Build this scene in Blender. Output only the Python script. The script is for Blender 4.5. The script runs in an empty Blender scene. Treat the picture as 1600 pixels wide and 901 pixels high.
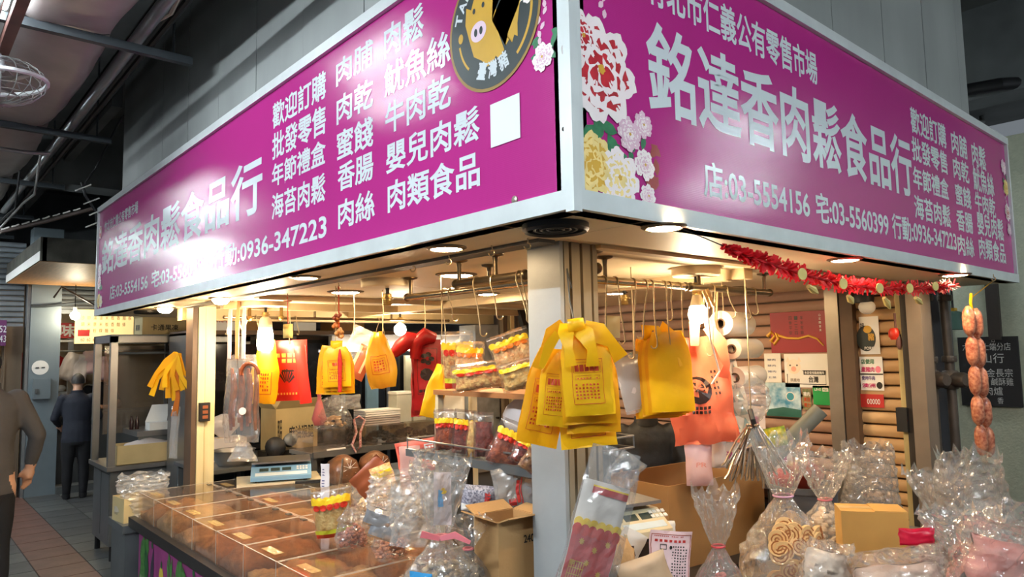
import bpy, math, random
from mathutils import Vector, Matrix, noise
random.seed(7)
PI = math.pi
SC = bpy.context.scene
COL = SC.collection
V = Vector

# ------------------------------------------------------------------ camera
FW = V((0.65736945, 0.74850546, 0.08720657)); RT = V((0.75236208, -0.65845305, -0.01977074)); UP = V((-0.04262292, -0.0786076, 0.99599404))
CAM = V((-1.33669176, -1.27058803, 1.85)); FPX = 1111.777
cam = bpy.data.cameras.new('camera'); cam.sensor_width = 36; cam.sensor_fit = 'HORIZONTAL'; cam.lens = FPX / 1600 * 36
cam.clip_start = 0.05; cam.clip_end = 100
camo = bpy.data.objects.new('camera', cam); COL.objects.link(camo)
camo.matrix_world = Matrix(((RT.x, UP.x, -FW.x, CAM.x), (RT.y, UP.y, -FW.y, CAM.y), (RT.z, UP.z, -FW.z, CAM.z), (0, 0, 0, 1)))
SC.camera = camo
# ------------------------------------------------------------------ world, view
w = bpy.data.worlds.new('world'); SC.world = w; w.use_nodes = True
w.node_tree.nodes['Background'].inputs[0].default_value = (0.80, 0.90, 1.0, 1)
w.node_tree.nodes['Background'].inputs[1].default_value = 0.10
vs = SC.view_settings; vs.view_transform = 'Standard'; vs.look = 'None'; vs.gamma = 1; vs.exposure = 1.0; vs.use_curve_mapping = False
SC.cycles.use_denoising = True
SC.cycles.max_bounces = 10; SC.cycles.transparent_max_bounces = 24; SC.cycles.sample_clamp_indirect = 4.0
SC.cycles.caustics_reflective = False; SC.cycles.caustics_refractive = False
TUBE_W = 120.0          # fluorescent tubes over the aisles
DOWN_W = 110.0          # recessed downlights of the stall
BULB_W = 150.0          # bare lamps of the stall
WARM = (1.0, 0.72, 0.40); COOL = (0.86, 0.95, 1.0)

def P(px, py, **k):
    d = FW + RT * ((px - 800) / FPX) + UP * ((450.5 - py) / FPX)
    ax, v = list(k.items())[0]; i = 'xyz'.index(ax)
    return CAM + d * ((v - CAM[i]) / d[i])

# ------------------------------------------------------------------ materials
MATS = {}
def nd(nt, t, **k):
    n = nt.nodes.new(t)
    for a, b in k.items(): setattr(n, a, b)
    return n
def lin(c):
    return tuple(((x / 255) / 12.92 if x / 255 <= .04045 else ((x / 255 + .055) / 1.055) ** 2.4) for x in c)
def M(name, rgb=(200, 200, 200), rough=.5, metal=0., var=.12, scale=6., bump=0., bscale=40., emit=0., ecol=None, spec=.5, sub=0., trans=0., coat=0., aniso=0., stretch=None, col2=None, cfac=.5, cscale=None):
    if name in MATS: return MATS[name]
    m = bpy.data.materials.new(name); m.use_nodes = True; nt = m.node_tree
    b = nt.nodes['Principled BSDF']; L = nt.links.new
    c = lin(rgb)
    b.inputs['Roughness'].default_value = rough; b.inputs['Metallic'].default_value = metal
    b.inputs['Specular IOR Level'].default_value = spec
    if coat: b.inputs['Coat Weight'].default_value = coat; b.inputs['Coat Roughness'].default_value = .08
    if aniso: b.inputs['Anisotropic'].default_value = aniso
    if trans: b.inputs['Transmission Weight'].default_value = trans
    tc = nd(nt, 'ShaderNodeTexCoord'); src = tc.outputs['Object']
    if stretch:
        mp = nd(nt, 'ShaderNodeMapping'); mp.inputs['Scale'].default_value = stretch; L(src, mp.inputs[0]); src = mp.outputs[0]
    nz = nd(nt, 'ShaderNodeTexNoise'); nz.inputs['Scale'].default_value = cscale or scale; nz.inputs['Detail'].default_value = 5
    L(src, nz.inputs['Vector'])
    rp = nd(nt, 'ShaderNodeValToRGB'); rp.color_ramp.elements[0].position = .5 - .22 if not col2 else .5 - .15 * (1 - cfac) - .1; rp.color_ramp.elements[1].position = .72 if not col2 else .62
    lo = tuple(x * (1 - var) for x in c); hi = tuple(min(1, x * (1 + var)) for x in c)
    if col2: lo, hi = c, lin(col2)
    rp.color_ramp.elements[0].color = (*lo, 1); rp.color_ramp.elements[1].color = (*hi, 1)
    L(nz.outputs['Fac'], rp.inputs[0]); L(rp.outputs[0], b.inputs['Base Color'])
    if bump:
        n2 = nd(nt, 'ShaderNodeTexNoise'); n2.inputs['Scale'].default_value = bscale; n2.inputs['Detail'].default_value = 4; L(src, n2.inputs['Vector'])
        bp = nd(nt, 'ShaderNodeBump'); bp.inputs['Strength'].default_value = bump; bp.inputs['Distance'].default_value = .01
        L(n2.outputs['Fac'], bp.inputs['Height']); L(bp.outputs[0], b.inputs['Normal'])
    if emit:
        b.inputs['Emission Color'].default_value = (*(ecol or c), 1); b.inputs['Emission Strength'].default_value = emit
    if sub:
        b.inputs['Subsurface Weight'].default_value = sub; b.inputs['Subsurface Radius'].default_value = (.02, .012, .008)
    MATS[name] = m; return m
def plastic(name, rgb, rough=.35, transl=.35, bump=.25, bscale=18.):
    """thin coloured polythene: diffuse + light passing through + sheen"""
    if name in MATS: return MATS[name]
    m = M(name, rgb, rough, var=.10, scale=9, bump=bump, bscale=bscale)
    nt = m.node_tree; L = nt.links.new; b = nt.nodes['Principled BSDF']; out = nt.nodes['Material Output']
    t = nd(nt, 'ShaderNodeBsdfTranslucent'); t.inputs[0].default_value = (*lin(rgb), 1)
    mx = nd(nt, 'ShaderNodeMixShader'); mx.inputs[0].default_value = transl
    L(b.outputs[0], mx.inputs[1]); L(t.outputs[0], mx.inputs[2]); L(mx.outputs[0], out.inputs[0])
    return m
def film(name, tint=(245, 245, 245), op=.10, rough=.12, gl=.75, bump=.6, bscale=30., white=.25):
    """clear film: mostly see-through, with real gloss and a little haze"""
    if name in MATS: return MATS[name]
    m = bpy.data.materials.new(name); m.use_nodes = True; nt = m.node_tree; L = nt.links.new
    b = nt.nodes['Principled BSDF']; out = nt.nodes['Material Output']
    b.inputs['Base Color'].default_value = (*lin(tint), 1); b.inputs['Roughness'].default_value = rough
    b.inputs['Specular IOR Level'].default_value = 1.0
    tc = nd(nt, 'ShaderNodeTexCoord'); n2 = nd(nt, 'ShaderNodeTexNoise'); n2.inputs['Scale'].default_value = bscale; n2.inputs['Detail'].default_value = 3
    L(tc.outputs['Object'], n2.inputs['Vector'])
    bp = nd(nt, 'ShaderNodeBump'); bp.inputs['Strength'].default_value = bump; bp.inputs['Distance'].default_value = .008
    L(n2.outputs['Fac'], bp.inputs['Height']); L(bp.outputs[0], b.inputs['Normal'])
    g = nd(nt, 'ShaderNodeBsdfGlossy'); g.inputs['Roughness'].default_value = rough; L(bp.outputs[0], g.inputs['Normal'])
    tr = nd(nt, 'ShaderNodeBsdfTransparent'); tr.inputs[0].default_value = (*[min(1, .55 + .45 * x) for x in lin(tint)], 1)
    lw = nd(nt, 'ShaderNodeLayerWeight'); lw.inputs['Blend'].default_value = .35; L(bp.outputs[0], lw.inputs['Normal'])
    mu = nd(nt, 'ShaderNodeMath', operation='MULTIPLY_ADD'); mu.inputs[1].default_value = gl * .6; mu.inputs[2].default_value = .05; L(lw.outputs['Fresnel'], mu.inputs[0])
    m1 = nd(nt, 'ShaderNodeMixShader'); L(mu.outputs[0], m1.inputs[0]); L(tr.outputs[0], m1.inputs[1]); L(g.outputs[0], m1.inputs[2])
    m2 = nd(nt, 'ShaderNodeMixShader'); m2.inputs[0].default_value = op; L(m1.outputs[0], m2.inputs[1]); L(b.outputs[0], m2.inputs[2])
    L(m2.outputs[0], out.inputs[0]); MATS[name] = m; return m
def glow(name, rgb, s):
    if name in MATS: return MATS[name]
    return M(name, (240, 240, 240), .4, emit=s, ecol=rgb, var=0.02)

# ------------------------------------------------------------------ mesh building
ORG = {}
def frame_of(n, up=V((0, 0, 1))):
    n = n.normalized(); r = up.cross(n)
    if r.length < 1e-4: r = V((1, 0, 0))
    r.normalize(); return r, n.cross(r), n
class MB:
    def __init__(s): s.v = []; s.f = []; s.m = []; s.mi = 0
    def add(s, vs, fs):
        b = len(s.v); s.v += [tuple(x) for x in vs]
        for f in fs: s.f.append([i + b for i in f]); s.m.append(s.mi)
        return s
    def box(s, x0, x1, y0, y1, z0, z1):
        return s.add([(x0, y0, z0), (x1, y0, z0), (x1, y1, z0), (x0, y1, z0), (x0, y0, z1), (x1, y0, z1), (x1, y1, z1), (x0, y1, z1)],
                     [(3, 2, 1, 0), (4, 5, 6, 7), (0, 1, 5, 4), (1, 2, 6, 5), (2, 3, 7, 6), (3, 0, 4, 7)])
    def obox(s, c, R, U, N, a, b, t):
        c = V(c); vs = [c + R * (i * a / 2) + U * (j * b / 2) + N * (k * t / 2) for k in (-1, 1) for j in (-1, 1) for i in (-1, 1)]
        return s.add(vs, [(0, 2, 3, 1), (4, 5, 7, 6), (0, 1, 5, 4), (1, 3, 7, 5), (3, 2, 6, 7), (2, 0, 4, 6)])
    def rbox(s, c, a, b, h, ang=0.):
        """box with base centre c, size a x b x h, turned about z"""
        R = V((math.cos(ang), math.sin(ang), 0)); U = V((-math.sin(ang), math.cos(ang), 0))
        return s.obox(V(c) + V((0, 0, h / 2)), R, U, V((0, 0, 1)), a, b, h)
    def tube(s, pts, r, n=8, cap=True, closed=False):
        pts = [V(p) for p in pts]; k = len(pts); rs = r if isinstance(r, (list, tuple)) else [r] * k
        vs = []; prev = None
        for i, p in enumerate(pts):
            if closed: t = pts[(i + 1) % k] - pts[i - 1]
            else: t = pts[min(i + 1, k - 1)] - pts[max(i - 1, 0)]
            if t.length < 1e-9: t = V((0, 0, 1))
            t.normalize()
            if prev is None:
                a = V((0, 0, 1)) if abs(t.z) < .9 else V((1, 0, 0)); a = (a - t * a.dot(t)).normalized()
            else:
                a = prev - t * prev.dot(t); a = a.normalized() if a.length > 1e-6 else V((1, 0, 0))
            prev = a; b = t.cross(a)
            for j in range(n): vs.append(p + (a * math.cos(2 * PI * j / n) + b * math.sin(2 * PI * j / n)) * rs[i])
        fs = [(i * n + j, i * n + (j + 1) % n, (i + 1) * n + (j + 1) % n, (i + 1) * n + j) for i in range(k - 1) for j in range(n)]
        if closed: fs += [((k - 1) * n + j, (k - 1) * n + (j + 1) % n, (j + 1) % n, j) for j in range(n)]
        elif cap: fs += [tuple(range(n - 1, -1, -1)), tuple((k - 1) * n + j for j in range(n))]
        return s.add(vs, fs)
    def cyl(s, a, b, r, n=16): return s.tube([a, b], r, n)
    def lathe(s, c, prof, n=20, axis=V((0, 0, 1)), caps=True):
        R, U, N = frame_of(V(axis)); c = V(c)
        if abs(axis[2]) > .99: R, U, N = V((1, 0, 0)), V((0, 1, 0)), V((0, 0, 1))
        vs = [c + (R * math.cos(2 * PI * j / n) + U * math.sin(2 * PI * j / n)) * r + N * z for r, z in prof for j in range(n)]
        fs = [(i * n + j, i * n + (j + 1) % n, (i + 1) * n + (j + 1) % n, (i + 1) * n + j) for i in range(len(prof) - 1) for j in range(n)]
        if caps:
            if prof[0][0] > 1e-5: fs.append(tuple(range(n - 1, -1, -1)))
            if prof[-1][0] > 1e-5: fs.append(tuple((len(prof) - 1) * n + j for j in range(n)))
        return s.add(vs, fs)
    def ball(s, c, r, n=10, m=6, R=None):
        c = V(c); r = V(r) if hasattr(r, '__len__') else V((r, r, r)); vs = []
        for i in range(m + 1):
            th = PI * i / m
            for j in range(n):
                q = V((math.sin(th) * math.cos(2 * PI * j / n) * r.x, math.sin(th) * math.sin(2 * PI * j / n) * r.y, math.cos(th) * r.z))
                vs.append(c + (R @ q if R else q))
        return s.add(vs, [(i * n + j, (i + 1) * n + j, (i + 1) * n + (j + 1) % n, i * n + (j + 1) % n) for i in range(m) for j in range(n)])
    def poly(s, pts, o, R, U, N, t):
        """2-D outline pts extruded by t along N, front at +N"""
        k = len(pts); o = V(o)
        vs = [o + R * x + U * y for x, y in pts] + [o + R * x + U * y + N * t for x, y in pts]
        return s.add(vs, [tuple(range(k - 1, -1, -1)), tuple(range(k, 2 * k))] + [(i, (i + 1) % k, k + (i + 1) % k, k + i) for i in range(k)])
    def grid(s, fn, nu, nv, u0=-1, u1=1, v0=-1, v1=1, flip=False):
        vs = [fn(u0 + (u1 - u0) * i / nu, v0 + (v1 - v0) * j / nv) for j in range(nv + 1) for i in range(nu + 1)]
        q = lambda i, j: j * (nu + 1) + i
        fs = [(q(i, j), q(i + 1, j), q(i + 1, j + 1), q(i, j + 1)) for j in range(nv) for i in range(nu)]
        return s.add(vs, [f[::-1] for f in fs] if flip else fs)
    def mesh(s, name, o):
        me = bpy.data.meshes.new(name); me.from_pydata([(x - o.x, y - o.y, z - o.z) for x, y, z in s.v], [], s.f); return me
    def build(s, name, mat, parent=None, smooth=False, kind=None):
        if parent is not None: o = ORG[parent.name]
        else:
            xs = [p[0] for p in s.v]; ys = [p[1] for p in s.v]; zs = [p[2] for p in s.v]
            o = V(((min(xs) + max(xs)) / 2, (min(ys) + max(ys)) / 2, min(zs)))
        me = s.mesh(name, o)
        for mm in (mat if isinstance(mat, (list, tuple)) else [mat]): me.materials.append(mm)
        if isinstance(mat, (list, tuple)): me.polygons.foreach_set('material_index', s.m)
        if smooth:
            me.polygons.foreach_set('use_smooth', [True] * len(me.polygons)); me.set_sharp_from_angle(angle=math.radians(40 if smooth is True else smooth))
        ob = bpy.data.objects.new(name, me); COL.objects.link(ob)
        if parent is not None: ob.parent = parent
        else: ob.location = o
        ORG[ob.name] = o
        if kind: ob['kind'] = kind
        return ob
def tag(o, label, cat, group=None):
    o['label'] = label; o['category'] = cat
    if group: o['group'] = group
    return o
def thing(name, label, cat, loc=(0, 0, 0), group=None):
    o = bpy.data.objects.new(name, None); COL.objects.link(o); o.location = loc; o.empty_display_size = .05
    ORG[o.name] = V(loc); return tag(o, label, cat, group)
def struct(o): o['kind'] = 'structure'; return o
def sroot(name, loc):
    o = bpy.data.objects.new(name, None); COL.objects.link(o); o.location = loc; ORG[o.name] = V(loc); o['kind'] = 'structure'; o.empty_display_size = .05; return o
def inst(ob, parent, loc):
    """a copy of a piece sharing its mesh, at world offset loc from the source"""
    c = ob.copy(); COL.objects.link(c); c.parent = parent; c.location = ob.location + V(loc); ORG[c.name] = ORG[parent.name]; return c
def copy_tree(o, delta, label=None, parent=None):
    c = o.copy(); COL.objects.link(c); c.parent = parent
    if parent is None: c.location = o.location + V(delta)
    if label: c['label'] = label
    for ch in list(o.children): copy_tree(ch, (0, 0, 0), None, c)
    return c

# ------------------------------------------------------------------ lettering
TX = {}
def text_mesh(body, bold):
    k = (body, bold)
    if k in TX: return TX[k]
    vs, fs = [], []
    for stroke in ((False, True) if bold else (False,)):
        c = bpy.data.curves.new('t', 'FONT'); c.body = body; c.resolution_u = 3
        if stroke: c.fill_mode = 'NONE'; c.bevel_depth = bold; c.bevel_resolution = 1
        o = bpy.data.objects.new('t', c); me = bpy.data.meshes.new_from_object(o)
        b = len(vs); vs += [(v.co.x, v.co.y, v.co.z * .02 + (.0 if not stroke else .0)) for v in me.vertices]
        fs += [[i + b for i in p.vertices] for p in me.polygons]
        bpy.data.objects.remove(o); bpy.data.curves.remove(c); bpy.data.meshes.remove(me)
    x0 = min(v[0] for v in vs); x1 = max(v[0] for v in vs); y0 = min(v[1] for v in vs); y1 = max(v[1] for v in vs)
    TX[k] = ([((v[0] - x0) / (x1 - x0), (v[1] - y0) / (y1 - y0), v[2]) for v in vs], fs); return TX[k]
def text_into(mb, body, o, R, U, N, w, h, bold=0.):
    vs, fs = text_mesh(body, bold); o = V(o)
    return mb.add([o + R * (x * w) + U * (y * h) + N * (z * h) for x, y, z in vs], fs)
X, Y, Z = V((1, 0, 0)), V((0, 1, 0)), V((0, 0, 1))
hk = ['first', 'second', 'third', 'fourth', 'fifth', 'sixth', 'seventh', 'eighth', 'ninth', 'tenth', 'eleventh', 'twelfth', 'thirteenth']

# ================================================================== LARGE STRUCTURE
m_floor = M('floor_grout', (58, 56, 54), .7)
tile_m = [M('tile_grey', (98, 100, 98), .35, var=.25, scale=5, bump=.2, bscale=25), M('tile_grey_dark', (84, 86, 86), .38, var=.3, scale=4, bump=.2, bscale=25), M('tile_red', (116, 84, 74), .4, var=.25, scale=5, bump=.2, bscale=25)]
floor = struct(MB().box(-6, 9, -5, 17, -.06, -.006).build('floor', m_floor))
protos = [MB().rbox((0, 0, -.006), .39, .39, .008).mesh('tile', V((0, 0, 0))) for _ in range(3)]
for i, pm in enumerate(protos): pm.materials.append(tile_m[i])
for ix in range(-7, 4):
    for iy in range(10, 28):
        k = 2 if ix in (-1, -5) else (random.random() < .4) * 1
        o = bpy.data.objects.new('tile', protos[int(k)]); COL.objects.link(o); o.parent = floor
        o.location = V((ix * .4 + .33, iy * .4 + .2, 0)) - floor.location; ORG[o.name] = ORG[floor.name]

m_conc = M('concrete_dark', (92, 94, 92), .85, var=.25, scale=2.5, bump=.3, bscale=15)
m_slab = M('concrete_ceiling', (104, 106, 104), .9, var=.25, scale=1.5, bump=.3, bscale=10)
m_wall = M('painted_panel', (148, 152, 150), .6, var=.16, scale=2.2, bump=.15, bscale=6, stretch=(1, 1, .35))
struct(MB().box(-7, 9, -5, 17, 4.55, 4.75).build('ceiling', m_slab))
# upper wall over the sign: vertical boards, joint by joint
wl = sroot('wall_left', (0.16, 2.7, 3.0)); wr = sroot('wall_front', (1.9, 0.16, 3.0))
MB().box(.12, .2, .12, 5.34, 2.9, 4.55).build('backing', m_conc, wl); MB().box(.12, 3.72, .12, .2, 2.9, 4.55).build('backing', m_conc, wr)
y = .1
while y < 5.3:
    y1 = min(y + .58, 5.34); MB().box(.096 + random.uniform(0, .004), .125, y + .003, y1 - .003, 2.95, 4.55).build('panel', m_wall, wl); y = y1
x = .1
while x < 3.7:
    x1 = min(x + .58, 3.72); MB().box(x + .003, x1 - .003, .096 + random.uniform(0, .004), .125, 2.95, 4.55).build('panel', m_wall, wr); x = x1
MB().box(.12, 1.2, 5.28, 5.34, 2.9, 4.55).build('return_panel', m_wall, wl)
MB().box(3.66, 3.72, .12, 1.6, 2.3, 4.55).build('return_panel', m_wall, wr)
# concrete beams under the slab
bm = M('beam_paint', (112, 116, 116), .8, var=.2, scale=3)
def beam(name, *b): return struct(MB().box(*b).build(name, bm))
beam('trim_1', -.32, -.08, -4, 16, 4.25, 4.55); beam('trim_2', .02, .1, 5.4, 16, 4.0, 4.55); beam('trim_3', -6, 6, 7.6, 8.0, 3.75, 4.55); beam('trim_4', -6, 6, 12.2, 12.6, 3.7, 4.55)
beam('trim_5', 3.9, 9, 2.2, 2.6, 3.3, 4.55); beam('trim_6', 5.2, 5.5, -5, 9, 3.8, 4.55)

# stall ceiling (soffit behind the signs and over the counter)
m_sof = M('soffit_cream', (232, 214, 178), .5, var=.05, scale=3)
ce = sroot('ceiling_stall', (1.5, 2, 2.215))
SZ = 2.215
for k, b in enumerate([(0.0, .30, .30, 5.62), (.30, 3.98, 0.0, .36), (0, .30, 0.0, .30), (.30, 1.6, .36, 2.05), (.30, 1.6, 2.055, 4.4), (1.605, 3.3, .36, 2.05), (1.605, 3.3, 2.055, 4.4), (.30, .85, 4.405, 5.62)]):
    MB().box(b[0] + .0015, b[1] - .0015, b[2] + .0015, b[3] - .0015, SZ, SZ + .03).build('board', m_sof, ce)
m_strip = M('soffit_strip_grey', (96, 92, 86), .5, var=.1); m_strip2 = M('soffit_strip_tan', (196, 172, 132), .5)
MB().box(.25, .325, .4, 4.1, SZ - .012, SZ).build('track', m_strip, ce)
MB().box(.52, 3.3, .37, .42, SZ - .014, SZ).build('track', m_strip2, ce)
MB().box(.32, 3.3, 2.9, 2.98, SZ - .03, SZ).build('batten', m_strip2, ce); MB().box(.32, 3.3, 3.5, 3.56, SZ - .05, SZ).build('batten', m_strip2, ce); MB().box(.3, 3.3, 4.3, 4.42, SZ - .09, SZ + .1).build('batten', m_strip2, ce)
MB().box(1.66, 1.74, .5, 4.3, SZ - .05, SZ).build('batten', m_strip2, ce)

# posts
m_pg = M('post_grey_lit', (150, 154, 156), .42, var=.12, scale=4, bump=.1, bscale=30, col2=None); m_pg2 = M('post_brown_streaked', (132, 120, 100), .55, var=.25, scale=5, bump=.2, bscale=30, stretch=(1, 1, .3))  # aisle light put into the colour: side plate paler than the front ribs
t = thing('corner_post', 'grey steel corner post standing where the two signs meet', 'post', (.435, .475, 0))
MB().box(.36, .52, .41, .55, 0, SZ).build('core', m_pg2, t)
MB().box(.345, .362, .40, .56, 0, SZ).build('side_plate', m_pg, t)
for x0, x1 in ((.362, .385), (.398, .438), (.452, .492), (.503, .525)): MB().box(x0, x1, .395, .412, 0, SZ).build('rib', m_pg2, t)
m_cream = M('post_cream', (236, 216, 162), .55, var=.18, scale=6, bump=.2, bscale=20, stretch=(1, 1, .25)); m_brown = M('post_brown', (92, 70, 52), .6, var=.2)
t = thing('left_post', 'cream painted wooden post with dark edge at far end of counter', 'post', (.37, 4.12, 0))
t.name = 'wooden_post'; ORG[t.name] = V((.37, 4.12, 0))
MB().box(.30, .335, 4.05, 4.2, 0, SZ).build('edge_board', m_brown, t); MB().box(.337, .385, 4.04, 4.2, 0, SZ).build('board', m_cream, t); MB().box(.39, .46, 4.05, 4.2, 0, SZ).build('board', m_cream, t)

# right-hand wall of the stall: roller shutters between posts
m_sh = M('shutter_tan', (196, 160, 116), .5, var=.15, scale=3, stretch=(1, .3, 1)); m_sh2 = M('shutter_rosy', (168, 132, 112), .55, var=.15, scale=3)
ws = sroot('wall_right', (3.34, 2, 0))
MB().box(3.36, 3.42, .3, 4.6, 0, 2.5).build('backing', m_brown, ws)
def slats(y0, y1, mat, z0=.55, z1=2.2):
    z = z0; first = None
    while z < z1:
        mb = MB(); pts = [(0, .004), (.012, .01), (.02, .03), (.02, .05), (.012, .07), (0, .076)]
        vs = [(3.335 - a, yy, z + b) for yy in (y0, y1) for a, b in pts]; n = len(pts)
        mb.add(vs, [(i, i + 1, n + i + 1, n + i) for i in range(n - 1)] + [tuple(range(n)), tuple(range(2 * n - 1, n - 1, -1))])
        if first is None: first = mb.build('slat', mat, ws, smooth=True); fz = z
        else: inst(first, ws, (0, 0, z - fz))
        z += .08
slats(.87, 3.9, m_sh2); slats(.44, .70, m_sh)
m_al = M('aluminium_dull', (150, 140, 128), .35, metal=.7, var=.15)
MB().box(3.26, 3.36, .70, .78, 0, SZ).build('shutter_guide', m_brown, ws); MB().box(3.25, 3.36, .785, .87, 0, SZ).build('shutter_guide', m_al, ws)
m_ply = M('dark_wood_strip', (48, 40, 34), .6); m_ow = M('old_cream_wood', (190, 172, 120), .7, var=.2)
MB().box(3.24, 3.36, .40, .435, 0, SZ).build('jamb', m_ow, ws); MB().box(3.22, 3.36, .36, .40, 0, SZ).build('jamb', m_ply, ws); MB().box(3.2, 3.36, .28, .36, 0, SZ).build('jamb', M('jamb_grey', (120, 106, 92), .6), ws)

# papered wall across the side aisle
m_gw = M('wallpaper_green', (176, 180, 158), .75, var=.08, scale=30, bump=.4, bscale=60)
wg = sroot('wall_side_aisle', (5.05, -1, 0)); MB().box(5.0, 5.1, -4.5, 2.2, 0, 3.4).build('papered_face', m_gw, wg)
MB().box(4.97, 5.0, -4.5, .9, 0, .14).build('skirting', m_ply, wg)
MB().box(4.95, 5.02, .34, .42, 1.86, 3.3).build('timber_strip', m_ply, wg)
# back wall of the stall and darkness beyond
m_dk = M('dark_panel', (44, 42, 40), .6, var=.3); m_dk2 = M('brown_panel', (86, 68, 52), .6, var=.25, stretch=(1, 1, 4))
wb = sroot('wall_back', (2, 6.4, 0)); MB().box(.9, 6, 6.4, 6.5, 0, 3.4).build('panel', m_dk, wb)
for k in range(8): MB().box(.9, 3.4, 6.36, 6.4, 2.02 + k * .12, 2.13 + k * .12).build('board', m_dk2, wb)

# ================================================================== THE TWO SIGNS
def sign_face():
    m = M('sign_magenta', (180, 46, 130), .17, var=.03, scale=1.5, spec=.6, bump=0)
    nt = m.node_tree; b = nt.nodes['Principled BSDF']; tc = nt.nodes['Texture Coordinate']
    mp = nd(nt, 'ShaderNodeMapping'); mp.inputs['Scale'].default_value = (1, 1, 1); nt.links.new(tc.outputs['Object'], mp.inputs[0])
    wv = nd(nt, 'ShaderNodeTexWave', wave_type='BANDS', bands_direction='Z'); wv.inputs['Scale'].default_value = 55; wv.inputs['Distortion'].default_value = .3
    nt.links.new(mp.outputs[0], wv.inputs['Vector'])
    bp = nd(nt, 'ShaderNodeBump'); bp.inputs['Strength'].default_value = .10; bp.inputs['Distance'].default_value = .002
    nt.links.new(wv.outputs['Fac'], bp.inputs['Height']); nt.links.new(bp.outputs[0], b.inputs['Normal']); return m
m_sign = sign_face()
m_let = M('sign_lettering', (214, 222, 226), .20, var=.02, spec=.6); m_frame = M('sign_frame_white', (206, 212, 212), .35, var=.08, scale=8, metal=.1)
m_petal = M('print_petal_white', (244, 232, 232), .35, var=.04); m_red = M('print_petal_red', (190, 30, 46), .35, var=.2, scale=30)
m_leaf = M('print_leaf', (38, 112, 72), .35, var=.3, scale=40); m_yel = M('print_petal_cream', (240, 214, 140), .35, var=.12, scale=30); m_gold = M('print_gold', (214, 164, 50), .35, var=.1); m_bud = M('print_bud_pink', (226, 188, 206), .35, var=.1); m_dred = M('print_maroon', (150, 44, 40), .35, var=.2)
FM = [m_petal, m_red, m_leaf, m_yel, m_gold, m_bud, m_dred]
class Face:
    """a sign face: s runs to the reader's right, z up"""
    def __init__(s, o, R, N): s.o = V(o); s.R = R; s.N = N
    def pt(s, a, z, off=0.): return s.o + s.R * a + Z * z + s.N * off
def wavy(n, r, k, amp, rnd, ax=1., ay=1., rot=0.):
    ph = rnd.random() * 6
    out = []
    for i in range(n):
        a = 2 * PI * i / n; q = r * (1 + amp * math.sin(k * a + ph) + amp * .6 * math.sin((2 * k + 1) * a + ph * 2))
        x, y = q * math.cos(a) * ax, q * math.sin(a) * ay; out.append((x * math.cos(rot) - y * math.sin(rot), x * math.sin(rot) + y * math.cos(rot)))
    return out
def flat(mb, F, s, z, pts, off, mi):
    mb.mi = mi; mb.add([F.pt(s, z, off)] + [F.pt(s + x, z + y, off) for x, y in pts], [(0, 1 + i, 1 + (i + 1) % len(pts)) for i in range(len(pts))])
def blossom_old(mb, F, s, z, r, base, heart, rnd, off0):
    off = off0
    for ring, (rr, n, pr) in enumerate(((.62, 9, .42), (.40, 7, .36), (.2, 5, .28))):
        for i in range(n):
            a = 2 * PI * i / n + ring * .5 + rnd.uniform(-.15, .15); off += .00012
            cx, cy = r * rr * math.cos(a), r * rr * math.sin(a)
            flat(mb, F, s + cx, z + cy, wavy(18, r * pr, 5, .09, rnd, 1.05, .9, a), off, base); off += .00004
            flat(mb, F, s + cx * .8, z + cy * .8, wavy(14, r * pr * .62, 4, .12, rnd, 1.1, .7, a), off, heart if (i + ring) % 3 else base)
    flat(mb, F, s, z, wavy(12, r * .13, 5, .2, rnd), off + .0002, 4)
def blossom(mb, F, s, z, r, base, heart, rnd, off0):
    off = off0
    for ring, (rr, n, pr, hr) in enumerate(((.68, 8, .38, 1), (.44, 6, .36, 1), (.22, 4, .30, 1))):
        for i in range(n):
            a = 2 * PI * i / n + ring * .5 + rnd.uniform(-.2, .2); off += .00012
            cx, cy = r * rr * math.cos(a), r * rr * math.sin(a)
            flat(mb, F, s + cx, z + cy, wavy(22, r * pr, 6, .08, rnd, 1.0, .9, a), off, base); off += .00005
            if hr: flat(mb, F, s + cx * .86, z + cy * .86, wavy(18, r * pr * .78, 5, .12, rnd, .85, .92, a), off, heart)
            for q in range(2): off += .00002; b = a + rnd.uniform(-.5, .5); flat(mb, F, s + cx + r * pr * .5 * math.cos(b), z + cy + r * pr * .5 * math.sin(b), wavy(8, r * pr * .22, 3, .2, rnd, 1.2, .5, b), off, base)
    flat(mb, F, s, z, wavy(12, r * .10, 5, .2, rnd), off + .0002, 4)
def leafp(mb, F, s, z, l, w_, a, off, mi=2):
    pts = [(-l / 2, 0), (-l * .2, w_ * .45), (l * .15, w_ * .5), (l / 2, 0), (l * .15, -w_ * .5), (-l * .2, -w_ * .45)]
    flat(mb, F, s, z, [(x * math.cos(a) - y * math.sin(a), x * math.sin(a) + y * math.cos(a)) for x, y in pts], off, mi)
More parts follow.
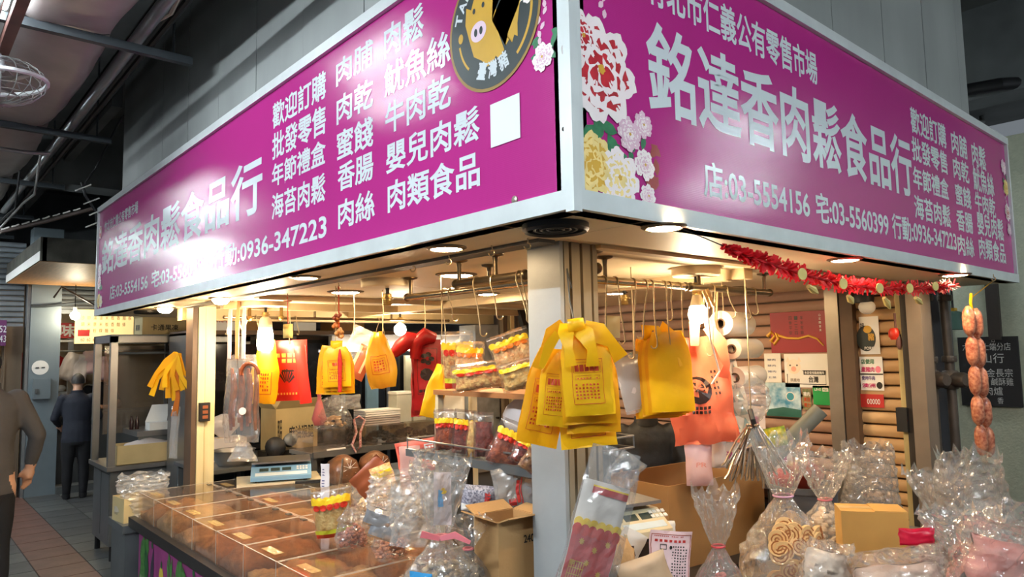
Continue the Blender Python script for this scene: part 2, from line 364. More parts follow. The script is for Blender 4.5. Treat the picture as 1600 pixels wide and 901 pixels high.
def flowers(F, par, items, seed):
    rnd = random.Random(seed)
    for kind, s, z, r in items:
        mb = MB()
        if kind == 'leaves':
            for i in range(7): leafp(mb, F, s + rnd.uniform(-r, r), z + rnd.uniform(-r, r), r * .9, r * .45, rnd.uniform(0, PI), .0016 + i * .0001)
        elif kind == 'sprig':
            for i in range(6): leafp(mb, F, s + rnd.uniform(-r, r) * .5, z + (i / 5 - .5) * 2 * r, r * .5, r * .3, rnd.uniform(.6, 2.4), .0018, 5)
        elif kind == 'maroon':
            for i in range(6): leafp(mb, F, s + rnd.uniform(-r, r) * .6, z + rnd.uniform(-r, r), r * .8, r * .4, rnd.uniform(0, PI), .0018 + i * .0001, 6)
        else: blossom(mb, F, s, z, r, {'peony': 0, 'yellow': 3, 'white': 0, 'bud': 0, 'small': 5}[kind], {'peony': 1, 'yellow': 4, 'white': 3, 'bud': 5, 'small': 0}[kind], rnd, .0024 + rnd.random() * .0004)
        mb.build('flower_print', FM, par)

def sign(F, length, root, lines, wide):
    MB_ = MB()
    a, b = F.pt(0.004, 2.26, -.05), F.pt(length - .004, 3.11, 0)
    MB().box(min(a.x, b.x), max(a.x, b.x), min(a.y, b.y), max(a.y, b.y), 2.26, 3.11).build('face_panel', m_sign, root)
    def bar(s0, s1, z0, z1, d0, d1, nm='frame_rail'):
        a, b = F.pt(s0, z0, d0), F.pt(s1, z1, d1)
        MB().box(min(a.x, b.x), max(a.x, b.x), min(a.y, b.y), max(a.y, b.y), z0, z1).build(nm, m_frame, root)
    bar(0, length, 2.215, 2.268, -.06, .018); bar(0, length, 3.105, 3.15, -.12, .018); bar(0, .028, 2.268, 3.105, -.06, .016); bar(length - .028, length, 2.268, 3.105, -.06, .016)
    for nm, body, s0, s1, z0, z1, bold in lines:
        mb = MB(); text_into(mb, body, F.pt(s0, z0, .0012), F.R, Z, F.N, s1 - s0, z1 - z0, bold); mb.build('lettering', m_let, root)
LL = 5.65
FL = Face((0, LL, 0), V((0, -1, 0)), V((-1, 0, 0)))
tl = thing('shop_sign', 'long magenta sign over the left aisle with pig emblem and product list', 'sign', (-.02, 2.8, 2.215))
def yl(y): return LL - y
B = .022; B2 = .02
left_lines = [('', '竹北市仁義公有零售市場', yl(5.44), yl(4.37), 2.905, 3.0, B2), ('', '銘達香肉鬆食品行', yl(5.50), yl(2.07), 2.545, 2.838, B),
    ('', '店:03-5554156', yl(5.18), yl(4.06), 2.32, 2.44, .02), ('', '宅:03-5560399', yl(3.97), yl(2.82), 2.32, 2.44, .02), ('', '行動:0936-347223', yl(2.75), yl(1.395), 2.32, 2.44, .02),
    ('', '歡迎訂購', yl(1.955), yl(1.405), 2.918, 3.043, B2), ('', '批發零售', yl(1.955), yl(1.405), 2.767, 2.897, B2), ('', '年節禮盒', yl(1.955), yl(1.405), 2.630, 2.748, B2), ('', '海苔肉鬆', yl(1.955), yl(1.405), 2.482, 2.604, B2),
    ('', '肉脯', yl(1.315), yl(1.02), 2.935, 3.046, B2), ('', '肉乾', yl(1.31), yl(1.02), 2.775, 2.893, B2), ('', '蜜餞', yl(1.31), yl(1.02), 2.624, 2.746, B2), ('', '香腸', yl(1.30), yl(1.02), 2.496, 2.608, B2), ('', '肉絲', yl(1.295), yl(1.01), 2.346, 2.462, B2),
    ('', '肉鬆', yl(.94), yl(.68), 2.926, 3.054, B2), ('', '魷魚絲', yl(.94), yl(.53), 2.78, 2.905, B2), ('', '牛肉乾', yl(.935), yl(.53), 2.64, 2.758, B2), ('', '嬰兒肉鬆', yl(.93), yl(.385), 2.495, 2.607, B2), ('', '肉類食品', yl(.92), yl(.388), 2.351, 2.466, B2)]
sign(FL, LL, tl, left_lines, True)
FR = Face((0, 0, 0), V((1, 0, 0)), V((0, -1, 0)))
LR = 4.04
tr = thing('shop_sign', 'magenta sign with large peonies facing right of the corner post', 'sign', (2.0, -.02, 2.215))
p7 = .70 / 7
right_lines = [('', '竹北市仁義公有零售市場', 1.44 - 11 * p7, 1.44, 2.887, 3.022, B2), ('', '銘達香肉鬆食品行', .33, 2.39, 2.548, 2.84, B),
    ('', '店:03-5554156', .60, 1.31, 2.327, 2.447, .02), ('', '宅:03-5560399', 1.36, 2.06, 2.327, 2.447, .02), ('', '行動:0936-347223', 2.10, 2.963, 2.327, 2.447, .02),
    ('', '歡迎訂購', 2.42, 2.92, 2.884, 3.02, B2), ('', '批發零售', 2.41, 2.91, 2.742, 2.868, B2), ('', '年節禮盒', 2.40, 2.90, 2.594, 2.717, B2), ('', '海苔肉鬆', 2.39, 2.90, 2.452, 2.572, B2),
    ('', '肉脯', 3.0, 3.26, 2.88, 3.012, B2), ('', '肉乾', 3.0, 3.26, 2.742, 2.865, B2), ('', '蜜餞', 3.0, 3.26, 2.594, 2.717, B2), ('', '香腸', 2.99, 3.26, 2.452, 2.572, B2), ('', '肉絲', 2.98, 3.25, 2.318, 2.433, B2),
    ('', '肉鬆', 3.34, 3.60, 2.865, 3.01, B2), ('', '魷魚絲', 3.33, 3.72, 2.72, 2.868, B2), ('', '牛肉乾', 3.33, 3.72, 2.594, 2.717, B2), ('', '嬰兒肉鬆', 3.34, 3.85, 2.462, 2.60, B2), ('', '肉類食品', 3.34, 3.85, 2.323, 2.453, B2)]
sign(FR, LR, tr, right_lines, True)
flowers(FR, tr, [('leaves', .16, 2.36, .10), ('leaves', .1, 2.47, .08), ('peony', .12, 2.62, .145), ('peony', .05, 2.70, .07), ('small', .235, 2.46, .05), ('small', .30, 2.50, .04), ('yellow', .075, 2.35, .085), ('white', .185, 2.325, .085), ('maroon', .36, 2.38, .07),
    ('bud', .30, 2.38, .045), ('bud', .31, 2.29, .035), ('sprig', .12, 2.85, .06), ('leaves', .09, 2.92, .045), ('bud', .085, 2.945, .045), ('leaves', .28, 2.44, .05)], 3)
flowers(FR, tr, [('leaves', 3.96, 2.86, .05), ('small', 3.95, 2.95, .05), ('yellow', 3.97, 2.82, .05), ('peony', 3.965, 2.66, .055), ('sprig', 3.95, 2.74, .05), ('small', 3.97, 2.55, .04)], 4)
flowers(FL, tl, [('peony', yl(.06), 2.96, .09), ('peony', yl(.16), 2.90, .06), ('small', yl(.05), 2.85, .04), ('sprig', yl(.10), 2.76, .05), ('leaves', yl(.09), 2.70, .045), ('bud', yl(.10), 2.66, .04)], 5)
flowers(FL, tl, [('small', yl(5.55), 2.60, .06), ('peony', yl(5.56), 2.50, .06), ('leaves', yl(5.52), 2.42, .06), ('yellow', yl(5.56), 2.34, .06), ('white', yl(5.48), 2.33, .05)], 6)
# pig emblem on the left sign
m_edk = M('emblem_dark', (44, 54, 54), .35, var=.05); m_egold = M('emblem_gold', (206, 160, 52), .35, var=.12, scale=6); m_esnout = M('emblem_snout', (226, 200, 216), .35, var=.04); m_erim = M('emblem_rim', (150, 116, 52), .35)
def ell(rx, rz, n=48): return [(rx * math.cos(2 * PI * i / n), rz * math.sin(2 * PI * i / n)) for i in range(n)]
es, ez = yl(.315), 2.845
e1 = MB(); flat(e1, FL, es, ez, ell(.215, .215), .0030, 0); em = e1.build('emblem', m_erim, tl)
e = MB(); flat(e, FL, es, ez, ell(.205, .205), .0034, 0); e.build('emblem_disc', m_edk, em)
e = MB()
flat(e, FL, es, ez, [(-.13, .03), (-.125, .085), (-.10, .07), (-.07, .13), (.0, .185), (.08, .19), (.11, .17), (.055, .12), (.01, .11), (.05, .085), (.02, .03), (.03, -.05), (.055, -.11), (.03, -.13), (.015, -.115), (.0, -.135), (-.03, -.135), (-.05, -.11), (-.09, -.085), (-.11, -.03)], .0038, 0)
flat(e, FL, es, ez, [(.06, -.10), (.075, -.06), (.12, .0), (.15, .07), (.155, .13), (.13, .15), (.15, .06), (.125, .0), (.115, -.05), (.115, -.09), (.10, -.08), (.09, -.10), (.08, -.085)], .0039, 0)
flat(e, FL, es - .155, ez - .005, ell(.012, .016), .0039, 0); flat(e, FL, es + .168, ez + .07, ell(.016, .016), .0039, 0)
for i in range(10):
    a0 = PI * 1.06 + i * .06; a1 = a0 + .06
    for sg in (1,): e.add([FL.pt(es + q * math.cos(a), ez + q * math.sin(a), .0039) for a in (a0, a1) for q in (.160, .168)], [(0, 1, 3, 2)])
for i in range(13):
    a0 = -.9 + i * .09; a1 = a0 + .09
    e.add([FL.pt(es + q * math.cos(a), ez + q * math.sin(a), .0039) for a in (a0, a1) for q in (.172, .182)], [(0, 1, 3, 2)])
e.build('emblem_pig', m_egold, em)
e = MB(); flat(e, FL, es - .065, ez - .012, ell(.038, .032), .0044, 0); e.build('emblem_snout', m_esnout, em)
for nm_, a, b, c, d in (('emblem_nostril', -.078, -.012, .008, .013), ('emblem_nostril', -.052, -.012, .008, .013), ('emblem_eye', -.085, .06, .007, .009), ('emblem_eye', -.04, .065, .007, .009)): e = MB(); flat(e, FL, es + a, ez + b, ell(c, d), .0047, 0); e.build(nm_, m_edk, em)
def arc_text(body, r, a0, a1, h, up):
    mb = MB(); n = len(body)
    for i, ch in enumerate(body):
        if ch == ' ': continue
        a = a0 + (a1 - a0) * (i + .5) / n; ww = abs(a1 - a0) * r / n * .86
        N2 = V((math.cos(a), math.sin(a))); T2 = V((math.sin(a), -math.cos(a))) if up else V((-math.sin(a), math.cos(a)))
        Uo = N2 if up else -N2
        Rw = FL.R * T2.x + Z * T2.y; Uw = FL.R * Uo.x + Z * Uo.y
        text_into(mb, ch, FL.pt(es + r * N2.x, ez + r * N2.y, .0046) - Rw * (ww / 2) - Uw * (h / 2), Rw, Uw, FL.N, ww * (.35 if ch == 'I' else 1), h, .03)
    return mb.build('emblem_lettering', m_let, em)
arc_text('TAIWAN PORK', .172, PI * .93, PI * .07, .036, True)
arc_text('臺灣豬', .150, PI * 1.34, PI * 1.66, .055, False)
e = MB(); flat(e, FL, yl(.265), 2.521, [(-.066, -.066), (.066, -.066), (.066, .066), (-.066, .066)], .003, 0); e.build('white_sticker', M('sticker_white', (226, 226, 230), .4, var=.02), tl)
e = MB(); flat(e, FL, yl(5.575), 2.93, ell(.05, .055), .003, 0); lg = e.build('round_logo', m_petal, tl)
e = MB(); flat(e, FL, yl(5.575), 2.93, ell(.042, .047), .0034, 0); e.build('logo_disc', m_red, lg)
e = MB(); flat(e, FL, yl(5.575), 2.94, [(-.03, -.01), (0, .03), (.03, -.01), (.018, -.02), (-.018, -.02)], .0038, 0); e.build('logo_mark', m_petal, lg)
for s_, z_ in ((.23, 2.24),): MB().lathe(FL.pt(yl(s_), z_ + .04, .0), [(.012, 0), (.012, .004), (.004, .007)], 12, FL.N).build('screw', m_al, tl)
MB().lathe(FL.pt(yl(.012), 2.43, .016), [(.006, 0), (.006, .003), (.002, .004)], 10, FL.N).build('screw', m_ply, tl)
# corner cover strip
MB().box(-.03, .0, -.03, .0, 2.205, 3.16).build('corner_cover', m_frame, tl)

# ================================================================== AISLE LIGHTS AND OVERHEAD SERVICES
m_fix = M('fixture_white', (220, 224, 226), .35); m_tube = glow('tube_glow', COOL, TUBE_W); m_galv = M('galvanised', (150, 154, 156), .35, metal=.6, var=.15)
def tube_light(a, b, label, width=.12, mt=None):
    a, b = V(a), V(b); t = thing('fluorescent_light', label, 'light', (a + b) / 2, 'fluorescent lights hung over the aisles')
    d = (b - a).normalized(); s = d.cross(Z)
    MB().obox((a + b) / 2 + Z * .045, d, s, Z, (b - a).length + .06, width, .05).build('housing', m_fix, t)
    for k in (-1, 1): MB().cyl(a + s * (k * .03), b + s * (k * .03), .014, 10).build('tube', mt or m_tube, t)
    for q in (a + d * .15, b - d * .15): MB().cyl(q + Z * .07, V((q.x, q.y, 4.55)), .004, 6).build('hanger', m_galv, t)
G = 'fluorescent light'
tube_light((-3.0, .3, 3.5), (-3.0, 2.3, 3.5), G + ' added out of view over the left aisle to light its sign', mt=glow('tube_glow_strong', COOL, TUBE_W * 1.7))  # added lamp, out of view: brightens the left sign without mirroring in it
tube_light((-1.16, 6.0, 3.56), (-1.16, 7.4, 3.56), G + ' in the duct side row, middle one, out of frame', mt=glow('tube_glow_soft', COOL, TUBE_W * .3))
tube_light((-.2, -3.2, 3.5), (1.6, -3.2, 3.5), G + ' added out of view over the right aisle to light the right sign', mt=glow('tube_glow_mid', COOL, TUBE_W * .9))  # also added and unseen: fills the right sign, clear of its reflections
tube_light((-1.0, 2.1, 3.60), (-1.0, 2.93, 3.60), G + ' in the top left corner of the picture', .07, mt=glow('tube_glow_soft', COOL, TUBE_W * .3))
tube_light((-2.0, 8.3, 3.1), (-2.0, 9.6, 3.1), G + ' farther down the left aisle near the ceiling beam')
tube_light((-1.16, 9.5, 3.56), (-1.16, 10.5, 3.56), G + ' beside the duct before the far shutter', mt=glow('tube_glow_soft', COOL, TUBE_W * .3))
tube_light((3.6, -2.0, 3.46), (4.8, -2.0, 3.46), G + ' over the right aisle, nearest of that row', mt=glow('tube_glow_soft', COOL, TUBE_W * .3))
tube_light((7.3, -2.0, 3.5), (8.4, -2.0, 3.5), G + ' over the right aisle, farther of that row', mt=glow('tube_glow_soft', COOL, TUBE_W * .3))
tube_light((-2.6, -1.6, 3.5), (-1.4, -1.6, 3.5), G + ' behind the viewer where the aisles cross')

tube_light((4.5, .9, 3.2), (4.5, 2.0, 3.2), G + ' added unseen behind the right sign to brighten the papered wall', mt=glow('tube_glow_soft', COOL, TUBE_W * .3))  # no known fixture here; added to brighten the green papered wall
# insulated duct with hangers
m_duct = M('duct_foil', (176, 170, 166), .38, metal=.35, var=.18, scale=3, bump=.5, bscale=5)
t = thing('air_duct', 'wide foil wrapped air duct running under ceiling along left aisle', 'duct', (-.66, 6, 3.6))
def duct_fn(y0, y1, sag):
    mb = MB(); n = 24; ny = 14; vs = []
    for j in range(ny + 1):
        q = j / ny; yy = y0 + (y1 - y0) * q; bl = math.sin(PI * q) * .03
        for i in range(n):
            a = 2 * PI * i / n; ca, sa = math.cos(a), math.sin(a)
            sx = (abs(ca) ** .45) * (1 if ca > 0 else -1); sz = (abs(sa) ** .45) * (1 if sa > 0 else -1)
            jt = noise.noise(V((ca * 3, sa * 3, yy * 2.5))) * .018
            vs.append((-.70 + sx * (.235 + bl + jt), yy, 3.80 + sz * (.20 + bl * 1.2 + jt)))
    return mb.add(vs, [(j * n + i, j * n + (i + 1) % n, (j + 1) * n + (i + 1) % n, (j + 1) * n + i) for j in range(ny) for i in range(n)])
seams = [-1.5, .6, 3.0, 5.0, 7.0, 9.0, 10.8]
for a, b in zip(seams, seams[1:]): duct_fn(a + .01, b - .01, 0).build('duct_section', m_duct, t, smooth=60)
m_ang = M('angle_iron_dark', (58, 64, 68), .5, metal=.3)
for k, yy in enumerate(seams[1:]):
    h = thing('hanger_bar', ['frontmost', 'nearest', 'second', 'third', 'fourth', 'farthest'][k] + ' dark angle iron bar carrying the foil duct', 'bracket', (-.5, yy, 3.55), 'duct hangers')
    MB().box(-1.1, -.06, yy - .02, yy + .02, 3.555, 3.575).box(-1.1, -.06, yy - .022, yy - .017, 3.555, 3.60).build('bar', m_ang, h)
    for xx in (-1.04, -.16): MB().cyl((xx, yy, 3.56), (xx, yy, 4.55), .007, 6).build('rod', m_ang, h)
# metal conduit pipes
tag(MB().tube([(-.34, -1, 3.66), (-.34, 3.2, 3.66), (-.345, 5.0, 3.64), (-.36, 8, 3.64), (-.36, 11, 3.6)], .035, 12).build('conduit_pipe', m_galv, smooth=True), 'shiny metal conduit pipe running along the right side of the duct', 'pipe')
m_dkp = M('black_pipe', (36, 36, 38), .45)
tag(MB().tube([(-.2, -1, 3.78), (-.2, 6, 3.74), (-.2, 11, 3.72)], .02, 8).build('conduit_pipe', m_dkp, smooth=True), 'thin black pipe high between conduit and painted wall', 'pipe')
tag(MB().tube([(-.02, -.5, 4.1), (-.02, 5, 4.1), (-.02, 11, 4.0)], .045, 8).build('conduit_pipe', M('grey_pipe', (110, 112, 112), .5), smooth=True), 'grey pipe along the beam above painted wall', 'pipe')
m_copper = M('rusty_red_steel', (112, 72, 64), .55, var=.25)
tag(MB().box(-.97, -.91, -1, 10.8, 3.485, 3.50).box(-.97, -.965, -1, 10.8, 3.44, 3.50).build('cable_tray', m_copper), 'rusty red steel channel along the left edge of the duct', 'cable tray')
m_cab = M('cable_grey', (170, 172, 168), .5)
pts = [P(208, -10, x=-.98) + V((0, 0, 0))]
tag(MB().tube([(-1.0, 2.2, 3.72), (-.985, 2.7, 3.60), (-1.0, 3.1, 3.52), (-.97, 3.5, 3.56), (-.98, 4.2, 3.60), (-.95, 5.2, 3.5), (-.9, 6.5, 3.45)], .009, 6).build('hanging_cable', m_cab, smooth=True), 'pale grey cable looping down beside the rusty channel', 'cable')
tag(MB().tube([(-.28, 1.6, 3.74), (-.30, 2.2, 3.73), (-.26, 2.7, 3.70), (-.33, 3.0, 3.70), (-.30, 3.5, 3.74)], .012, 6).build('hanging_cable', M('cable_cream', (196, 188, 168), .5), smooth=True), 'cream cable bundle lying along the metal conduit', 'cable')
for k, (xx, yy) in enumerate(((-.45, 5.6), (-.5, 6.4), (-.62, 7.3))):
    tag(MB().tube([(xx, yy, 3.56), (xx + .03, yy + .5, 3.30), (xx + .02, yy + 1.0, 3.32), (xx - .1, yy + 1.6, 3.15), (xx - .2, yy + 2.0, 3.45)], .010, 6).build('hanging_cable', m_dkp if k else m_cab, smooth=True), ['pale cable sagging under the far end of the duct', 'black cable drooping below the middle of the far duct', 'black cable drooping by the farthest duct hanger'][k], 'cable')
# ceiling fan with wire guard at the left edge
fc = V((-.975, 3.16, 3.29)); ax = V((.12, .0, -1)).normalized(); R_, U_, N_ = frame_of(ax)
t = thing('ceiling_fan', 'grey caged ceiling fan cut by the left edge of picture', 'fan', fc)
def ring(r, z, n=28): return [fc + (R_ * math.cos(2 * PI * i / n) + U_ * math.sin(2 * PI * i / n)) * r + N_ * z for i in range(n)]
m_wire = M('fan_wire', (150, 152, 150), .4, metal=.4)
MB().tube(ring(.23, 0), .012, 6, closed=True).build('guard_rim', m_fix, t, smooth=True)
for k in range(20):
    a = 2 * PI * k / 20; d = R_ * math.cos(a) + U_ * math.sin(a)
    MB().tube([fc + d * (.23 * math.sin(q)) + N_ * (.12 * math.cos(q)) for q in [PI * i / 8 for i in range(9)]], .0025, 4).build('guard_wire', m_wire, t)
for r_, z_ in ((.14, .07), (.19, .05), (.14, -.07)): MB().tube(ring(r_, z_), .0025, 4, closed=True).build('guard_wire', m_wire, t)
MB().lathe(fc - N_ * .06, [(.045, 0), (.05, .04), (.03, .09)], 14, N_).build('motor', m_fix, t, smooth=True)
for k in range(3):
    a = 2 * PI * k / 3 + .4; d = R_ * math.cos(a) + U_ * math.sin(a); e = N_.cross(d)
    MB().add([fc + d * .03 - e * .03 + N_ * .01, fc + d * .19 - e * .06 - N_ * .015, fc + d * .2 + e * .05 + N_ * .02, fc + d * .03 + e * .02], [(0, 1, 2, 3)]).build('blade', m_wire, t)
MB().cyl(fc - N_ * .06, V((fc.x - .12, fc.y + .1, 4.55)), .012, 8).build('stem', m_ang, t)

# ================================================================== BEHIND: CART, FAR STALL FRONT, PEOPLE
m_ss = M('stainless', (150, 150, 150), .32, metal=.75, var=.12, scale=3, bump=.1); m_ssd = M('stainless_dull', (108, 112, 114), .42, metal=.5, var=.2, scale=3)
m_card = M('cardboard', (186, 146, 96), .75, var=.1, scale=4, bump=.15, bscale=60); m_card2 = M('cardboard_pale', (204, 182, 132), .7, var=.08); m_cardd = M('cardboard_dark', (150, 108, 60), .75, var=.1); m_ink = M('ink_black', (36, 32, 30), .6); m_inkr = M('ink_red', (186, 44, 40), .6)
m_white = M('paper_white', (236, 234, 228), .6, var=.04); m_blk = M('matt_black', (22, 22, 24), .5, var=.1)
f_clear = film('clear_film'); f_milky = film('milky_film', op=.20, rough=.18)
# pillar with meter box
t = thing('pillar', 'blue grey square pillar with round sticker beside far stall', 'pillar', (.3, 10.65, 0))
m_pil = M('pillar_paint', (116, 128, 134), .5, var=.15, scale=2, bump=.1)
MB().box(.14, .50, 10.5, 10.82, 0, 3.7).build('shaft', m_pil, t); MB().box(.10, .135, 10.52, 10.8, 0, 3.0).build('drain_pipe_cover', m_galv, t)
c = P(63, 574, y=10.49); MB().lathe((c.x, 10.5, c.z), [(.10, 0), (.10, .006)], 24, -Y).build('sticker', m_white, t)
e = MB(); e.box(c.x - .055, c.x - .015, 10.488, 10.493, c.z - .008, c.z + .006).build('sticker_mark', m_ink, t); MB().box(c.x + .015, c.x + .055, 10.488, 10.493, c.z - .008, c.z + .006).build('sticker_mark', m_ink, t)
c = P(65, 607, y=10.45); bx_ = MB().box(c.x - .105, c.x + .105, 10.44, 10.5, c.z - .14, c.z + .14).build('meter_box', m_pil, t); MB().box(c.x - .08, c.x - .05, 10.42, 10.44, c.z - .06, c.z - .0).build('padlock', m_ssd, bx_)
# lower plinth
tag(MB().box(.50, 1.25, 10.42, 10.7, 0, .10).build('kerb', m_conc), 'low concrete kerb under the far stall opening', 'kerb')
# shutters of the far stall
m_shg = M('shutter_grey', (128, 134, 138), .45, metal=.3, var=.15)
def rolled(label, x0, x1, y, z0, z1, dz=.075):
    t = thing('roller_shutter', label, 'shutter', ((x0 + x1) / 2, y, z0)); z = z0; fo = None
    while z < z1:
        mb = MB(); mb.add([(xx, y - a, z + b) for xx in (x0, x1) for a, b in ((0, 0), (.018, .012), (.022, .035), (.012, .06), (0, .068))], [(0, 5, 6, 1), (1, 6, 7, 2), (2, 7, 8, 3), (3, 8, 9, 4), (4, 9, 5, 0), (0, 1, 2, 3, 4), (9, 8, 7, 6, 5)])
        if fo is None: fo = mb.build('slat', m_shg, t, smooth=True); fz = z
        else: inst(fo, t, (0, 0, z - fz))
        z += dz
    MB().box(x0, x1, y - .03, y + .03, z0 - .06, z0).build('bottom_rail', m_shg, t); return t
rolled('half raised grey roller shutter left of the far pillar', -.42, .08, 10.7, 2.30, 3.5)
rolled('raised grey roller shutter above the lit far stall', .52, 2.8, 10.85, 2.58, 3.6)
m_bpost = M('brown_post', (104, 88, 70), .6, var=.25, stretch=(1, 1, .2))
for k, (a, b, lab) in enumerate(((-.50, -.42, 'narrow weathered post at left of half raised shutter'), (-.16, .07, 'weathered brown boards below the half raised shutter'))):
    tag(MB().box(a, b, 10.6, 10.66, 0, 2.32 if k else 3.6).box(a + .02, a + .04, 10.58, 10.6, 0, 2.2).build('timber_post', m_bpost), lab, 'post')
# lit interior of far stall
fs = sroot('wall_far', (1, 12.6, 0)); m_fw = M('far_wall_cream', (216, 190, 150), .7, var=.1)
MB().box(-4, 5, 12.6, 12.7, 0, 3.9).build('face', m_fw, fs)
for k in range(6): MB().box(-.5, 3, 12.58, 12.6, .6 + k * .3, .89 + k * .3).build('wall_tile_row', m_fw, fs)
struct(MB().box(-6, -.5, 10.9, 11.0, 0, 4).build('wall_far_left', m_conc)); struct(MB().box(-.5, 5, 10.9, 12.6, 3.0, 3.1).build('ceiling_far', m_dk)); struct(MB().box(2.8, 6, 10.5, 10.6, 0, 3.7).build('wall_far_right', m_dk))
for k, (px_, py_) in enumerate(((117, 493),)):
    c = P(px_, py_, y=10.25); t = thing('bare_lamp', 'glowing bare lamp over the menu board of the far stall', 'lamp', c)
    MB().ball(c, .06, 14, 8).build('bulb', glow('far_bulb', (1, .86, .62), 90), t, smooth=True); MB().cyl(c + Z * .05, c + Z * .12, .025, 10).build('socket', m_white, t); MB().cyl(c + Z * .12, V((c.x, c.y, 2.896)), .006, 6).build('cord', m_blk, t)
# menu board
a, b = P(118, 483, y=10.75), P(208, 536, y=10.75)
t = thing('menu_board', 'yellow menu board with dish names above the far stall', 'sign', ((a.x + b.x) / 2, 10.75, b.z))
MB().box(a.x, b.x, 10.75, 10.78, b.z, a.z).build('board', M('menu_yellow', (250, 226, 160), .5, var=.03, emit=.35, ecol=lin((250, 220, 150))), t)
H_ = a.z - b.z; W_ = b.x - a.x
cols = ['沙鍋粉', '炒米麵', '湯意粉', '油米粿', '米板麵', '板香條', '香麵', '麵條', '板']
for i, q in enumerate(cols):
    for j, ch in enumerate(q):
        mb = MB(); text_into(mb, ch, (a.x + W_ * (.10 + .1 * i), 10.748, a.z - H_ * (.30 + .19 * j)), X, Z, -Y, W_ * .055, H_ * .12); mb.build('lettering', M('menu_ink', (150, 104, 30), .6), t)
    mb = MB(); text_into(mb, random.choice(['60', '50', '60', '90']), (a.x + W_ * (.10 + .1 * i), 10.748, b.z + H_ * .06), X, Z, -Y, W_ * .06, H_ * .11); mb.build('price', M('menu_ink2', (90, 66, 40), .6), t)
MB().box(a.x + W_ * .05, a.x + W_ * .24, 10.742, 10.75, b.z + H_ * .22, b.z + H_ * .40).build('red_tag', m_inkr, t)
# red sign with one character
a, b = P(90, 504, y=11.6), P(122, 528, y=11.6); t = thing('red_sign', 'red sign with one big white character inside the far stall', 'sign', ((a.x + b.x) / 2, 11.6, b.z))
MB().box(a.x, b.x, 11.6, 11.63, b.z, a.z).build('board', m_inkr, t); mb = MB(); text_into(mb, '味', (a.x + .03, 11.598, b.z + .02), X, Z, -Y, b.x - a.x - .06, a.z - b.z - .04, .03); mb.build('lettering', m_white, t)
z_ = b.z - .03; tag(MB().box(.55, 2.4, 11.5, 11.7, z_ - .03, z_).box(2.36, 2.4, 11.5, 11.7, 0, z_ - .03).box(.55, .58, 11.5, 11.7, 0, z_ - .03).build('shelf', m_white), 'white shelf under the red one-character sign', 'shelf')
# shelves with red bags behind pillar
tag(MB().box(.5, 1.35, 12.0, 12.3, 1.30, 1.34).box(.5, 1.35, 12.0, 12.3, 1.60, 1.64).box(.85, .92, 11.98, 12.05, 0, 2.3).box(.5, .54, 12.0, 12.3, 0, 1.6).build('rack', m_white), 'white rack behind the man in navy jacket', 'rack')
def sack(name, label, c, r, mat, group=None, cat='bag'):
    mb = MB(); n, m = 14, 9; vs = []; sd = random.random() * 50
    for i in range(m + 1):
        q = i / m; rr = math.sin(min(1, q * 1.15) * PI * .5 + .25) if q < .75 else max(.12, 1 - (q - .75) * 3.4)
        for j in range(n):
            a = 2 * PI * j / n; k = 1 + .22 * noise.noise(V((math.cos(a) * 1.6 + sd, math.sin(a) * 1.6, q * 3)))
            vs.append((c[0] + r[0] * rr * k * math.cos(a), c[1] + r[1] * rr * k * math.sin(a), c[2] + r[2] * q))
    mb.add(vs, [(i * n + j, i * n + (j + 1) % n, (i + 1) * n + (j + 1) % n, (i + 1) * n + j) for i in range(m) for j in range(n)] + [tuple(range(n - 1, -1, -1)), tuple(m * n + j for j in range(n))])
    return tag(mb.build(name, mat, smooth=True), label, cat, group)
m_redp = plastic('red_polythene', (196, 40, 40))
sack('plastic_bag', 'red plastic bag on upper rack shelf of the far stall', (.70, 12.18, 1.642), (.14, .1, .3), m_redp); sack('plastic_bag', 'larger red plastic bag beside the rack upright of far stall', (1.12, 12.18, 1.642), (.16, .1, .28), m_redp)
for k in range(5): tag(MB().ball((.58 + k * .2, 12.15, 1.395), (.08, .08, .055), 10, 6).build('dough_bun', m_white, smooth=True), hk[k] + ' pale round bun in the row on the far rack', 'bun', 'buns on the far rack')
a = P(38, 590, y=12.2); sack('plastic_bag', 'tall red plastic sack seen left of the far pillar', (a.x, 12.2, a.z - .35), (.22, .15, .75), m_redp)
a = P(10, 600, y=11.5)
t = thing('display_window', 'warm lit glass display case at the far left edge', 'display case', (-.45, 10.86, 0)); MB().box(-.60, -.46, 10.84, 10.89, 1.1, 2.3).build('lit_pane', M('case_glow', (230, 170, 110), .3, emit=.9, ecol=(1, .55, .25)), t); MB().box(-.64, -.60, 10.82, 10.9, 0, 2.5).build('frame', m_ssd, t); MB().box(-.46, -.42, 10.82, 10.9, 0, 2.5).build('frame', m_ssd, t)
a, b = P(0, 500, y=10.4), P(9, 540, y=10.4); t = thing('purple_sign', 'dark purple sign sliver at the far left edge', 'sign', (a.x, 10.4, b.z)); MB().box(a.x - .4, b.x, 10.4, 10.44, b.z, a.z).build('board', M('purple_board', (96, 40, 92), .5), t)
for k, s_ in enumerate(('52', '43')): mb = MB(); text_into(mb, s_, (a.x, 10.398, b.z + .05 + (1 - k) * .13), X, Z, -Y, .075, .09); mb.build('lettering', m_let, t)
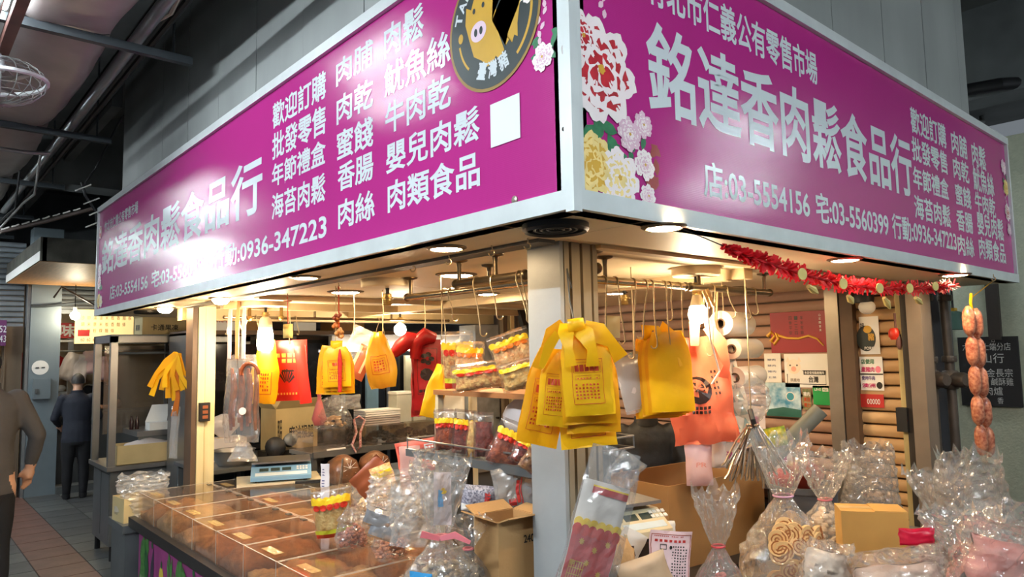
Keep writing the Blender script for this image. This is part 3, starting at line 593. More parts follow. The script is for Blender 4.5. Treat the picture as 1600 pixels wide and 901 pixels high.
# white carrier bags hung in far stall
def carrier(name, label, c, R, U, w, h, t_, mat, amp=.02, seed=1, group=None, cat='bag', n=(10, 14)):
    p = Pillow(c, R, U, w, h, t_, amp, seed, prof=lambda v: 1 - .25 * max(0, v) ** 2); mb = MB(); p.mesh(mb, *n)
    return tag(mb.build(name, mat, smooth=70), label, cat, group), p
class Pillow:
    """soft flat bag: front and back surfaces over (u, v) in [-1, 1]"""
    def __init__(s, c, R, U, w, h, t, amp=.01, seed=0, prof=None, bend=0., fq=2.2):
        s.c = V(c); s.R = R.normalized(); s.U = (U - s.R * U.dot(s.R)).normalized(); s.N = s.R.cross(s.U); s.w = w; s.h = h; s.t = t; s.amp = amp; s.sd = seed * 7.31; s.prof = prof; s.bend = bend; s.fq = fq
    def pt(s, u, v, side=1, off=0.):
        e = (max(0, 1 - u ** 4) * max(0, 1 - v ** 4)) ** .5; pw = s.prof(v) if s.prof else 1.
        nz = noise.noise(V((u * s.fq + s.sd, v * s.fq, side * .35))) * s.amp + noise.noise(V((u * s.fq * 2.7 + s.sd, v * s.fq * 2.7, side * .9 + 5))) * s.amp * .5
        ex = noise.noise(V((s.sd + 3, v * 1.7, u * .4))) * s.amp * .8
        return s.c + s.R * (u * s.w / 2 * pw + ex) + s.U * (v * s.h / 2 + noise.noise(V((u * 1.5, s.sd, 2))) * s.amp * .5) + s.N * (side * (s.t / 2 * e + .0006) + nz + s.bend * (u * u) + side * off)
    def mesh(s, mb, nu=10, nv=14, u0=-1, u1=1, v0=-1, v1=1, off=0.):
        mb.grid(lambda u, v: s.pt(u, v, 1, off), nu, nv, u0, u1, v0, v1); mb.grid(lambda u, v: s.pt(u, v, -1, off), nu, nv, u0, u1, v0, v1, flip=True); return mb
    def patch(s, mb, u0, u1, v0, v1, off=.002, nu=None, nv=None):
        nu = nu or max(1, int(abs(u1 - u0) * 5)); nv = nv or max(1, int(abs(v1 - v0) * 7))
        return mb.grid(lambda u, v: s.pt(u, v, 1, off), nu, nv, u0, u1, v0, v1)
    def frame(s, mb, u0, u1, v0, v1, t=.02, off=.002):
        k = s.w / s.h
        s.patch(mb, u0, u1, v1 - t * k, v1, off); s.patch(mb, u0, u1, v0, v0 + t * k, off); s.patch(mb, u0, u0 + t, v0, v1, off); s.patch(mb, u1 - t, u1, v0, v1, off); return mb
    def disc(s, mb, u, v, ru, rv, off=.002, n=16):
        return mb.add([s.pt(u, v, 1, off)] + [s.pt(u + ru * math.cos(2 * PI * i / n), v + rv * math.sin(2 * PI * i / n), 1, off) for i in range(n)], [(0, 1 + i, 1 + (i + 1) % n) for i in range(n)])
    def text(s, mb, body, u0, u1, v0, v1, off=.0025, bold=0.):
        vs, fs = text_mesh(body, bold); return mb.add([s.pt(u0 + (u1 - u0) * x, v0 + (v1 - v0) * y, 1, off) for x, y, z in vs], fs)
m_wp = plastic('white_polythene', (236, 228, 226), transl=.3); m_pinkp = plastic('pale_pink_polythene', (240, 208, 210), transl=.3)
for k, (px_, py_, w_, h_, r_, mm) in enumerate(((108, 572, .22, .42, -.35, m_wp), (125, 575, .2, .42, -.1, m_wp), (140, 565, .22, .36, 0, m_pinkp), (158, 575, .20, .36, .05, m_pinkp))):
    c = P(px_, py_, y=11.2); carrier('plastic_bag', ['leftmost tilted white plastic bag hanging in far stall', 'second white plastic bag hanging above man in navy jacket', 'pale pink plastic bag hanging left of the cart post', 'pale pink plastic bag hanging between the cart posts'][k], c, V((math.cos(r_), 0, math.sin(r_))), Z, w_, h_, .1, mm, .02, k)
tag(MB().cyl((.5, 11.2, P(120, 548, y=11.2).z), (2.4, 11.2, P(120, 548, y=11.2).z), .012, 8).box(.5, .53, 11.18, 11.22, 1.06, P(120, 548, y=11.2).z).box(2.37, 2.4, 11.18, 11.22, 1.06, P(120, 548, y=11.2).z).build('hanging_rail', m_ssd), 'thin rail carrying the white bags of far stall', 'rail')
# counter of far stall
tag(MB().box(.5, 3.0, 10.95, 11.05, 0, 1.02).box(.5, 3.0, 10.85, 11.5, 1.02, 1.06).build('stall_counter', m_ssd), 'dull steel counter of the far stall behind man in navy', 'counter')
# concrete canopy with wooden underside
t = thing('concrete_canopy', 'stained concrete canopy box with wooden underside before far pillar', 'canopy', (.4, 9, 2.9))
zt = P(62, 370, y=7.65).z
m_cc = M('canopy_concrete', (84, 82, 74), .85, var=.35, scale=5, bump=.3); m_cu = M('canopy_wood', (196, 146, 92), .5, var=.15, stretch=(6, .6, 1))
MB().box(-.14, 1.6, 7.62, 7.7, 2.9, zt).build('front_fascia', m_cc, t); MB().box(-.16, -.10, 7.62, 10.45, 2.9, zt).build('side_fascia', m_cc, t); MB().box(-.15, 1.6, 7.66, 10.45, 2.895, 2.91).build('underside', m_cu, t); MB().box(-.1, 1.6, 7.7, 10.45, zt - .05, zt).build('top', m_cc, t)
MB().box(-.165, -.16, 7.62, 10.45, 2.9, 3.0).build('pale_strip', m_white, t)
# stainless food cart
t = thing('food_cart', 'stainless steel food cart with open frame behind the counter end', 'cart', (.8, 6.55, 0))
for xx, yy in ((.26, 6.2), (.26, 6.88), (1.5, 6.2), (1.5, 6.88)): MB().box(xx - .03, xx + .03, yy - .03, yy + .03, .86, 2.06).build('upright', m_ss, t)
MB().box(.23, 1.53, 6.17, 6.23, 2.0, 2.06).build('top_rail', m_ss, t); MB().box(.23, 1.53, 6.85, 6.91, 2.0, 2.06).build('top_rail', m_ss, t); MB().box(.23, .29, 6.17, 6.91, 2.0, 2.06).build('top_rail', m_ss, t); MB().box(.23, 1.53, 6.17, 6.91, 2.06, 2.075).build('roof_sheet', m_ssd, t)
MB().cyl((.29, 6.25, 1.90), (1.5, 6.25, 1.90), .012, 8).build('hanging_rail', m_ssd, t)
MB().box(.22, 1.54, 6.15, 6.93, .82, .86).build('worktop', m_ss, t); MB().box(.26, 1.5, 6.2, 6.88, .14, .82).build('body', m_ssd, t)
for k in range(2): MB().box(.255, .262, 6.22 + k * .33, 6.53 + k * .33, .2, .78).build('door', m_ssd, t)
for xx, yy in ((.3, 6.24), (.3, 6.84), (1.46, 6.24), (1.46, 6.84)): MB().cyl((xx, yy, 0), (xx, yy, .15), .025, 10).build('foot', m_blk, t)
f_pane = film('smoky_pane', (176, 160, 140), op=.22, rough=.1, bump=.05)
MB().box(.32, .9, 6.86, 6.87, 1.1, 1.98).build('pane', f_pane, t); MB().box(.9, 1.48, 6.86, 6.87, 1.1, 1.98).build('pane', f_pane, t); MB().box(.885, .915, 6.85, 6.88, .9, 2.0).build('mullion', m_ss, t)
MB().box(.5, 1.5, 6.3, 6.85, 1.10, 1.15).build('upper_worktop', m_ss, t); MB().box(.52, 1.5, 6.32, 6.36, .98, 1.10).build('slotted_panel', m_ssd, t)
def carton(name, label, c, a, b, h, ang, mat, txt=None, flaps=0, open_=False, group=None, txts=()):
    """cardboard box; open boxes have four walls, a floor and flaps; faces along local -Y carry print"""
    t = thing(name, label, 'box', c, group); R = V((math.cos(ang), math.sin(ang), 0)); U = V((-math.sin(ang), math.cos(ang), 0)); c = V(c); th = .005
    if open_:
        MB().obox(c + Z * th / 2, R, U, Z, a, b, th).build('floor_panel', mat, t)
        for k in (-1, 1):
            MB().obox(c + U * (k * (b - th) / 2) + Z * h / 2, R, U, Z, a, th, h).build('side', mat, t); MB().obox(c + R * (k * (a - th) / 2) + Z * h / 2, R, U, Z, th, b - 2 * th, h).build('side', mat, t)
            if flaps:
                o = c + U * (k * b / 2) + Z * h; d = (U * k * math.cos(flaps) + Z * math.sin(flaps)).normalized()
                MB().obox(o + d * b * .22, R, d, R.cross(d), a * .98, b * .44, th).build('flap', mat, t)
                o = c + R * (k * a / 2) + Z * h; f2 = flaps * .6 if k > 0 else flaps * 1.1; d = (R * k * math.cos(f2) + Z * math.sin(f2)).normalized()
                MB().obox(o + d * b * .2, U, d, U.cross(d), b * .96, b * .40, th).build('flap', mat, t)
    else:
        MB().obox(c + Z * h / 2, R, U, Z, a, b, h).build('body', mat, t)
        MB().obox(c + Z * (h + .001), R, U, Z, a, .05, .002).build('tape', M('parcel_tape', (206, 170, 110), .3), t)
        MB().obox(c + R * (a / 4 + .0005) + U * 0 + Z * (h + .0022), R, U, Z, a / 2 - .004, b - .004, .003).build('lid_flap', mat, t)
    for s_, rx, rz, w_, hh, mm, side in txts:
        mb = MB()
        if side == 'f': text_into(mb, s_, c - U * (b / 2 + .0015) + R * (a * (rx - .5)) + Z * (h * rz), R, Z, -U, a * w_, h * hh, .02)
        else: text_into(mb, s_, c - R * (a / 2 + .0015) - U * (b * (rx - .5)) + Z * (h * rz), -U, Z, -R, b * w_, h * hh, .02)
        mb.build('lettering', mm, t)
    return t
carton('cardboard_box', 'cardboard box with open flaps on top of the steel cart', (.72, 6.4, 2.075), .42, .3, .17, 0, m_card2, open_=True, flaps=.9, txts=[('卡通果凍', .18, .25, .6, .35, m_ink, 'f'), ('果凍', .2, .25, .5, .35, m_ink, 's')])
carton('cardboard_tray', 'shallow yellow cardboard tray on the cart worktop', (.62, 6.33, .86), .62, .26, .18, 0, m_card2, open_=True)
sack('plastic_bag', 'white plastic bag lying in the shallow tray on the cart', (.6, 6.33, .90), (.22, .1, .18), m_wp)
tag(MB().box(.98, 1.2, 6.2, 6.5, .86, 1.03).build('plastic_crate', M('crate_red_brown', (120, 52, 40), .5)), 'dark red crate beside the shallow yellow tray', 'crate')
t = thing('foam_box', 'white foam lunch box with raised lid on cart', 'box', (.72, 6.42, 1.15)); MB().box(.62, .82, 6.34, 6.5, 1.15, 1.22).build('tray', m_white, t); MB().add([(.62, 6.5, 1.22), (.82, 6.5, 1.22), (.86, 6.58, 1.38), (.70, 6.58, 1.38), (.62, 6.51, 1.22), (.82, 6.51, 1.22), (.86, 6.59, 1.38), (.70, 6.59, 1.38)], [(0, 1, 2, 3), (7, 6, 5, 4), (0, 3, 7, 4), (1, 5, 6, 2), (2, 6, 7, 3)]).build('lid', m_white, t)
tag(MB().lathe((.98, 6.5, 1.15), [(.08, 0), (.09, .07), (.092, .07), (.085, .07)], 18).build('steel_pot', m_ss, smooth=True), 'small steel pot on cart beside the foam lunch box', 'pot'); tag(MB().lathe((1.2, 6.5, 1.15), [(.09, 0), (.1, .09), (.095, .09)], 18).build('steel_pot', m_ss, smooth=True), 'wider steel pot on cart nearest the cream post', 'pot')
for k in range(2): tag(MB().lathe((.52 + k * .05, 6.6, 1.15), [(.018, 0), (.02, .08), (.008, .11), (.008, .13)], 10).build('sauce_bottle', M('sauce_dark', (52, 22, 18), .25), smooth=True), ['dark sauce bottle at left of the pair on the cart', 'dark sauce bottle at right of the pair on the cart'][k], 'bottle')
tag(MB().rbox((.92, 6.38, 1.15), .14, .1, .03).build('napkin_pack', M('green_pack', (120, 190, 160), .5)), 'pale green packet between lunch box and pots', 'packet')
tag(MB().tube([P(0, 362, y=7), P(70, 346, y=7), P(145, 326, y=7)], .018, 6).build('signal_rail', M('rail_brown', (104, 92, 86), .5)), 'brown rail slanting above the concrete canopy', 'rail')
for k in range(8):
    q = P(8 + k * 16, 357 - k * 4.2, y=6.98); tag(MB().tube([q - X * .03 - Z * .012, q, q + X * .03 + Z * .018], .007, 5).build('cable_clip', m_white), hk[k] + ' small white clip from left on the slanting brown rail', 'clip', 'clips on the brown rail')
t = thing('antenna', 'small antenna of white rods on bent black stem by sign end', 'antenna', P(150, 350, y=5.75))
for px_, py_ in ((130, 293), (143, 314), (152, 331), (146, 350)):
    q = P(px_, py_, y=5.75); MB().tube([q - X * .06 - Z * .035, q + X * .06 + Z * .035], .006, 6).build('rod', m_white, t)
MB().tube([P(128, 285, y=5.76), P(133, 305, y=5.76), P(150, 330, y=5.76), P(152, 352, y=5.76), (.02, 5.66, 2.99)], .012, 6).build('stem', m_dkp, t)
MB().tube([(.14, 5.35, 3.95), P(190, 183, y=5.5), P(150, 262, y=5.7), P(130, 290, y=5.76)], .008, 6).build('cable', m_dkp, t)
tag(MB().tube([P(0, 232, y=5.2), P(40, 238, y=5.2), P(78, 240, y=5.2)], .016, 8).build('conduit_pipe', m_galv, smooth=True), 'short pale pipe crossing under the duct at the left', 'pipe')
tag(MB().tube([P(48, 478, y=10.48), P(70, 478, y=10.48), P(160, 470, y=10.48)], .02, 6).build('conduit_pipe', m_ang), 'dark steel conduit across the top of the far pillar', 'pipe')
tag(MB().tube([P(84, 465, y=10.2), P(96, 448, y=10.2), P(118, 460, y=10.2), P(150, 478, y=10.2)], .014, 6).build('hanging_cable', m_dkp), 'black wire looping under the canopy at the far pillar', 'cable')

# ================================================================== PEOPLE
def person(label, base, H, face, coat, trouser, skin, hair, hem=.46, arms=None, lean=0., sleeve=1., long_=False):
    """one continuous body (lofted limbs merged by a voxel remesh), coloured by region; hair is a child"""
    base = V(base); F = V((math.cos(face), math.sin(face), 0)); R = V((F.y, -F.x, 0)); S = H / 1.72
    def L(r, f, z): return base + (R * r + F * (f + lean * max(0, z - .95)) + Z * z) * S
    mb = MB()
    def loft(rows, n=16):
        vs = [L(cx + rx * math.cos(2 * PI * i / n), cy + ry * math.sin(2 * PI * i / n), z) for cx, cy, z, rx, ry in rows for i in range(n)]
        k = len(rows); mb.add(vs, [(i * n + j, i * n + (j + 1) % n, (i + 1) * n + (j + 1) % n, (i + 1) * n + j) for i in range(k - 1) for j in range(n)] + [tuple(range(n - 1, -1, -1)), tuple((k - 1) * n + j for j in range(n))])
    loft([(0, 0, .74, .17, .125), (0, 0, .80, .185, .14), (0, 0, .95, .18, .135), (0, .005, 1.08, .17, .125), (0, .0, 1.22, .19, .135), (0, -.005, 1.34, .20, .13), (0, -.005, 1.41, .17, .11), (0, 0, 1.46, .09, .085), (0, .01, 1.50, .062, .065), (0, .02, 1.56, .055, .06)])
    for s in (-1, 1):
        loft([(s * .10, .01, .0, .05, .075), (s * .10, .01, .06, .05, .07), (s * .10, -.02, .12, .052, .058), (s * .10, -.015, .28, .066, .07), (s * .098, 0, .46, .07, .075), (s * .095, 0, .62, .09, .095), (s * .09, 0, .84, .10, .115)])
        mb.ball(L(s * .105, .09, .035), (.05 * S, .05 * S, .034 * S), 10, 6); mb.ball(L(s * .105, .04, .04), (.055 * S, .06 * S, .04 * S), 10, 6)
    # head: skull, jaw, nose, ears
    mb.ball(L(0, .025, 1.63), (.078 * S, .078 * S, .105 * S), 14, 10); mb.ball(L(0, .045, 1.575), (.058 * S, .058 * S, .05 * S), 10, 7); mb.ball(L(0, .115, 1.615), (.016 * S, .016 * S, .026 * S), 6, 5)
    for s in (-1, 1): mb.ball(L(s * .08, .02, 1.62), (.014 * S, .014 * S, .03 * S), 6, 5)
    hands = []
    for s, (el, wr) in zip((-1, 1), arms or (((-.25, .02, 1.12), (-.24, .14, .92)), ((.25, .02, 1.12), (.24, .14, .92)))):
        sh = L(s * .175, -.005, 1.385); e_, w_ = L(*el), L(*wr)
        mb.tube([sh, sh.lerp(e_, .5), e_, e_.lerp(w_, .5), w_], [.072 * S, .066 * S, .056 * S, .05 * S, .036 * S], 10); mb.ball(sh, .076 * S, 10, 7); mb.ball(e_, .057 * S, 8, 6)
        d = (w_ - e_).normalized(); side = d.cross(Z if abs(d.z) < .9 else F).normalized()
        mb.tube([w_, w_ + d * .05 * S, w_ + d * .095 * S], [.03 * S, .038 * S, .034 * S], 8)
        for k, ln in enumerate((.07, .08, .075, .058)):
            q = w_ + d * .09 * S + side * ((k - 1.5) * .019 * S); mb.tube([q, q + d * ln * .5 * S, q + (d * ln * .9 - Z * .02) * S], [.0095 * S, .009 * S, .008 * S], 6)
        q = w_ + d * .03 * S - side * (.03 * S); mb.tube([q, q + (d * .03 - side * .025) * S, q + (d * .06 - side * .03) * S], [.012 * S, .011 * S, .009 * S], 6)
        hands.append((w_, e_))
    o = mb.build('person', [coat]); rm = o.modifiers.new('r', 'REMESH'); rm.mode = 'VOXEL'; rm.voxel_size = .013 * S; rm.use_smooth_shade = True; sm = o.modifiers.new('s', 'SMOOTH'); sm.iterations = 4; sm.factor = .5
    bpy.context.view_layer.update(); me = bpy.data.meshes.new_from_object(o.evaluated_get(bpy.context.evaluated_depsgraph_get()))
    o.modifiers.clear(); o.data = me; me.materials.clear(); [me.materials.append(x) for x in (coat, trouser, skin, m_blk)]
    loc = o.location; idx = []
    for p in me.polygons:
        c = p.center + loc; z = (c.z - base.z) / S; k = 0; rad = ((c - base) - Z * (c.z - base.z)).dot(R) / S
        if z < .075: k = 3
        elif z < hem * 1.72: k = 1
        if z > 1.475 and abs(rad) < .14: k = 2
        for w_, e_ in hands:
            if (c - w_).dot((w_ - e_).normalized()) > -.02 * S and (c - w_).length < .24 * S: k = 2
            if sleeve < 1:
                m_ = (c - e_).dot((w_ - e_).normalized()); ll = (w_ - e_).length
                if m_ > -.0 and (c - e_ - (w_ - e_).normalized() * m_).length < .09 * S: k = 2
        idx.append(k)
    me.polygons.foreach_set('material_index', idx); me.polygons.foreach_set('use_smooth', [True] * len(idx))
    hb = MB(); n, m = 18, 8; vs = []
    for i in range(m + 1):
        th = PI * .60 * i / m
        for j in range(n):
            a = 2 * PI * j / n; fr = math.cos(a); cut = th if fr < .2 else min(th, PI * .34)
            k = 1 + .03 * noise.noise(V((math.cos(a) * 4, math.sin(a) * 4, th * 4)))
            vs.append(L(.086 * math.sin(cut) * math.sin(a) * k, .022 + .087 * math.sin(cut) * math.cos(a) * k, 1.632 + .112 * math.cos(cut) * k))
    hb.add(vs, [(i * n + j, i * n + (j + 1) % n, (i + 1) * n + (j + 1) % n, (i + 1) * n + j) for i in range(m) for j in range(n)])
    hb.build('hair', hair, o, smooth=60)
    for s in (-1, 1): MB().ball(L(s * .032, .095, 1.64), .011 * S, 8, 6).build('eye', m_white, o, smooth=True)
    # collar as clothing child
    cb = MB(); n = 20; cb.add([L(q * math.cos(2 * PI * i / n), .01 + q * 1.02 * math.sin(2 * PI * i / n), zz) for q, zz in ((.088, 1.445), (.082, 1.505), (.072, 1.505), (.078, 1.445)) for i in range(n)], [(r * n + i, r * n + (i + 1) % n, ((r + 1) % 4) * n + (i + 1) % n, ((r + 1) % 4) * n + i) for r in range(4) for i in range(n)])
    cb.build('collar', coat, o, smooth=60)
    return tag(o, label, 'person')
def D0(px, py, d): return CAM + (FW + RT * ((px - 800) / FPX) + UP * ((450.5 - py) / FPX)) * d
m_navy = M('cloth_navy', (30, 34, 46), .8, var=.2, bump=.4, bscale=14); m_trou = M('cloth_black', (20, 20, 24), .85, var=.2, bump=.3, bscale=14); m_skin = M('skin', (208, 160, 130), .5, var=.06, sub=.1); m_hair = M('hair_black', (26, 22, 20), .5, var=.2, bump=.6, bscale=90); m_greyc = M('cloth_grey_brown', (70, 66, 64), .85, var=.12, bump=.35, bscale=9)
m_hairg = M('hair_greying', (56, 52, 48), .55, var=.3, bump=.6, bscale=90); m_tee = M('cloth_tee_black', (24, 24, 28), .85, var=.15, bump=.3)
person('person in navy jacket and black trousers standing with back turned by pillar', (.64, 9.95, 0), 1.64, 1.45, m_navy, m_trou, m_skin, m_hairg, arms=(((-.27, .04, 1.12), (-.2, .24, 1.0)), ((.27, .04, 1.12), (.2, .24, 1.0))), lean=.1)
pb = P(20, 900, z=0); c = D0(-26, 700, 5.2)
person('person in grey brown jacket walking away, cut by left edge of picture', (c.x, c.y, 0), 1.93, 1.75, m_greyc, m_trou, m_skin, m_hair, hem=.455, arms=(((-.27, .03, 1.12), (-.25, .16, .95)), ((.30, -.02, 1.14), (.29, .06, .93))))
c = P(163, 640, y=11.35)
person('person in black short sleeved shirt serving inside the far stall', (c.x, 11.72, 0), 1.70, -1.35, m_tee, m_trou, m_skin, m_hair, arms=(((-.27, .08, 1.12), (-.1, .32, 1.12)), ((.27, .08, 1.12), (.1, .34, 1.12))), sleeve=.5)
m_puff = M('cloth_puffer_black', (16, 16, 19), .6, var=.2, bump=.9, bscale=9)
c = P(1010, 690, y=1.75)
person('person in black padded coat standing behind the hanging yellow bags', (c.x, 1.75, 0), 1.60, -2.3, m_puff, m_trou, m_skin, m_hair, hem=.42, arms=(((-.27, .05, 1.1), (-.2, .22, .98)), ((.27, .05, 1.1), (.2, .22, .98))))

# ================================================================== STALL LAMPS, RAILS, HOOKS
m_ring = M('downlight_ring', (96, 84, 66), .4, metal=.4); m_dl = glow('downlight_glow', WARM, DOWN_W)
def downlight(px, py, label, r=.055, drop=False):
    c = P(px, py, z=SZ); c.z = SZ; t = thing('downlight', label, 'light', c - Z * .012, 'round recessed lamps of the stall ceiling')
    MB().lathe(c, [(r * 1.32, 0), (r * 1.32, -.004), (r * 1.05, -.010), (r, -.008), (r, 0)], 28, caps=False).build('trim_ring', m_ring, t, smooth=True)
    if drop: MB().lathe(c, [(r * .98, -.002), (r * .9, -.02), (r * .6, -.038), (r * .0, -.044)], 24).build('diffuser', m_dl, t, smooth=True)
    else: MB().lathe(c, [(r * 1.0, -.004), (r * .9, -.010), (0, -.012)], 24).build('diffuser', m_dl, t, smooth=True)
    return c
for a in ((1037, 353, 'lit downlight right of the corner post, nearest the viewer', .052), (1320, 404, 'lit downlight under the middle of the right sign', .055), (1492, 428, 'lit downlight under the far end of the right sign', .06), (697, 386, 'lit downlight left of the corner post under the sign edge', .055),
          (477, 432, 'lit downlight midway under the left sign edge', .055), (540, 455, 'lit downlight above the middle yellow bag bundle', .08), (713, 428, 'lit downlight above the chrome rail', .075), (762, 458, 'lit downlight half hidden behind the chrome rails', .06),
          (962, 457, 'lit downlight above the film bags behind the right rail', .06)): downlight(*a)
downlight(345, 465, 'domed downlight beside the cream post under the sign', .055, True); downlight(258, 480, 'domed downlight over the steel cart end of the sign', .055, True)
downlight(1146, 449, 'lit downlight behind the bare lamp on the right', .06)
for k, (px_, py_) in enumerate(((868, 355), (231, 487))):
    c = P(px_, py_, z=SZ - .008); t = thing('ceiling_vent', ['round black ceiling vent above the corner post', 'round black vent under far left end of the sign'][k], 'vent', c - Z * .015, 'round black vents'); r = .098
    MB().lathe(c + Z * .008, [(r, 0), (r, -.016), (r * .93, -.024), (r * .86, -.018), (r * .86, 0)], 32, caps=False).build('rim', m_blk, t, smooth=True)
    for q in (.25, .45, .65): MB().tube([c + V((math.cos(a) * r * q, math.sin(a) * r * q, -.006)) for a in [2 * PI * i / 24 for i in range(24)]], .004, 5, closed=True).build('grille_ring', m_blk, t)
    for i in range(14): a = 2 * PI * i / 14; d = V((math.cos(a), math.sin(a), 0)); MB().tube([c + d * r * .2 - Z * .003, c + d * r * .87 - Z * .003], .0035, 4).build('grille_spoke', m_blk, t)
    MB().lathe(c, [(r * .86, .007), (0, .0071)], 24).build('back_disc', M('vent_dark', (30, 28, 26), .7), t)
m_brass = M('brass_dull', (168, 140, 84), .35, metal=.8, var=.15); m_bulbw = M('bulb_ceramic', (236, 220, 190), .5); m_bg = glow('bulb_glow', (1.0, .80, .52), BULB_W)
def lamp(px, py, label, bulb=None, rb=.12, drop=.12, br=.04, arms=False):
    c = P(px, py, z=SZ); t = thing('ceiling_lamp', label, 'lamp', c - Z * drop)
    MB().lathe(c, [(rb, 0), (rb, -.035), (rb * .96, -.04), (0, -.041)], 32).build('ceiling_plate', m_sof, t, smooth=True)
    MB().cyl(c - Z * .04, c - Z * .07, .010, 8).build('stem', m_blk, t)
    MB().lathe(c - Z * .07, [(.016, 0), (.022, -.004), (.022, -.016), (.03, -.018), (.03, -.024), (.021, -.026), (.022, -.032), (.02, -.036), (.022, -.042), (.02, -.046), (.022, -.052), (.018, -.058)], 18).build('socket', m_brass, t, smooth=True)
    q = c - Z * .122
    if bulb == 'globe':
        MB().lathe(q, [(.018, 0), (.022, -.012), (.032, -.05), (.0325, -.055)], 20).build('bulb_base', m_bulbw, t, smooth=True)
        MB().lathe(q - Z * .055, [(.0325, 0), (.040, -.02), (.043, -.04), (.038, -.062), (.02, -.078), (0, -.083)], 20).build('bulb', m_bg, t, smooth=True)
    if bulb == 'tall':
        MB().lathe(q + Z * .02, [(.02, 0), (.034, -.012), (.044, -.04), (.046, -.075), (.044, -.078)], 20).build('bulb_base', m_bulbw, t, smooth=True)
        MB().lathe(q - Z * .058, [(.042, 0), (.046, -.02), (.052, -.05), (.052, -.12), (.044, -.145), (0, -.15)], 20).build('bulb', m_bg, t, smooth=True)
    if bulb == 'small': MB().ball(q - Z * .05, .05, 14, 10).build('bulb', m_bg, t, smooth=True)
    if arms:
        for s in (-1, 1): MB().cyl(c + X * s * .085 - Y * s * .06 - Z * .04, c + X * s * .085 - Y * s * .06 - Z * .10, .012, 8).build('hook_stem', m_brass, t); MB().ball(c + X * s * .085 - Y * s * .06 - Z * .11, .02, 10, 7).build('hook_ball', m_brass, t, smooth=True)
    return t
lamp(1087, 418, 'ceiling lamp with glowing globe bulb above the orange bag', 'globe', .11)
lamp(415, 471, 'ceiling lamp with glowing tall bulb before the red bag', 'tall', .155, arms=True)
lamp(605, 437, 'ceiling lamp with an empty brass socket and no bulb', None, .13)
lamp(625, 482, 'ceiling lamp with small glowing bulb at back of stall', 'small', .12)
lamp(975, 440, 'round ceiling plate with bare socket behind the right rail', None, .1)
# chrome rails on stand-off brackets
m_chrome = M('chrome_pipe', (196, 180, 150), .2, metal=.9, var=.1); m_dchr = M('dark_pipe_metal', (112, 96, 74), .3, metal=.85, var=.15)
RAILS = {}
def rail(name, label, a, b, brs, mat, r=.016):
    a, b = V(a), V(b); t = thing('hanging_rail', label, 'rail', (a + b) / 2); d = (b - a).normalized()
    MB().cyl(a, b, r, 14).build('pipe', mat, t, smooth=True)
    for e_ in (a, b): MB().ball(e_, r * 1.25, 10, 7).build('end_cap', m_dchr, t, smooth=True)
    for q in brs:
        c = a.lerp(b, q); MB().lathe((c.x, c.y, SZ), [(.035, 0), (.032, -.006), (.012, -.012), (.009, -.03), (.009, c.z - SZ)], 14).build('bracket', m_dchr, t, smooth=True)
    RAILS[name] = (a, b)
RZ = 2.12
rail('l1', 'longer dark chrome rail left of the corner post', (.57, 1.68, RZ), (.57, .62, RZ), (.03, .6), m_chrome)
rail('l2', 'shorter dark pipe rail beside the corner post', (.37, 1.01, RZ), (.37, .60, RZ), (.05, .6), m_dchr)
rail('r1', 'long pale rail full of hooks right of the corner post', (.56, .59, RZ), (1.32, .59, RZ), (.3,), m_chrome)
rail('r2', 'dark rail section carrying film rolls at right', (1.36, .59, RZ), (2.05, .59, RZ), (.1, .93), m_dchr)
rail('r0', 'short dark pipe stub behind the corner post', (.53, .50, 2.15), (.64, .50, 2.15), (.9,), m_dchr, .018)
rail('b1', 'thin dark rail above the sausage bag by cream post', (.40, 3.71, RZ), (2.3, 3.71, RZ), (.02, .35, .7), m_dchr, .010)
m_hook = M('hook_metal', (196, 176, 140), .3, metal=.8)
def hook(px, rl, length, label, r_=.018, px2=None, y=None, curl=True):
    """S hook over a rail: drops from pixel column px on rail rl"""
    a, b = RAILS[rl]
    # nearest rail point to the pixel column
    best = min((abs((lambda d: 800 + FPX * d.dot(RT) / d.dot(FW))(a.lerp(b, q / 200) - CAM) - px), q) for q in range(201))[1]
    c = a.lerp(b, best / 200); d = (b - a).normalized(); n = d.cross(Z).normalized()
    pts = [c + n * (.018 * math.cos(q)) + Z * (.018 * math.sin(q)) for q in [PI * (1.15 - i * .19) for i in range(7)]]
    bot = c - Z * length + (d * ((px2 - px) / FPX * (c - CAM).dot(FW)) if px2 else V((0, 0, 0)))
    pts += [c + n * .018 - Z * .02, c.lerp(bot, .5) + n * .004]
    if curl: pts += [bot + n * .0 + Z * .02] + [bot + n * (-.016 + .016 * math.cos(q)) + Z * (.012 * -math.sin(q)) for q in [PI * (i * .2) for i in range(6)]]
    else: pts += [bot]
    return tag(MB().tube(pts, .0028, 6).build('s_hook', m_hook, smooth=True), label, 'hook', 'metal hooks on the rails'), bot
hk = hk or ['first', 'second', 'third', 'fourth', 'fifth', 'sixth', 'seventh', 'eighth', 'ninth', 'tenth', 'eleventh', 'twelfth', 'thirteenth']
for k, (px_, ln, p2) in enumerate(((942, .26, 945), (960, .24, 980), (988, .3, 988), (1006, .22, 1000), (1016, .26, 1028), (1036, .30, 1050), (1044, .14, 1052), (1060, .30, 1070))): hook(px_, 'r1', ln, hk[k] + ' wire hook from the post on the long pale rail', px2=p2)
for k, (px_, ln, p2) in enumerate(((1132, .12, 1160), (1160, .13, 1180), (1176, .10, 1190), (1112, .30, 1108))): hook(px_, 'r2', ln, hk[k] + ' wire hook on the dark right rail with film rolls', px2=p2)
for k, (px_, rl, ln, p2) in enumerate(((695, 'l1', .3, 698), (706, 'l1', .12, 708), (745, 'l2', .20, 752), (772, 'l2', .14, 777), (812, 'l2', .16, 826), (826, 'l2', .17, 832))): hook(px_, rl, ln, hk[k] + ' wire hook counted from left on the two post side rails', px2=p2)
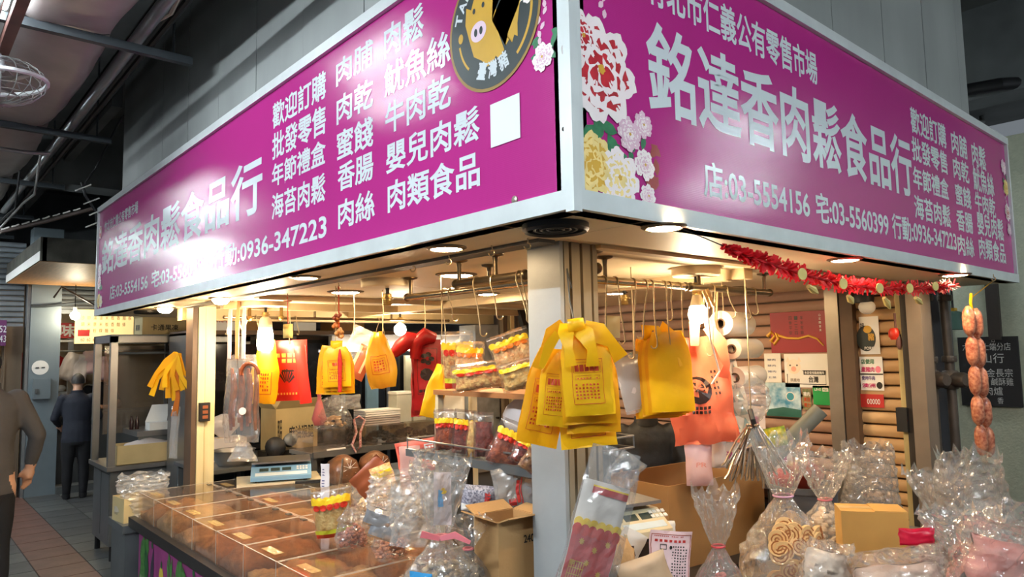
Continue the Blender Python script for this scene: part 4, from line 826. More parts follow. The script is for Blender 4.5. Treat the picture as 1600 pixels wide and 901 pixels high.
for k, px_ in enumerate((360, 372, 385, 400, 450, 462, 590, 596)): hook(px_, 'b1', .11 if k < 6 else .13, hk[k] + ' wire hook on the thin dark back rail', px2=px_ + (6 if k % 2 else -4))
def ceil_hook(px, py, label, ln=.035):
    c = P(px, py, z=SZ); pts = [c, c - Z * ln * .4 + X * .004] + [c - Z * (ln * .75) + (X * .7 - Y * .7) * (.011 * math.sin(q)) - Z * (.011 * (1 - math.cos(q)) - .011) for q in [PI * (i * .25) for i in range(7)]]
    return tag(MB().tube(pts, .0024, 6).build('ceiling_hook', m_hook, smooth=True), label, 'hook')
for k, (px_, py_) in enumerate(((645, 410), (701, 398), (768, 383), (824, 372), (529, 442), (449, 458), (1552, 428))): ceil_hook(px_, py_, ['screw hook left of the empty lamp under the track', 'screw hook above the chrome rail end on the grey track', 'screw hook in the middle of the grey track', 'screw hook on the track next to the corner post', 'screw hook holding the gourd charm string', 'screw hook holding the small yellow sachet string', 'screw hook holding the sausage string at right'][k])

# ================================================================== LEFT COUNTER AND ACRYLIC CASES
m_rail = M('counter_edge_black', (34, 32, 32), .35); m_ct = M('counter_steel', (150, 146, 140), .35, metal=.5)
t = thing('sales_counter', 'sales counter with printed vegetable front running under the left sign', 'counter', (.4, 2.2, 0))
MB().box(-.05, .90, .62, 4.02, .74, .80).build('top_board', m_ct, t); MB().box(-.09, -.05, .62, 4.03, .75, .81).build('edge_rail', m_rail, t)
m_pr = M('print_purple', (150, 60, 120), .45, var=.25, scale=5)
MB().box(-.03, .0, .64, 4.0, .05, .74).build('front_panel', m_pr, t); MB().box(0, .88, 3.96, 4.0, .05, .74).build('end_panel', m_ct, t); MB().box(0, .88, .62, .66, .05, .74).build('end_panel', m_ct, t); MB().box(.84, .88, .66, 3.96, .05, .74).build('back_panel', m_ct, t)
FC = Face((-.031, 4.0, 0), V((0, -1, 0)), V((-1, 0, 0))); rnd = random.Random(2)
VM = [M('veg_leaf', (74, 128, 62), .45, var=.4, scale=30), M('veg_white', (214, 220, 196), .45, var=.1), M('veg_dark', (52, 44, 64), .4), M('veg_yellow', (220, 196, 70), .45, var=.15), M('veg_leaf_dark', (36, 92, 48), .45, var=.3, scale=25)]
for k in range(16):
    s_ = .12 + k * .20; mb = MB(); kind = k % 4
    if kind == 0:   # leafy cabbage
        for i in range(9): leafp(mb, FC, s_ + rnd.uniform(-.07, .07), .48 + rnd.uniform(-.1, .16), .22, .10, PI / 2 + rnd.uniform(-.5, .5), .001 + i * .0003, rnd.choice((0, 4)))
        for i in range(4): leafp(mb, FC, s_ + (i - 1.5) * .03, .36, .2, .035, PI / 2, .004 + i * .0003, 1)
    elif kind == 1: leafp(mb, FC, s_, .5, .36, .07, 1.4, .001, 2); leafp(mb, FC, s_, .68, .05, .04, 1.5, .0015, 4)
    elif kind == 2:
        flat(mb, FC, s_, .5, ell(.05, .09), .001, 3); leafp(mb, FC, s_, .6, .06, .03, 1.5, .0016, 4)
    else:
        for i in range(14): leafp(mb, FC, s_ + rnd.uniform(-.09, .09), .5 + rnd.uniform(-.14, .16), .16, .035, PI / 2 + rnd.uniform(-.6, .6), .001 + i * .0002, rnd.choice((4, 0)))
    mb.build('vegetable_print', VM, t)
# end ledge and steel support at the far end of the counter
tag(MB().box(-.12, .26, 4.04, 4.45, .70, .75).box(-.1, .25, 4.06, 4.43, 0, .70).build('side_stand', m_ssd), 'small dull steel stand past the end of the acrylic cases', 'stand')
f_acr = film('acrylic', (252, 244, 236), op=.02, rough=.08, gl=.55, bump=.06, bscale=12); m_hinge = M('hinge_steel', (120, 116, 110), .3, metal=.8)
floss = [M('floss_%d' % i, c, .9, var=.35, scale=26, bump=1.0, bscale=90) for i, c in enumerate(((200, 152, 98), (182, 124, 76), (208, 168, 118), (172, 112, 70), (194, 154, 112)))]
m_tagp = film('price_tag_film', (240, 206, 130), op=.35, rough=.2)
f_edge = film('acrylic_edge', (250, 240, 226), op=.42, rough=.25)
def case(x0, x1, y0, y1, row, k):
    z0, z1 = .802, .97; th = .005
    t = thing('acrylic_case', 'clear acrylic case of meat floss, %s from the far end in the %s row' % (hk[k], row), 'display case', ((x0 + x1) / 2, (y0 + y1) / 2, z0), 'acrylic meat floss cases')
    MB().box(x0, x0 + th, y0, y1, z0, z1 - th).build('front_panel', f_acr, t); MB().box(x1 - th, x1, y0, y1, z0, z1 - th).build('back_panel', f_acr, t)
    MB().box(x0 + th, x1 - th, y0, y0 + th, z0, z1 - th).build('side_panel', f_acr, t); MB().box(x0 + th, x1 - th, y1 - th, y1, z0, z1 - th).build('side_panel', f_acr, t)
    lid = MB().box(x0, x1, y0 + .002, y1 - .002, z1 - th + .0005, z1 + .0005).build('lid', f_acr, t)
    for q in (.25, .75): MB().box(x1 - .03, x1 - .004, y0 + (y1 - y0) * q - .02, y0 + (y1 - y0) * q + .02, z1 + .001, z1 + .006).build('hinge', m_hinge, lid)
    if k % 2 == 0 or row == 'front': MB().obox((x0 + .06, (y0 + y1) / 2, z1 + .002), Y, X, Z, .15, .045, .001).build('price_tag', m_tagp, lid)
    ed = MB(); q_ = .004
    for b_ in ((x0, x0 + q_, y0, y1), (x1 - q_, x1, y0, y1), (x0, x1, y0, y0 + q_), (x0, x1, y1 - q_, y1)): ed.box(b_[0], b_[1], b_[2], b_[3], z1 + .001, z1 + .0025)
    ed.build('polished_edge', f_edge, lid); MB().box(x0 - .001, x0 + .001, y0, y0 + .004, z0, z1).build('polished_edge', f_edge, t)
    if row == 'front' and k == 0: MB().lathe(((x0 + x1) / 2, (y0 + y1) / 2, z1), [(.006, 0), (.006, .02), (.016, .026), (.016, .032), (0, .036)], 14).build('knob', m_hinge, lid, smooth=True)
    sd = k * 3.7 + (9 if row == 'rear' else 0); hh = .09 + .03 * math.sin(k * 2.1)
    mb = MB(); n = 16; fx = lambda u, v: V((x0 + .012 + (x1 - x0 - .024) * (u + 1) / 2, y0 + .012 + (y1 - y0 - .024) * (v + 1) / 2, z0 + .004 + max(.004, (hh * (1 - .55 * max(abs(u), abs(v)) ** 3) + .035 * noise.noise(V((u * 1.6 + sd, v * 1.6, 0))) + .014 * noise.noise(V((u * 6 + sd, v * 6, 1)))))))
    mb.grid(fx, n, n)
    b = len(mb.v); per = [j for j in range(n + 1)] + [(j + 1) * (n + 1) + n for j in range(n)] + [n * (n + 1) + n - 1 - j for j in range(n)] + [(n - 1 - j) * (n + 1) for j in range(n - 1)]
    for i in per: mb.v.append((mb.v[i][0], mb.v[i][1], z0 + .001))
    for i in range(len(per)): mb.f.append([per[i], b + i, b + (i + 1) % len(per), per[(i + 1) % len(per)]]); mb.m.append(0)
    mb.build('meat_floss', floss[(k * 2 + (row == 'rear')) % 5], t, smooth=80, kind='stuff')
ys = [3.98 - i * .37 for i in range(9)]
for k in range(8):
    case(-.045, .395, ys[k + 1] + .004, ys[k] - .004, 'front', k)
    case(.405, .84, ys[k + 1] + .004, ys[k] - .004, 'rear', k)
# crate of clear bags past the end of the cases
carton('cardboard_box', 'open cream box past the end of acrylic cases', (.02, 4.24, .75), .26, .22, .16, .1, m_card2, open_=True)
def crinkle(name, mat, c, rx, ry, h, seed, n=16, m=12, jit=.25, top=.9, par=None, prof=None, smooth=False):
    """crumpled film body, flat facets"""
    rd = random.Random(seed); mb = MB(); vs = []
    if not smooth: n = int(n * 1.9); m = int(m * 1.9)
    for i in range(m + 1):
        q = i / m; rr = prof(q) if prof else (1 - .1 * q)
        for j in range(n):
            a = 2 * PI * (j + .5 * (i % 2)) / n; k = 1 + rd.uniform(-jit, jit) * (.25 + .4 * q) + jit * 1.3 * noise.noise(V((math.cos(a) * 2.2 + seed, math.sin(a) * 2.2, q * 3)))
            vs.append((c[0] + rx * rr * k * math.cos(a), c[1] + ry * rr * k * math.sin(a), c[2] + h * q + (rd.uniform(-1, 1) * .35 * h / m if 0 < i else 0) + (rd.uniform(-.06, .06) * h if i == m else 0)))
    fs = []
    for i in range(m):
        for j in range(n):
            a_, b_, c_, d_ = i * n + j, i * n + (j + 1) % n, (i + 1) * n + (j + 1) % n, (i + 1) * n + j
            if i % 2 == 0: fs += [(a_, b_, d_), (b_, c_, d_)]
            else: fs += [(a_, b_, c_), (a_, c_, d_)]
    mb.add(vs, fs); return mb.build(name, mat, par, smooth=smooth)
tag(crinkle('film_bag_bundle', f_milky, (.05, 4.22, .78), .16, .13, .27, 4, jit=.2), 'bundle of clear plastic bags standing in the cream box', 'bag')
# outlet on the cream post
t = thing('power_outlet', 'black power outlet fixed to the cream post', 'outlet', (.44, 4.045, 1.28)); c = P(318, 643, y=4.04)
MB().box(c.x - .035, c.x + .035, 4.005, 4.04, c.z - .065, c.z + .065).build('housing', m_blk, t)
for dz in (-.035, 0, .035): MB().box(c.x - .018, c.x + .018, 4.0, 4.006, c.z + dz - .011, c.z + dz + .011).build('socket_face', M('outlet_brown', (150, 84, 50), .4), t)
t.location = (c.x, 4.02, c.z - .065); 
for ch in t.children: ch.location = V((.44, 4.045, 1.28)) - t.location
# digital scale on the rear cases
m_sb = M('scale_blue', (122, 164, 196), .4, var=.06); m_panel = M('scale_panel', (206, 220, 226), .4); m_lcd = M('lcd_dark', (52, 66, 62), .25)
def scale(label, c, ang, w_, d_, body, with_tray=True, col=None):
    c = V(c); R = V((math.cos(ang), math.sin(ang), 0)); U = V((-math.sin(ang), math.cos(ang), 0)); t = thing('digital_scale', label, 'scale', c)
    pr = [(-d_ / 2, 0), (-d_ / 2, .025), (-d_ / 2 + .09, .085), (d_ / 2, .085), (d_ / 2, 0)]
    MB().poly([(y_, z_) for y_, z_ in pr], c - R * (w_ / 2), U, Z, R, w_).build('body', body, t)
    s1 = V((0, 0, 0)) + U * .09 + Z * .06; s1.normalize(); nn = R.cross(s1)
    fc_ = c - U * (d_ / 2 - .045) + Z * .055
    for k in range(3): MB().obox(fc_ + R * ((k - 1) * .075 - .04) + s1 * .02 + nn * .001, R, s1, nn, .06, .03, .002).build('display', m_lcd, t)
    MB().obox(fc_ - R * .0 - s1 * .025 + nn * .0008, R, s1, nn, w_ * .86, .03, .002).build('label_strip', m_panel, t)
    for k in range(8): MB().obox(fc_ + R * (w_ * .27 + (k % 4) * .02) + s1 * (.012 + (k // 4) * .022) + nn * .002, R, s1, nn, .014, .014, .005).build('key', m_white, t)
    if with_tray:
        MB().obox(c + U * .04 + Z * .112, R, U, Z, w_ * .98, d_ * .82, .012).build('tray', m_ss, t); MB().cyl(c + U * .04 + Z * .085, c + U * .04 + Z * .108, .04, 12).build('tray_post', m_ssd, t)
    for a, b in ((-1, -1), (1, -1), (1, 1), (-1, 1)): MB().cyl(c + R * a * w_ * .4 + U * b * d_ * .4 - Z * .012, c + R * a * w_ * .4 + U * b * d_ * .4, .014, 8).build('foot', m_blk, t)
    return t
sc_ = P(440, 742, z=1.0)
tag(MB().obox((sc_.x - .02, sc_.y, .976), V((math.cos(-.35), math.sin(-.35), 0)), V((math.sin(.35), math.cos(.35), 0)), Z, .56, .40, .012).build('cutting_board', M('board_cream', (214, 200, 170), .6)), 'cream board lying under the blue digital scale', 'board')
scale('pale blue digital scale with steel tray on the counter', (sc_.x, sc_.y, .995), -.42, .40, .36, m_sb)
tag(MB().obox(P(466, 752, z=.985) + V((.06, -.06, 0)), V((.9, -.43, 0)).normalized(), V((.43, .9, 0)).normalized(), Z, .20, .05, .015).build('remote_handset', m_blk), 'black handset lying right of the blue scale', 'handset')
# back shelf along the rear with acrylic bins
yb = 3.95; a = P(488, 709, y=yb); zb = a.z
t = thing('back_shelf', 'grey edged shelf behind the scale carrying acrylic bins', 'shelf', (1.8, yb + .2, 0)); x0 = a.x; x1 = 2.9
MB().box(x0, x1, yb, yb + .42, zb - .03, zb).build('board', m_ct, t); MB().box(x0, x1, yb - .02, yb, zb - .035, zb + .012).build('edge_strip', m_ssd, t)
for xx in (x0 + .03, x1 - .03): MB().box(xx - .02, xx + .02, yb + .36, yb + .40, 0, zb - .03).build('leg', m_ssd, t); MB().box(xx - .02, xx + .02, yb + .02, yb + .06, 0, zb - .03).build('leg', m_ssd, t)
t = thing('lower_counter', 'steel lower counter under the rear shelf of acrylic bins', 'counter', (1.8, yb + .2, 0)); zl = .86
MB().box(.92, 2.95, 3.58, yb + .44, zl - .04, zl).build('worktop', m_ct, t); MB().box(.94, 2.93, 3.62, yb + .42, .05, zl - .04).build('body', m_ssd, t)
dry = [M('dried_%d' % i, c, .8, var=.5, scale=20, bump=1, bscale=40) for i, c in enumerate(((70, 52, 44), (36, 34, 36), (52, 52, 54), (120, 84, 52)))]
def pile(mb, c, rx, ry, h, s_, n, rd, flatz=1., dome=True):
    for i in range(n):
        a = rd.random() * 2 * PI; q = rd.random() ** .5; x, y = q * math.cos(a), q * math.sin(a); zz = h * (1 - q * q) ** .5 * (rd.random() ** .3) if dome else h * rd.random()
        R_ = Matrix.Rotation(rd.random() * 6, 3, 'Z') @ Matrix.Rotation(rd.uniform(-.8, .8), 3, 'X')
        mb.ball((c[0] + rx * x, c[1] + ry * y, c[2] + s_ * .6 + zz), (s_ * rd.uniform(.8, 1.3), s_ * rd.uniform(.6, .9), s_ * .6 * flatz), 6, 4, R_)
    return mb
xs = x0 + .01; nb = 6; wbin = (x1 - x0 - .02) / nb
for k in range(nb):
    xa, xb = xs + k * wbin, xs + (k + 1) * wbin - .008
    t = thing('acrylic_bin', 'acrylic bin of dark dried food, %s from left on rear shelf' % hk[k], 'display case', ((xa + xb) / 2, yb + .22, zb), 'bins on the rear shelf')
    MB().box(xa, xb, yb + .012, yb + .016, zb, zb + .16).build('front_panel', f_acr, t); MB().box(xa, xa + .004, yb + .016, yb + .4, zb, zb + .16).build('side_panel', f_acr, t); MB().box(xb - .004, xb, yb + .016, yb + .4, zb, zb + .16).build('side_panel', f_acr, t); MB().box(xa, xb, yb + .396, yb + .4, zb, zb + .16).build('back_panel', f_acr, t); MB().box(xa, xb, yb + .012, yb + .4, zb + .1605, zb + .165).build('lid', f_acr, t)
    if k != 0: pile(MB(), ((xa + xb) / 2, yb + .2, zb), wbin * .42, .15, .09, .022, 60, random.Random(k)).build('dried_food', dry[k % 3], t, kind='stuff', smooth=True)

# ================================================================== HANGING GOODS
def D(px, py, d): return CAM + (FW + RT * ((px - 800) / FPX) + UP * ((450.5 - py) / FPX)) * d
HR = V((RT.x, RT.y, 0)).normalized(); HF = V((FW.x, FW.y, 0)).normalized()
def tilt_frame(a, yaw=0.):
    r = HR * math.cos(yaw) + HF * math.sin(yaw); return r * math.cos(a) + Z * math.sin(a), Z * math.cos(a) - r * math.sin(a)
m_yb = plastic('yellow_polythene', (246, 196, 24), .35, .30); m_yb2 = plastic('yellow_polythene_deep', (238, 176, 16), .35, .3); m_pred = M('bag_print_red', (196, 66, 16), .45, var=.1); m_pblk = M('bag_print_black', (40, 20, 18), .45)
m_rb = plastic('red_bag_polythene', (226, 46, 32), .35, .3); m_ob = plastic('orange_bag_polythene', (252, 140, 104), .35, .35, bump=.6, bscale=9); m_dr = plastic('dark_red_polythene', (166, 22, 26), .4, .2, bump=.6, bscale=12)
def pil(px, py, d, wpx, hpx, tilt=0., t=.01, amp=.006, seed=0, prof=None, yaw=0., fq=2.2, bend=0.):
    R, U = tilt_frame(tilt, yaw); k = d / FPX; return Pillow(D(px, py, d), R, U, wpx * k, hpx * k, t, amp, seed, prof, bend, fq)
def part(p, name, mat, par, nu=8, nv=12, smooth=60): mb = MB(); p.mesh(mb, nu, nv); return mb.build(name, mat, par, smooth=smooth)
def marks(p, mb, u0, u1, v0, v1, rows, cols, fill=.6, off=.002, rd=random.Random(5)):
    for j in range(rows):
        for i in range(cols):
            if rd.random() < .1: continue
            a = u0 + (u1 - u0) * i / cols; b = v0 + (v1 - v0) * j / rows; p.patch(mb, a, a + (u1 - u0) / cols * fill, b, b + (v1 - v0) / rows * fill, off, 1, 1)
def shop_print(p, mb):
    p.frame(mb, -.62, .62, -.72, .35, .02); p.frame(mb, -.55, .55, .02, .28, .012); marks(p, mb, -.5, .5, .06, .26, 1, 5, .8); p.frame(mb, -.5, .5, -.14, -.04, .012); marks(p, mb, -.42, .45, -.12, -.07, 1, 7, .6); marks(p, mb, -.5, .5, -.6, -.2, 5, 7, .55)
def shopping_print(p, par, mat=None): mb = MB(); shop_print(p, mb); return mb.build('print', mat or m_pred, par)
def strap(par, pts, w_, mat, name='handle'):
    mb = MB(); n = len(pts); pts = [V(q) for q in pts]; vs = []
    for i, q in enumerate(pts):
        t_ = (pts[min(i + 1, n - 1)] - pts[max(i - 1, 0)]).normalized(); s_ = t_.cross(-HF).normalized() * (w_ / 2 * (.8 + .3 * math.sin(i * 2.1)))
        vs += [q - s_ - HF * .004, q + s_ - HF * .004, q + s_ + HF * .004, q - s_ + HF * .004]
    mb.add(vs, [(4 * i + k, 4 * i + (k + 1) % 4, 4 * i + 4 + (k + 1) % 4, 4 * i + 4 + k) for i in range(n - 1) for k in range(4)] + [(3, 2, 1, 0), tuple(4 * (n - 1) + k for k in range(4))]); return mb.build(name, mat, par, smooth=60)
neck = lambda v: 1 - .30 * max(0, (v - .35) / .65) ** 1.5
# --- big yellow bundle on the corner post
d0 = 2.12
t = thing('carrier_bag_bundle', 'big bundle of printed yellow carrier bags hung on the corner post', 'bag bundle', D(893, 705, d0))
for k, (px, py, w_, h_, tl_, dd, mm) in enumerate(((852, 620, 66, 150, -.22, .06, m_yb2), (915, 640, 88, 115, .08, .05, m_yb), (925, 610, 84, 130, .02, .03, m_yb2), (868, 605, 50, 120, -.12, .02, m_yb), (918, 596, 84, 130, .03, .012, m_yb2), (917, 583, 80, 130, .05, -.02, m_yb))):
    p = pil(px, py, d0 + dd, w_, h_, tl_, .014, .006, k, neck); b_ = part(p, 'bag', mm, t); shopping_print(p, b_)
strap(t, [D(884, 505, d0), D(884, 520, d0 - .03), D(888, 545, d0 - .05), D(892, 572, d0 - .05)], .045, m_yb); strap(t, [D(893, 505, d0), D(915, 522, d0 - .04), D(925, 545, d0 - .05), D(926, 572, d0 - .04)], .05, m_yb)
strap(t, [D(912, 512, d0), D(935, 520, d0 - .02), D(955, 535, d0 - .02), D(970, 560, d0)], .06, m_yb); strap(t, [D(880, 505, d0), D(862, 520, d0), D(850, 545, d0), D(838, 575, d0)], .04, m_yb2); strap(t, [D(872, 520, d0 - .02), D(858, 540, d0 - .01), D(845, 575, d0)], .03, m_yb)
p = pil(900, 507, d0 - .03, 26, 20, .1, .02, .003, 3); part(p, 'gathered_top', m_yb, t, 5, 5)
mb = MB(); mb.tube([D(893, 450, d0 + .2), D(886, 420, d0 + .2), D(890, 470, d0 + .1), D(898, 505, d0)], .0025, 6); mb.build('wire', m_ang, t)
# --- bundles on the right rail
d1 = 3.12
t = thing('carrier_bag_bundle', 'thick block of plain yellow carrier bags hung under the lit globe lamp', 'bag bundle', D(1040, 650, d1))
for k in range(6): p = pil(1022 + k * 5, 590 - k * 2, d1 + .06 - k * .025, 66, 125, .05, .018, .004, k + 20, neck, yaw=-.25); part(p, 'bag', m_yb if k % 2 else m_yb2, t)
strap(t, [D(1012, 530, d1), D(1010, 512, d1 - .03), D(1025, 512, d1 - .04), D(1035, 540, d1 - .05)], .05, m_yb); strap(t, [D(1030, 535, d1 - .02), D(1040, 512, d1 - .03), D(1055, 525, d1 - .05), D(1070, 570, d1 - .08)], .06, m_yb)
t = thing('film_bag_stack', 'stack of milky plastic bags in clear film beside yellow block', 'bag', D(995, 650, d1))
p = pil(993, 597, d1 + .05, 52, 92, .22, .03, .008, 31); part(p, 'wrapper', f_milky, t); p = pil(990, 597, d1 + .05, 46, 84, .22, .02, .006, 32); part(p, 'bags', m_wp, t); p = pil(1012, 590, d1 + .09, 34, 90, .25, .02, .006, 33); part(p, 'teal_edge', plastic('teal_film', (120, 170, 164)), t)
p = pil(957, 510, 2.82, 24, 34, -.06, .03, .001, 34); tag(part(p, 'paper_pad', m_card2, None, 4, 4), 'cream paper pad hooked on rail right of the post', 'paper pad')
d1 = 3.34
p = pil(1095, 610, d1 + .05, 104, 165, .06, .05, .028, 41, lambda v: .95 - .35 * max(0, (v - .1) / .9) ** 1.3)
t = thing('carrier_bag', 'crumpled orange plastic bag with black round print under globe lamp', 'bag', D(1100, 700, d1)); b_ = part(p, 'body', m_ob, t, 14, 18, 30)
mb = MB(); p.disc(mb, -.1, .02, .42, .26, .004); mb.build('print', m_pblk, b_); mb = MB(); p.disc(mb, -.14, .06, .28, .17, .006); mb.build('print_center', m_ob, b_); mb = MB(); p.disc(mb, -.2, .08, .14, .09, .008); p.text(mb, 'e', -.1, .1, .0, .14, .008); mb.build('print_mark', m_pblk, b_); mb = MB(); marks(p, mb, -.35, .25, -.42, -.26, 2, 5, .7, .004); marks(p, mb, .38, .6, -.1, .4, 5, 2, .5, .004); mb.build('print_text', m_pblk, b_)
strap(t, [D(1085, 540, d1), D(1085, 505, d1), D(1100, 490, d1), D(1110, 520, d1)], .05, m_ob); strap(t, [D(1105, 510, d1), D(1125, 535, d1 - .03), D(1135, 570, d1 - .05), D(1130, 590, d1 - .04)], .06, m_ob)
p = pil(1092, 720, d1 + .05, 42, 76, 0, .05, .008, 45); b_ = tag(part(p, 'carrier_bag', m_pinkp, None), 'pale pink plastic bag hanging below the orange bag', 'bag'); mb = MB(); p.text(mb, 'PR', -.3, .5, -.2, -.02, .004); mb.build('print', M('print_salmon', (220, 140, 130), .5), b_)
p = pil(1122, 705, d1 + .15, 26, 50, 0, .05, .01, 46); tag(part(p, 'carrier_bag', m_wp, None), 'small whitish plastic bag right of the pale pink bag', 'bag')
p = pil(1140, 605, d1 + .12, 46, 140, .12, .02, .008, 47, lambda v: .9 - .35 * v); t = thing('cloth_apron', 'hanging cream cloth with grey green triangle pattern', 'cloth', D(1140, 675, d1 + .12)); b_ = part(p, 'cloth', M('cloth_cream', (226, 216, 190), .8), t)
for j in range(6):
    for i in range(3):
        mb = MB(); u0 = -.9 + i * .62; v0 = -.95 + j * .3
        mb.add([p.pt(u0, v0, 1, .003), p.pt(u0 + .5, v0 + .02, 1, .003), p.pt(u0 + .25, v0 + .26, 1, .003)], [(0, 1, 2)]); mb.build('triangle_print', M('print_grey_green', (150, 164, 150), .7), b_)
# wooden peg
d1 = 3.22
t = thing('clothes_peg', 'wooden clothes peg clipped on the rail by the globe lamp', 'peg', D(1107, 480, d1)); R, U = tilt_frame(.35)
for s_ in (-1, 1): MB().obox(D(1107, 466, d1) + R * s_ * .009, R, U, R.cross(U), .012, .085, .014).build('jaw', M('peg_wood', (220, 180, 120), .6), t)
MB().tube([D(1107, 466, d1) + (R * .016 * math.cos(q) + U * .012 * math.sin(q)) for q in [2 * PI * i / 12 for i in range(12)]], .002, 5, closed=True).build('spring', m_hook, t)
peg = t
# film rolls
m_roll = M('film_roll_pale', (222, 212, 196), .35, var=.06, scale=3, stretch=(.2, 10, 10)); m_core = M('roll_core', (96, 70, 46), .7)
for k, (px, py, r_) in enumerate(((1126, 505, .062), (1143, 545, .05), (1148, 590, .052))):
    c = D(px, py, 3.45); t = thing('film_roll', ['top film roll hanging beside the globe lamp', 'middle film roll of the three hanging at right', 'lowest film roll of the three hanging at right'][k], 'film roll', c - Z * r_, 'hanging film rolls'); b = c + X * .30 + Y * .06
    ax_ = (b - c).normalized(); MB().lathe(c, [(.024, 0), (r_ * .97, 0), (r_, .004), (r_, .326), (r_ * .97, .33), (.024, .33)], 28, ax_, caps=False).build('film', m_roll, t, smooth=True); MB().lathe(c, [(.017, -.002), (.024, -.002), (.024, .332), (.017, .332)], 18, ax_, caps=False).build('core', m_core, t, smooth=True)
tag(MB().tube([D(1121, 455, 3.42), D(1119, 500, 3.40), D(1128, 545, 3.40), D(1140, 590, 3.42), D(1145, 640, 3.42)], .006, 6).build('twine', M('cord_brown', (130, 96, 60), .7)), 'brown cord threading the three hanging film rolls', 'cord')
MB().tube([D(1106, 466, 3.22), D(1106, 490, 3.2), D(1110, 530, 3.2), D(1124, 580, 3.2), D(1112, 600, 3.2)], .004, 6).build('cord', m_white, peg)
tag(crinkle('film_bag_bundle', f_milky, D(1168, 660, 3.5), .12, .1, .24, 8, jit=.12, prof=lambda q: .35 + 1.2 * math.sin(PI * (q * .9 + .05)) * .6), 'round milky film bag under the lowest film roll', 'bag')
# tongs
m_tong = M('tong_steel', (190, 180, 166), .25, metal=.9)
for k in range(13):
    a = (k - 6) * .085 + random.uniform(-.02, .02); R, U = tilt_frame(a, random.uniform(-.4, .4)); top = D(1176 + (k - 6) * 1.3, 664 + (k % 3) * 5, 3.2 + (k % 4) * .015)
    t = thing('steel_tongs', hk[k] + ' steel tongs from left in the hanging bunch', 'tongs', top - Z * .22, 'bunch of hanging tongs'); ln = random.uniform(.19, .25)
    for s_ in (-1, 1): MB().tube([top, top - U * ln * .4 + R * s_ * .010, top - U * ln * .9 + R * s_ * .006, top - U * ln + R * s_ * .012], [.004, .005, .006, .005], 5).build('arm', m_tong, t, smooth=True)
    MB().ball(top, .009, 8, 5).build('joint', m_tong, t)
tag(MB().tube([D(1172, 640, 3.25), D(1176, 655, 3.22), D(1180, 668, 3.22)], .012, 6).build('rubber_tie', m_blk), 'black tie gathering the bunch of tongs', 'tie')
# sausages
sx, sy = 3.24, .03; t = thing('sausage_string', 'string of fresh sausages hanging under the far end of right sign', 'sausages', (sx, sy, 1.18)); m_saus = M('sausage_meat', (150, 66, 46), .3, var=.1, scale=45, col2=(206, 140, 108), cscale=60, cfac=.5, coat=.3)
for j in range(5):
    for s_ in (-1, 1):
        zc = 1.965 - j * .165 - (.012 if s_ > 0 else 0); xo = s_ * .019 + j * .012; wob = .006 * math.sin(j * 2 + s_)
        MB().tube([(sx + xo + wob * q + HR.x * s_ * .014, sy + HR.y * s_ * .014, zc + .084 - .168 * i / 8) for i, q in enumerate((0, .4, .8, 1, 1, 1, .8, .4, 0))], [.010, .025, .031, .033, .032, .033, .031, .025, .010], 12).build('sausage', m_saus, t, smooth=True)
MB().tube([P(1555, 436, y=sy), (sx + .02, sy, 2.10), (sx, sy, 2.04)], .003, 5).build('string', m_yb2, t); MB().tube([(sx + .01, sy, 2.12), (sx - .012, sy, 2.07), (sx, sy, 2.03)], .008, 6).build('tie', m_yb, t)
# garland
m_gar = plastic('garland_red', (232, 40, 52), .5, .3); m_coin = M('gold_coin', (232, 210, 130), .4, metal=.2)
t = thing('red_garland', 'red fringed paper garland with gold coins strung under the right sign', 'garland', P(1300, 445, y=.02))
gp = [P(a, b, y=.02) for a, b in ((1130, 384), (1160, 398), (1200, 411), (1260, 430), (1320, 444), (1380, 450), (1440, 450), (1490, 446))]
MB().tube([P(1063, 356, y=.01)] + gp[:1] , .002, 4).build('thread', m_ang, t); mb = MB(); rd = random.Random(9)
def gpt(q):
    q = q * (len(gp) - 1); i = min(int(q), len(gp) - 2); return gp[i].lerp(gp[i + 1], q - i)
for i in range(900):
    q = rd.random(); c = gpt(q); s_ = .35 + .65 * min(1, q * 4); a = rd.random() * 2 * PI; dr = V((rd.uniform(-.3, .3), math.cos(a), math.sin(a))).normalized(); e_ = V((1, 0, 0)) * .012; l_ = .036 * s_ * rd.uniform(.7, 1.2)
    mb.add([c - e_, c + e_, c + e_ * .6 + dr * l_, c - e_ * .6 + dr * l_], [(0, 1, 2, 3)])
mb.tube([gpt(i / 30) for i in range(31)], .008, 6); mb.build('fringe', m_gar, t, kind='stuff')
for k, (a, b) in enumerate(((1253, 428), (1317, 443), (1374, 450), (1421, 450), (1461, 447))):
    c = P(a, b, y=-.02); MB().lathe(c, [(.022, 0), (.022, .004)], 18, V((-.3, -1, 0))).build('coin', m_coin, t)
for k, (a, b, c_, d_) in enumerate(((1263, 447, 1278, 458), (1325, 462, 1333, 474), (1381, 465, 1391, 482), (1430, 465, 1441, 475))):
    q0, q1 = P(a, b, y=0), P(c_, d_, y=0); MB().tube([q0, q0.lerp(q1, .5), q1], [.008, .015, .004], 8).build('paper_fish', m_coin, t, smooth=True)
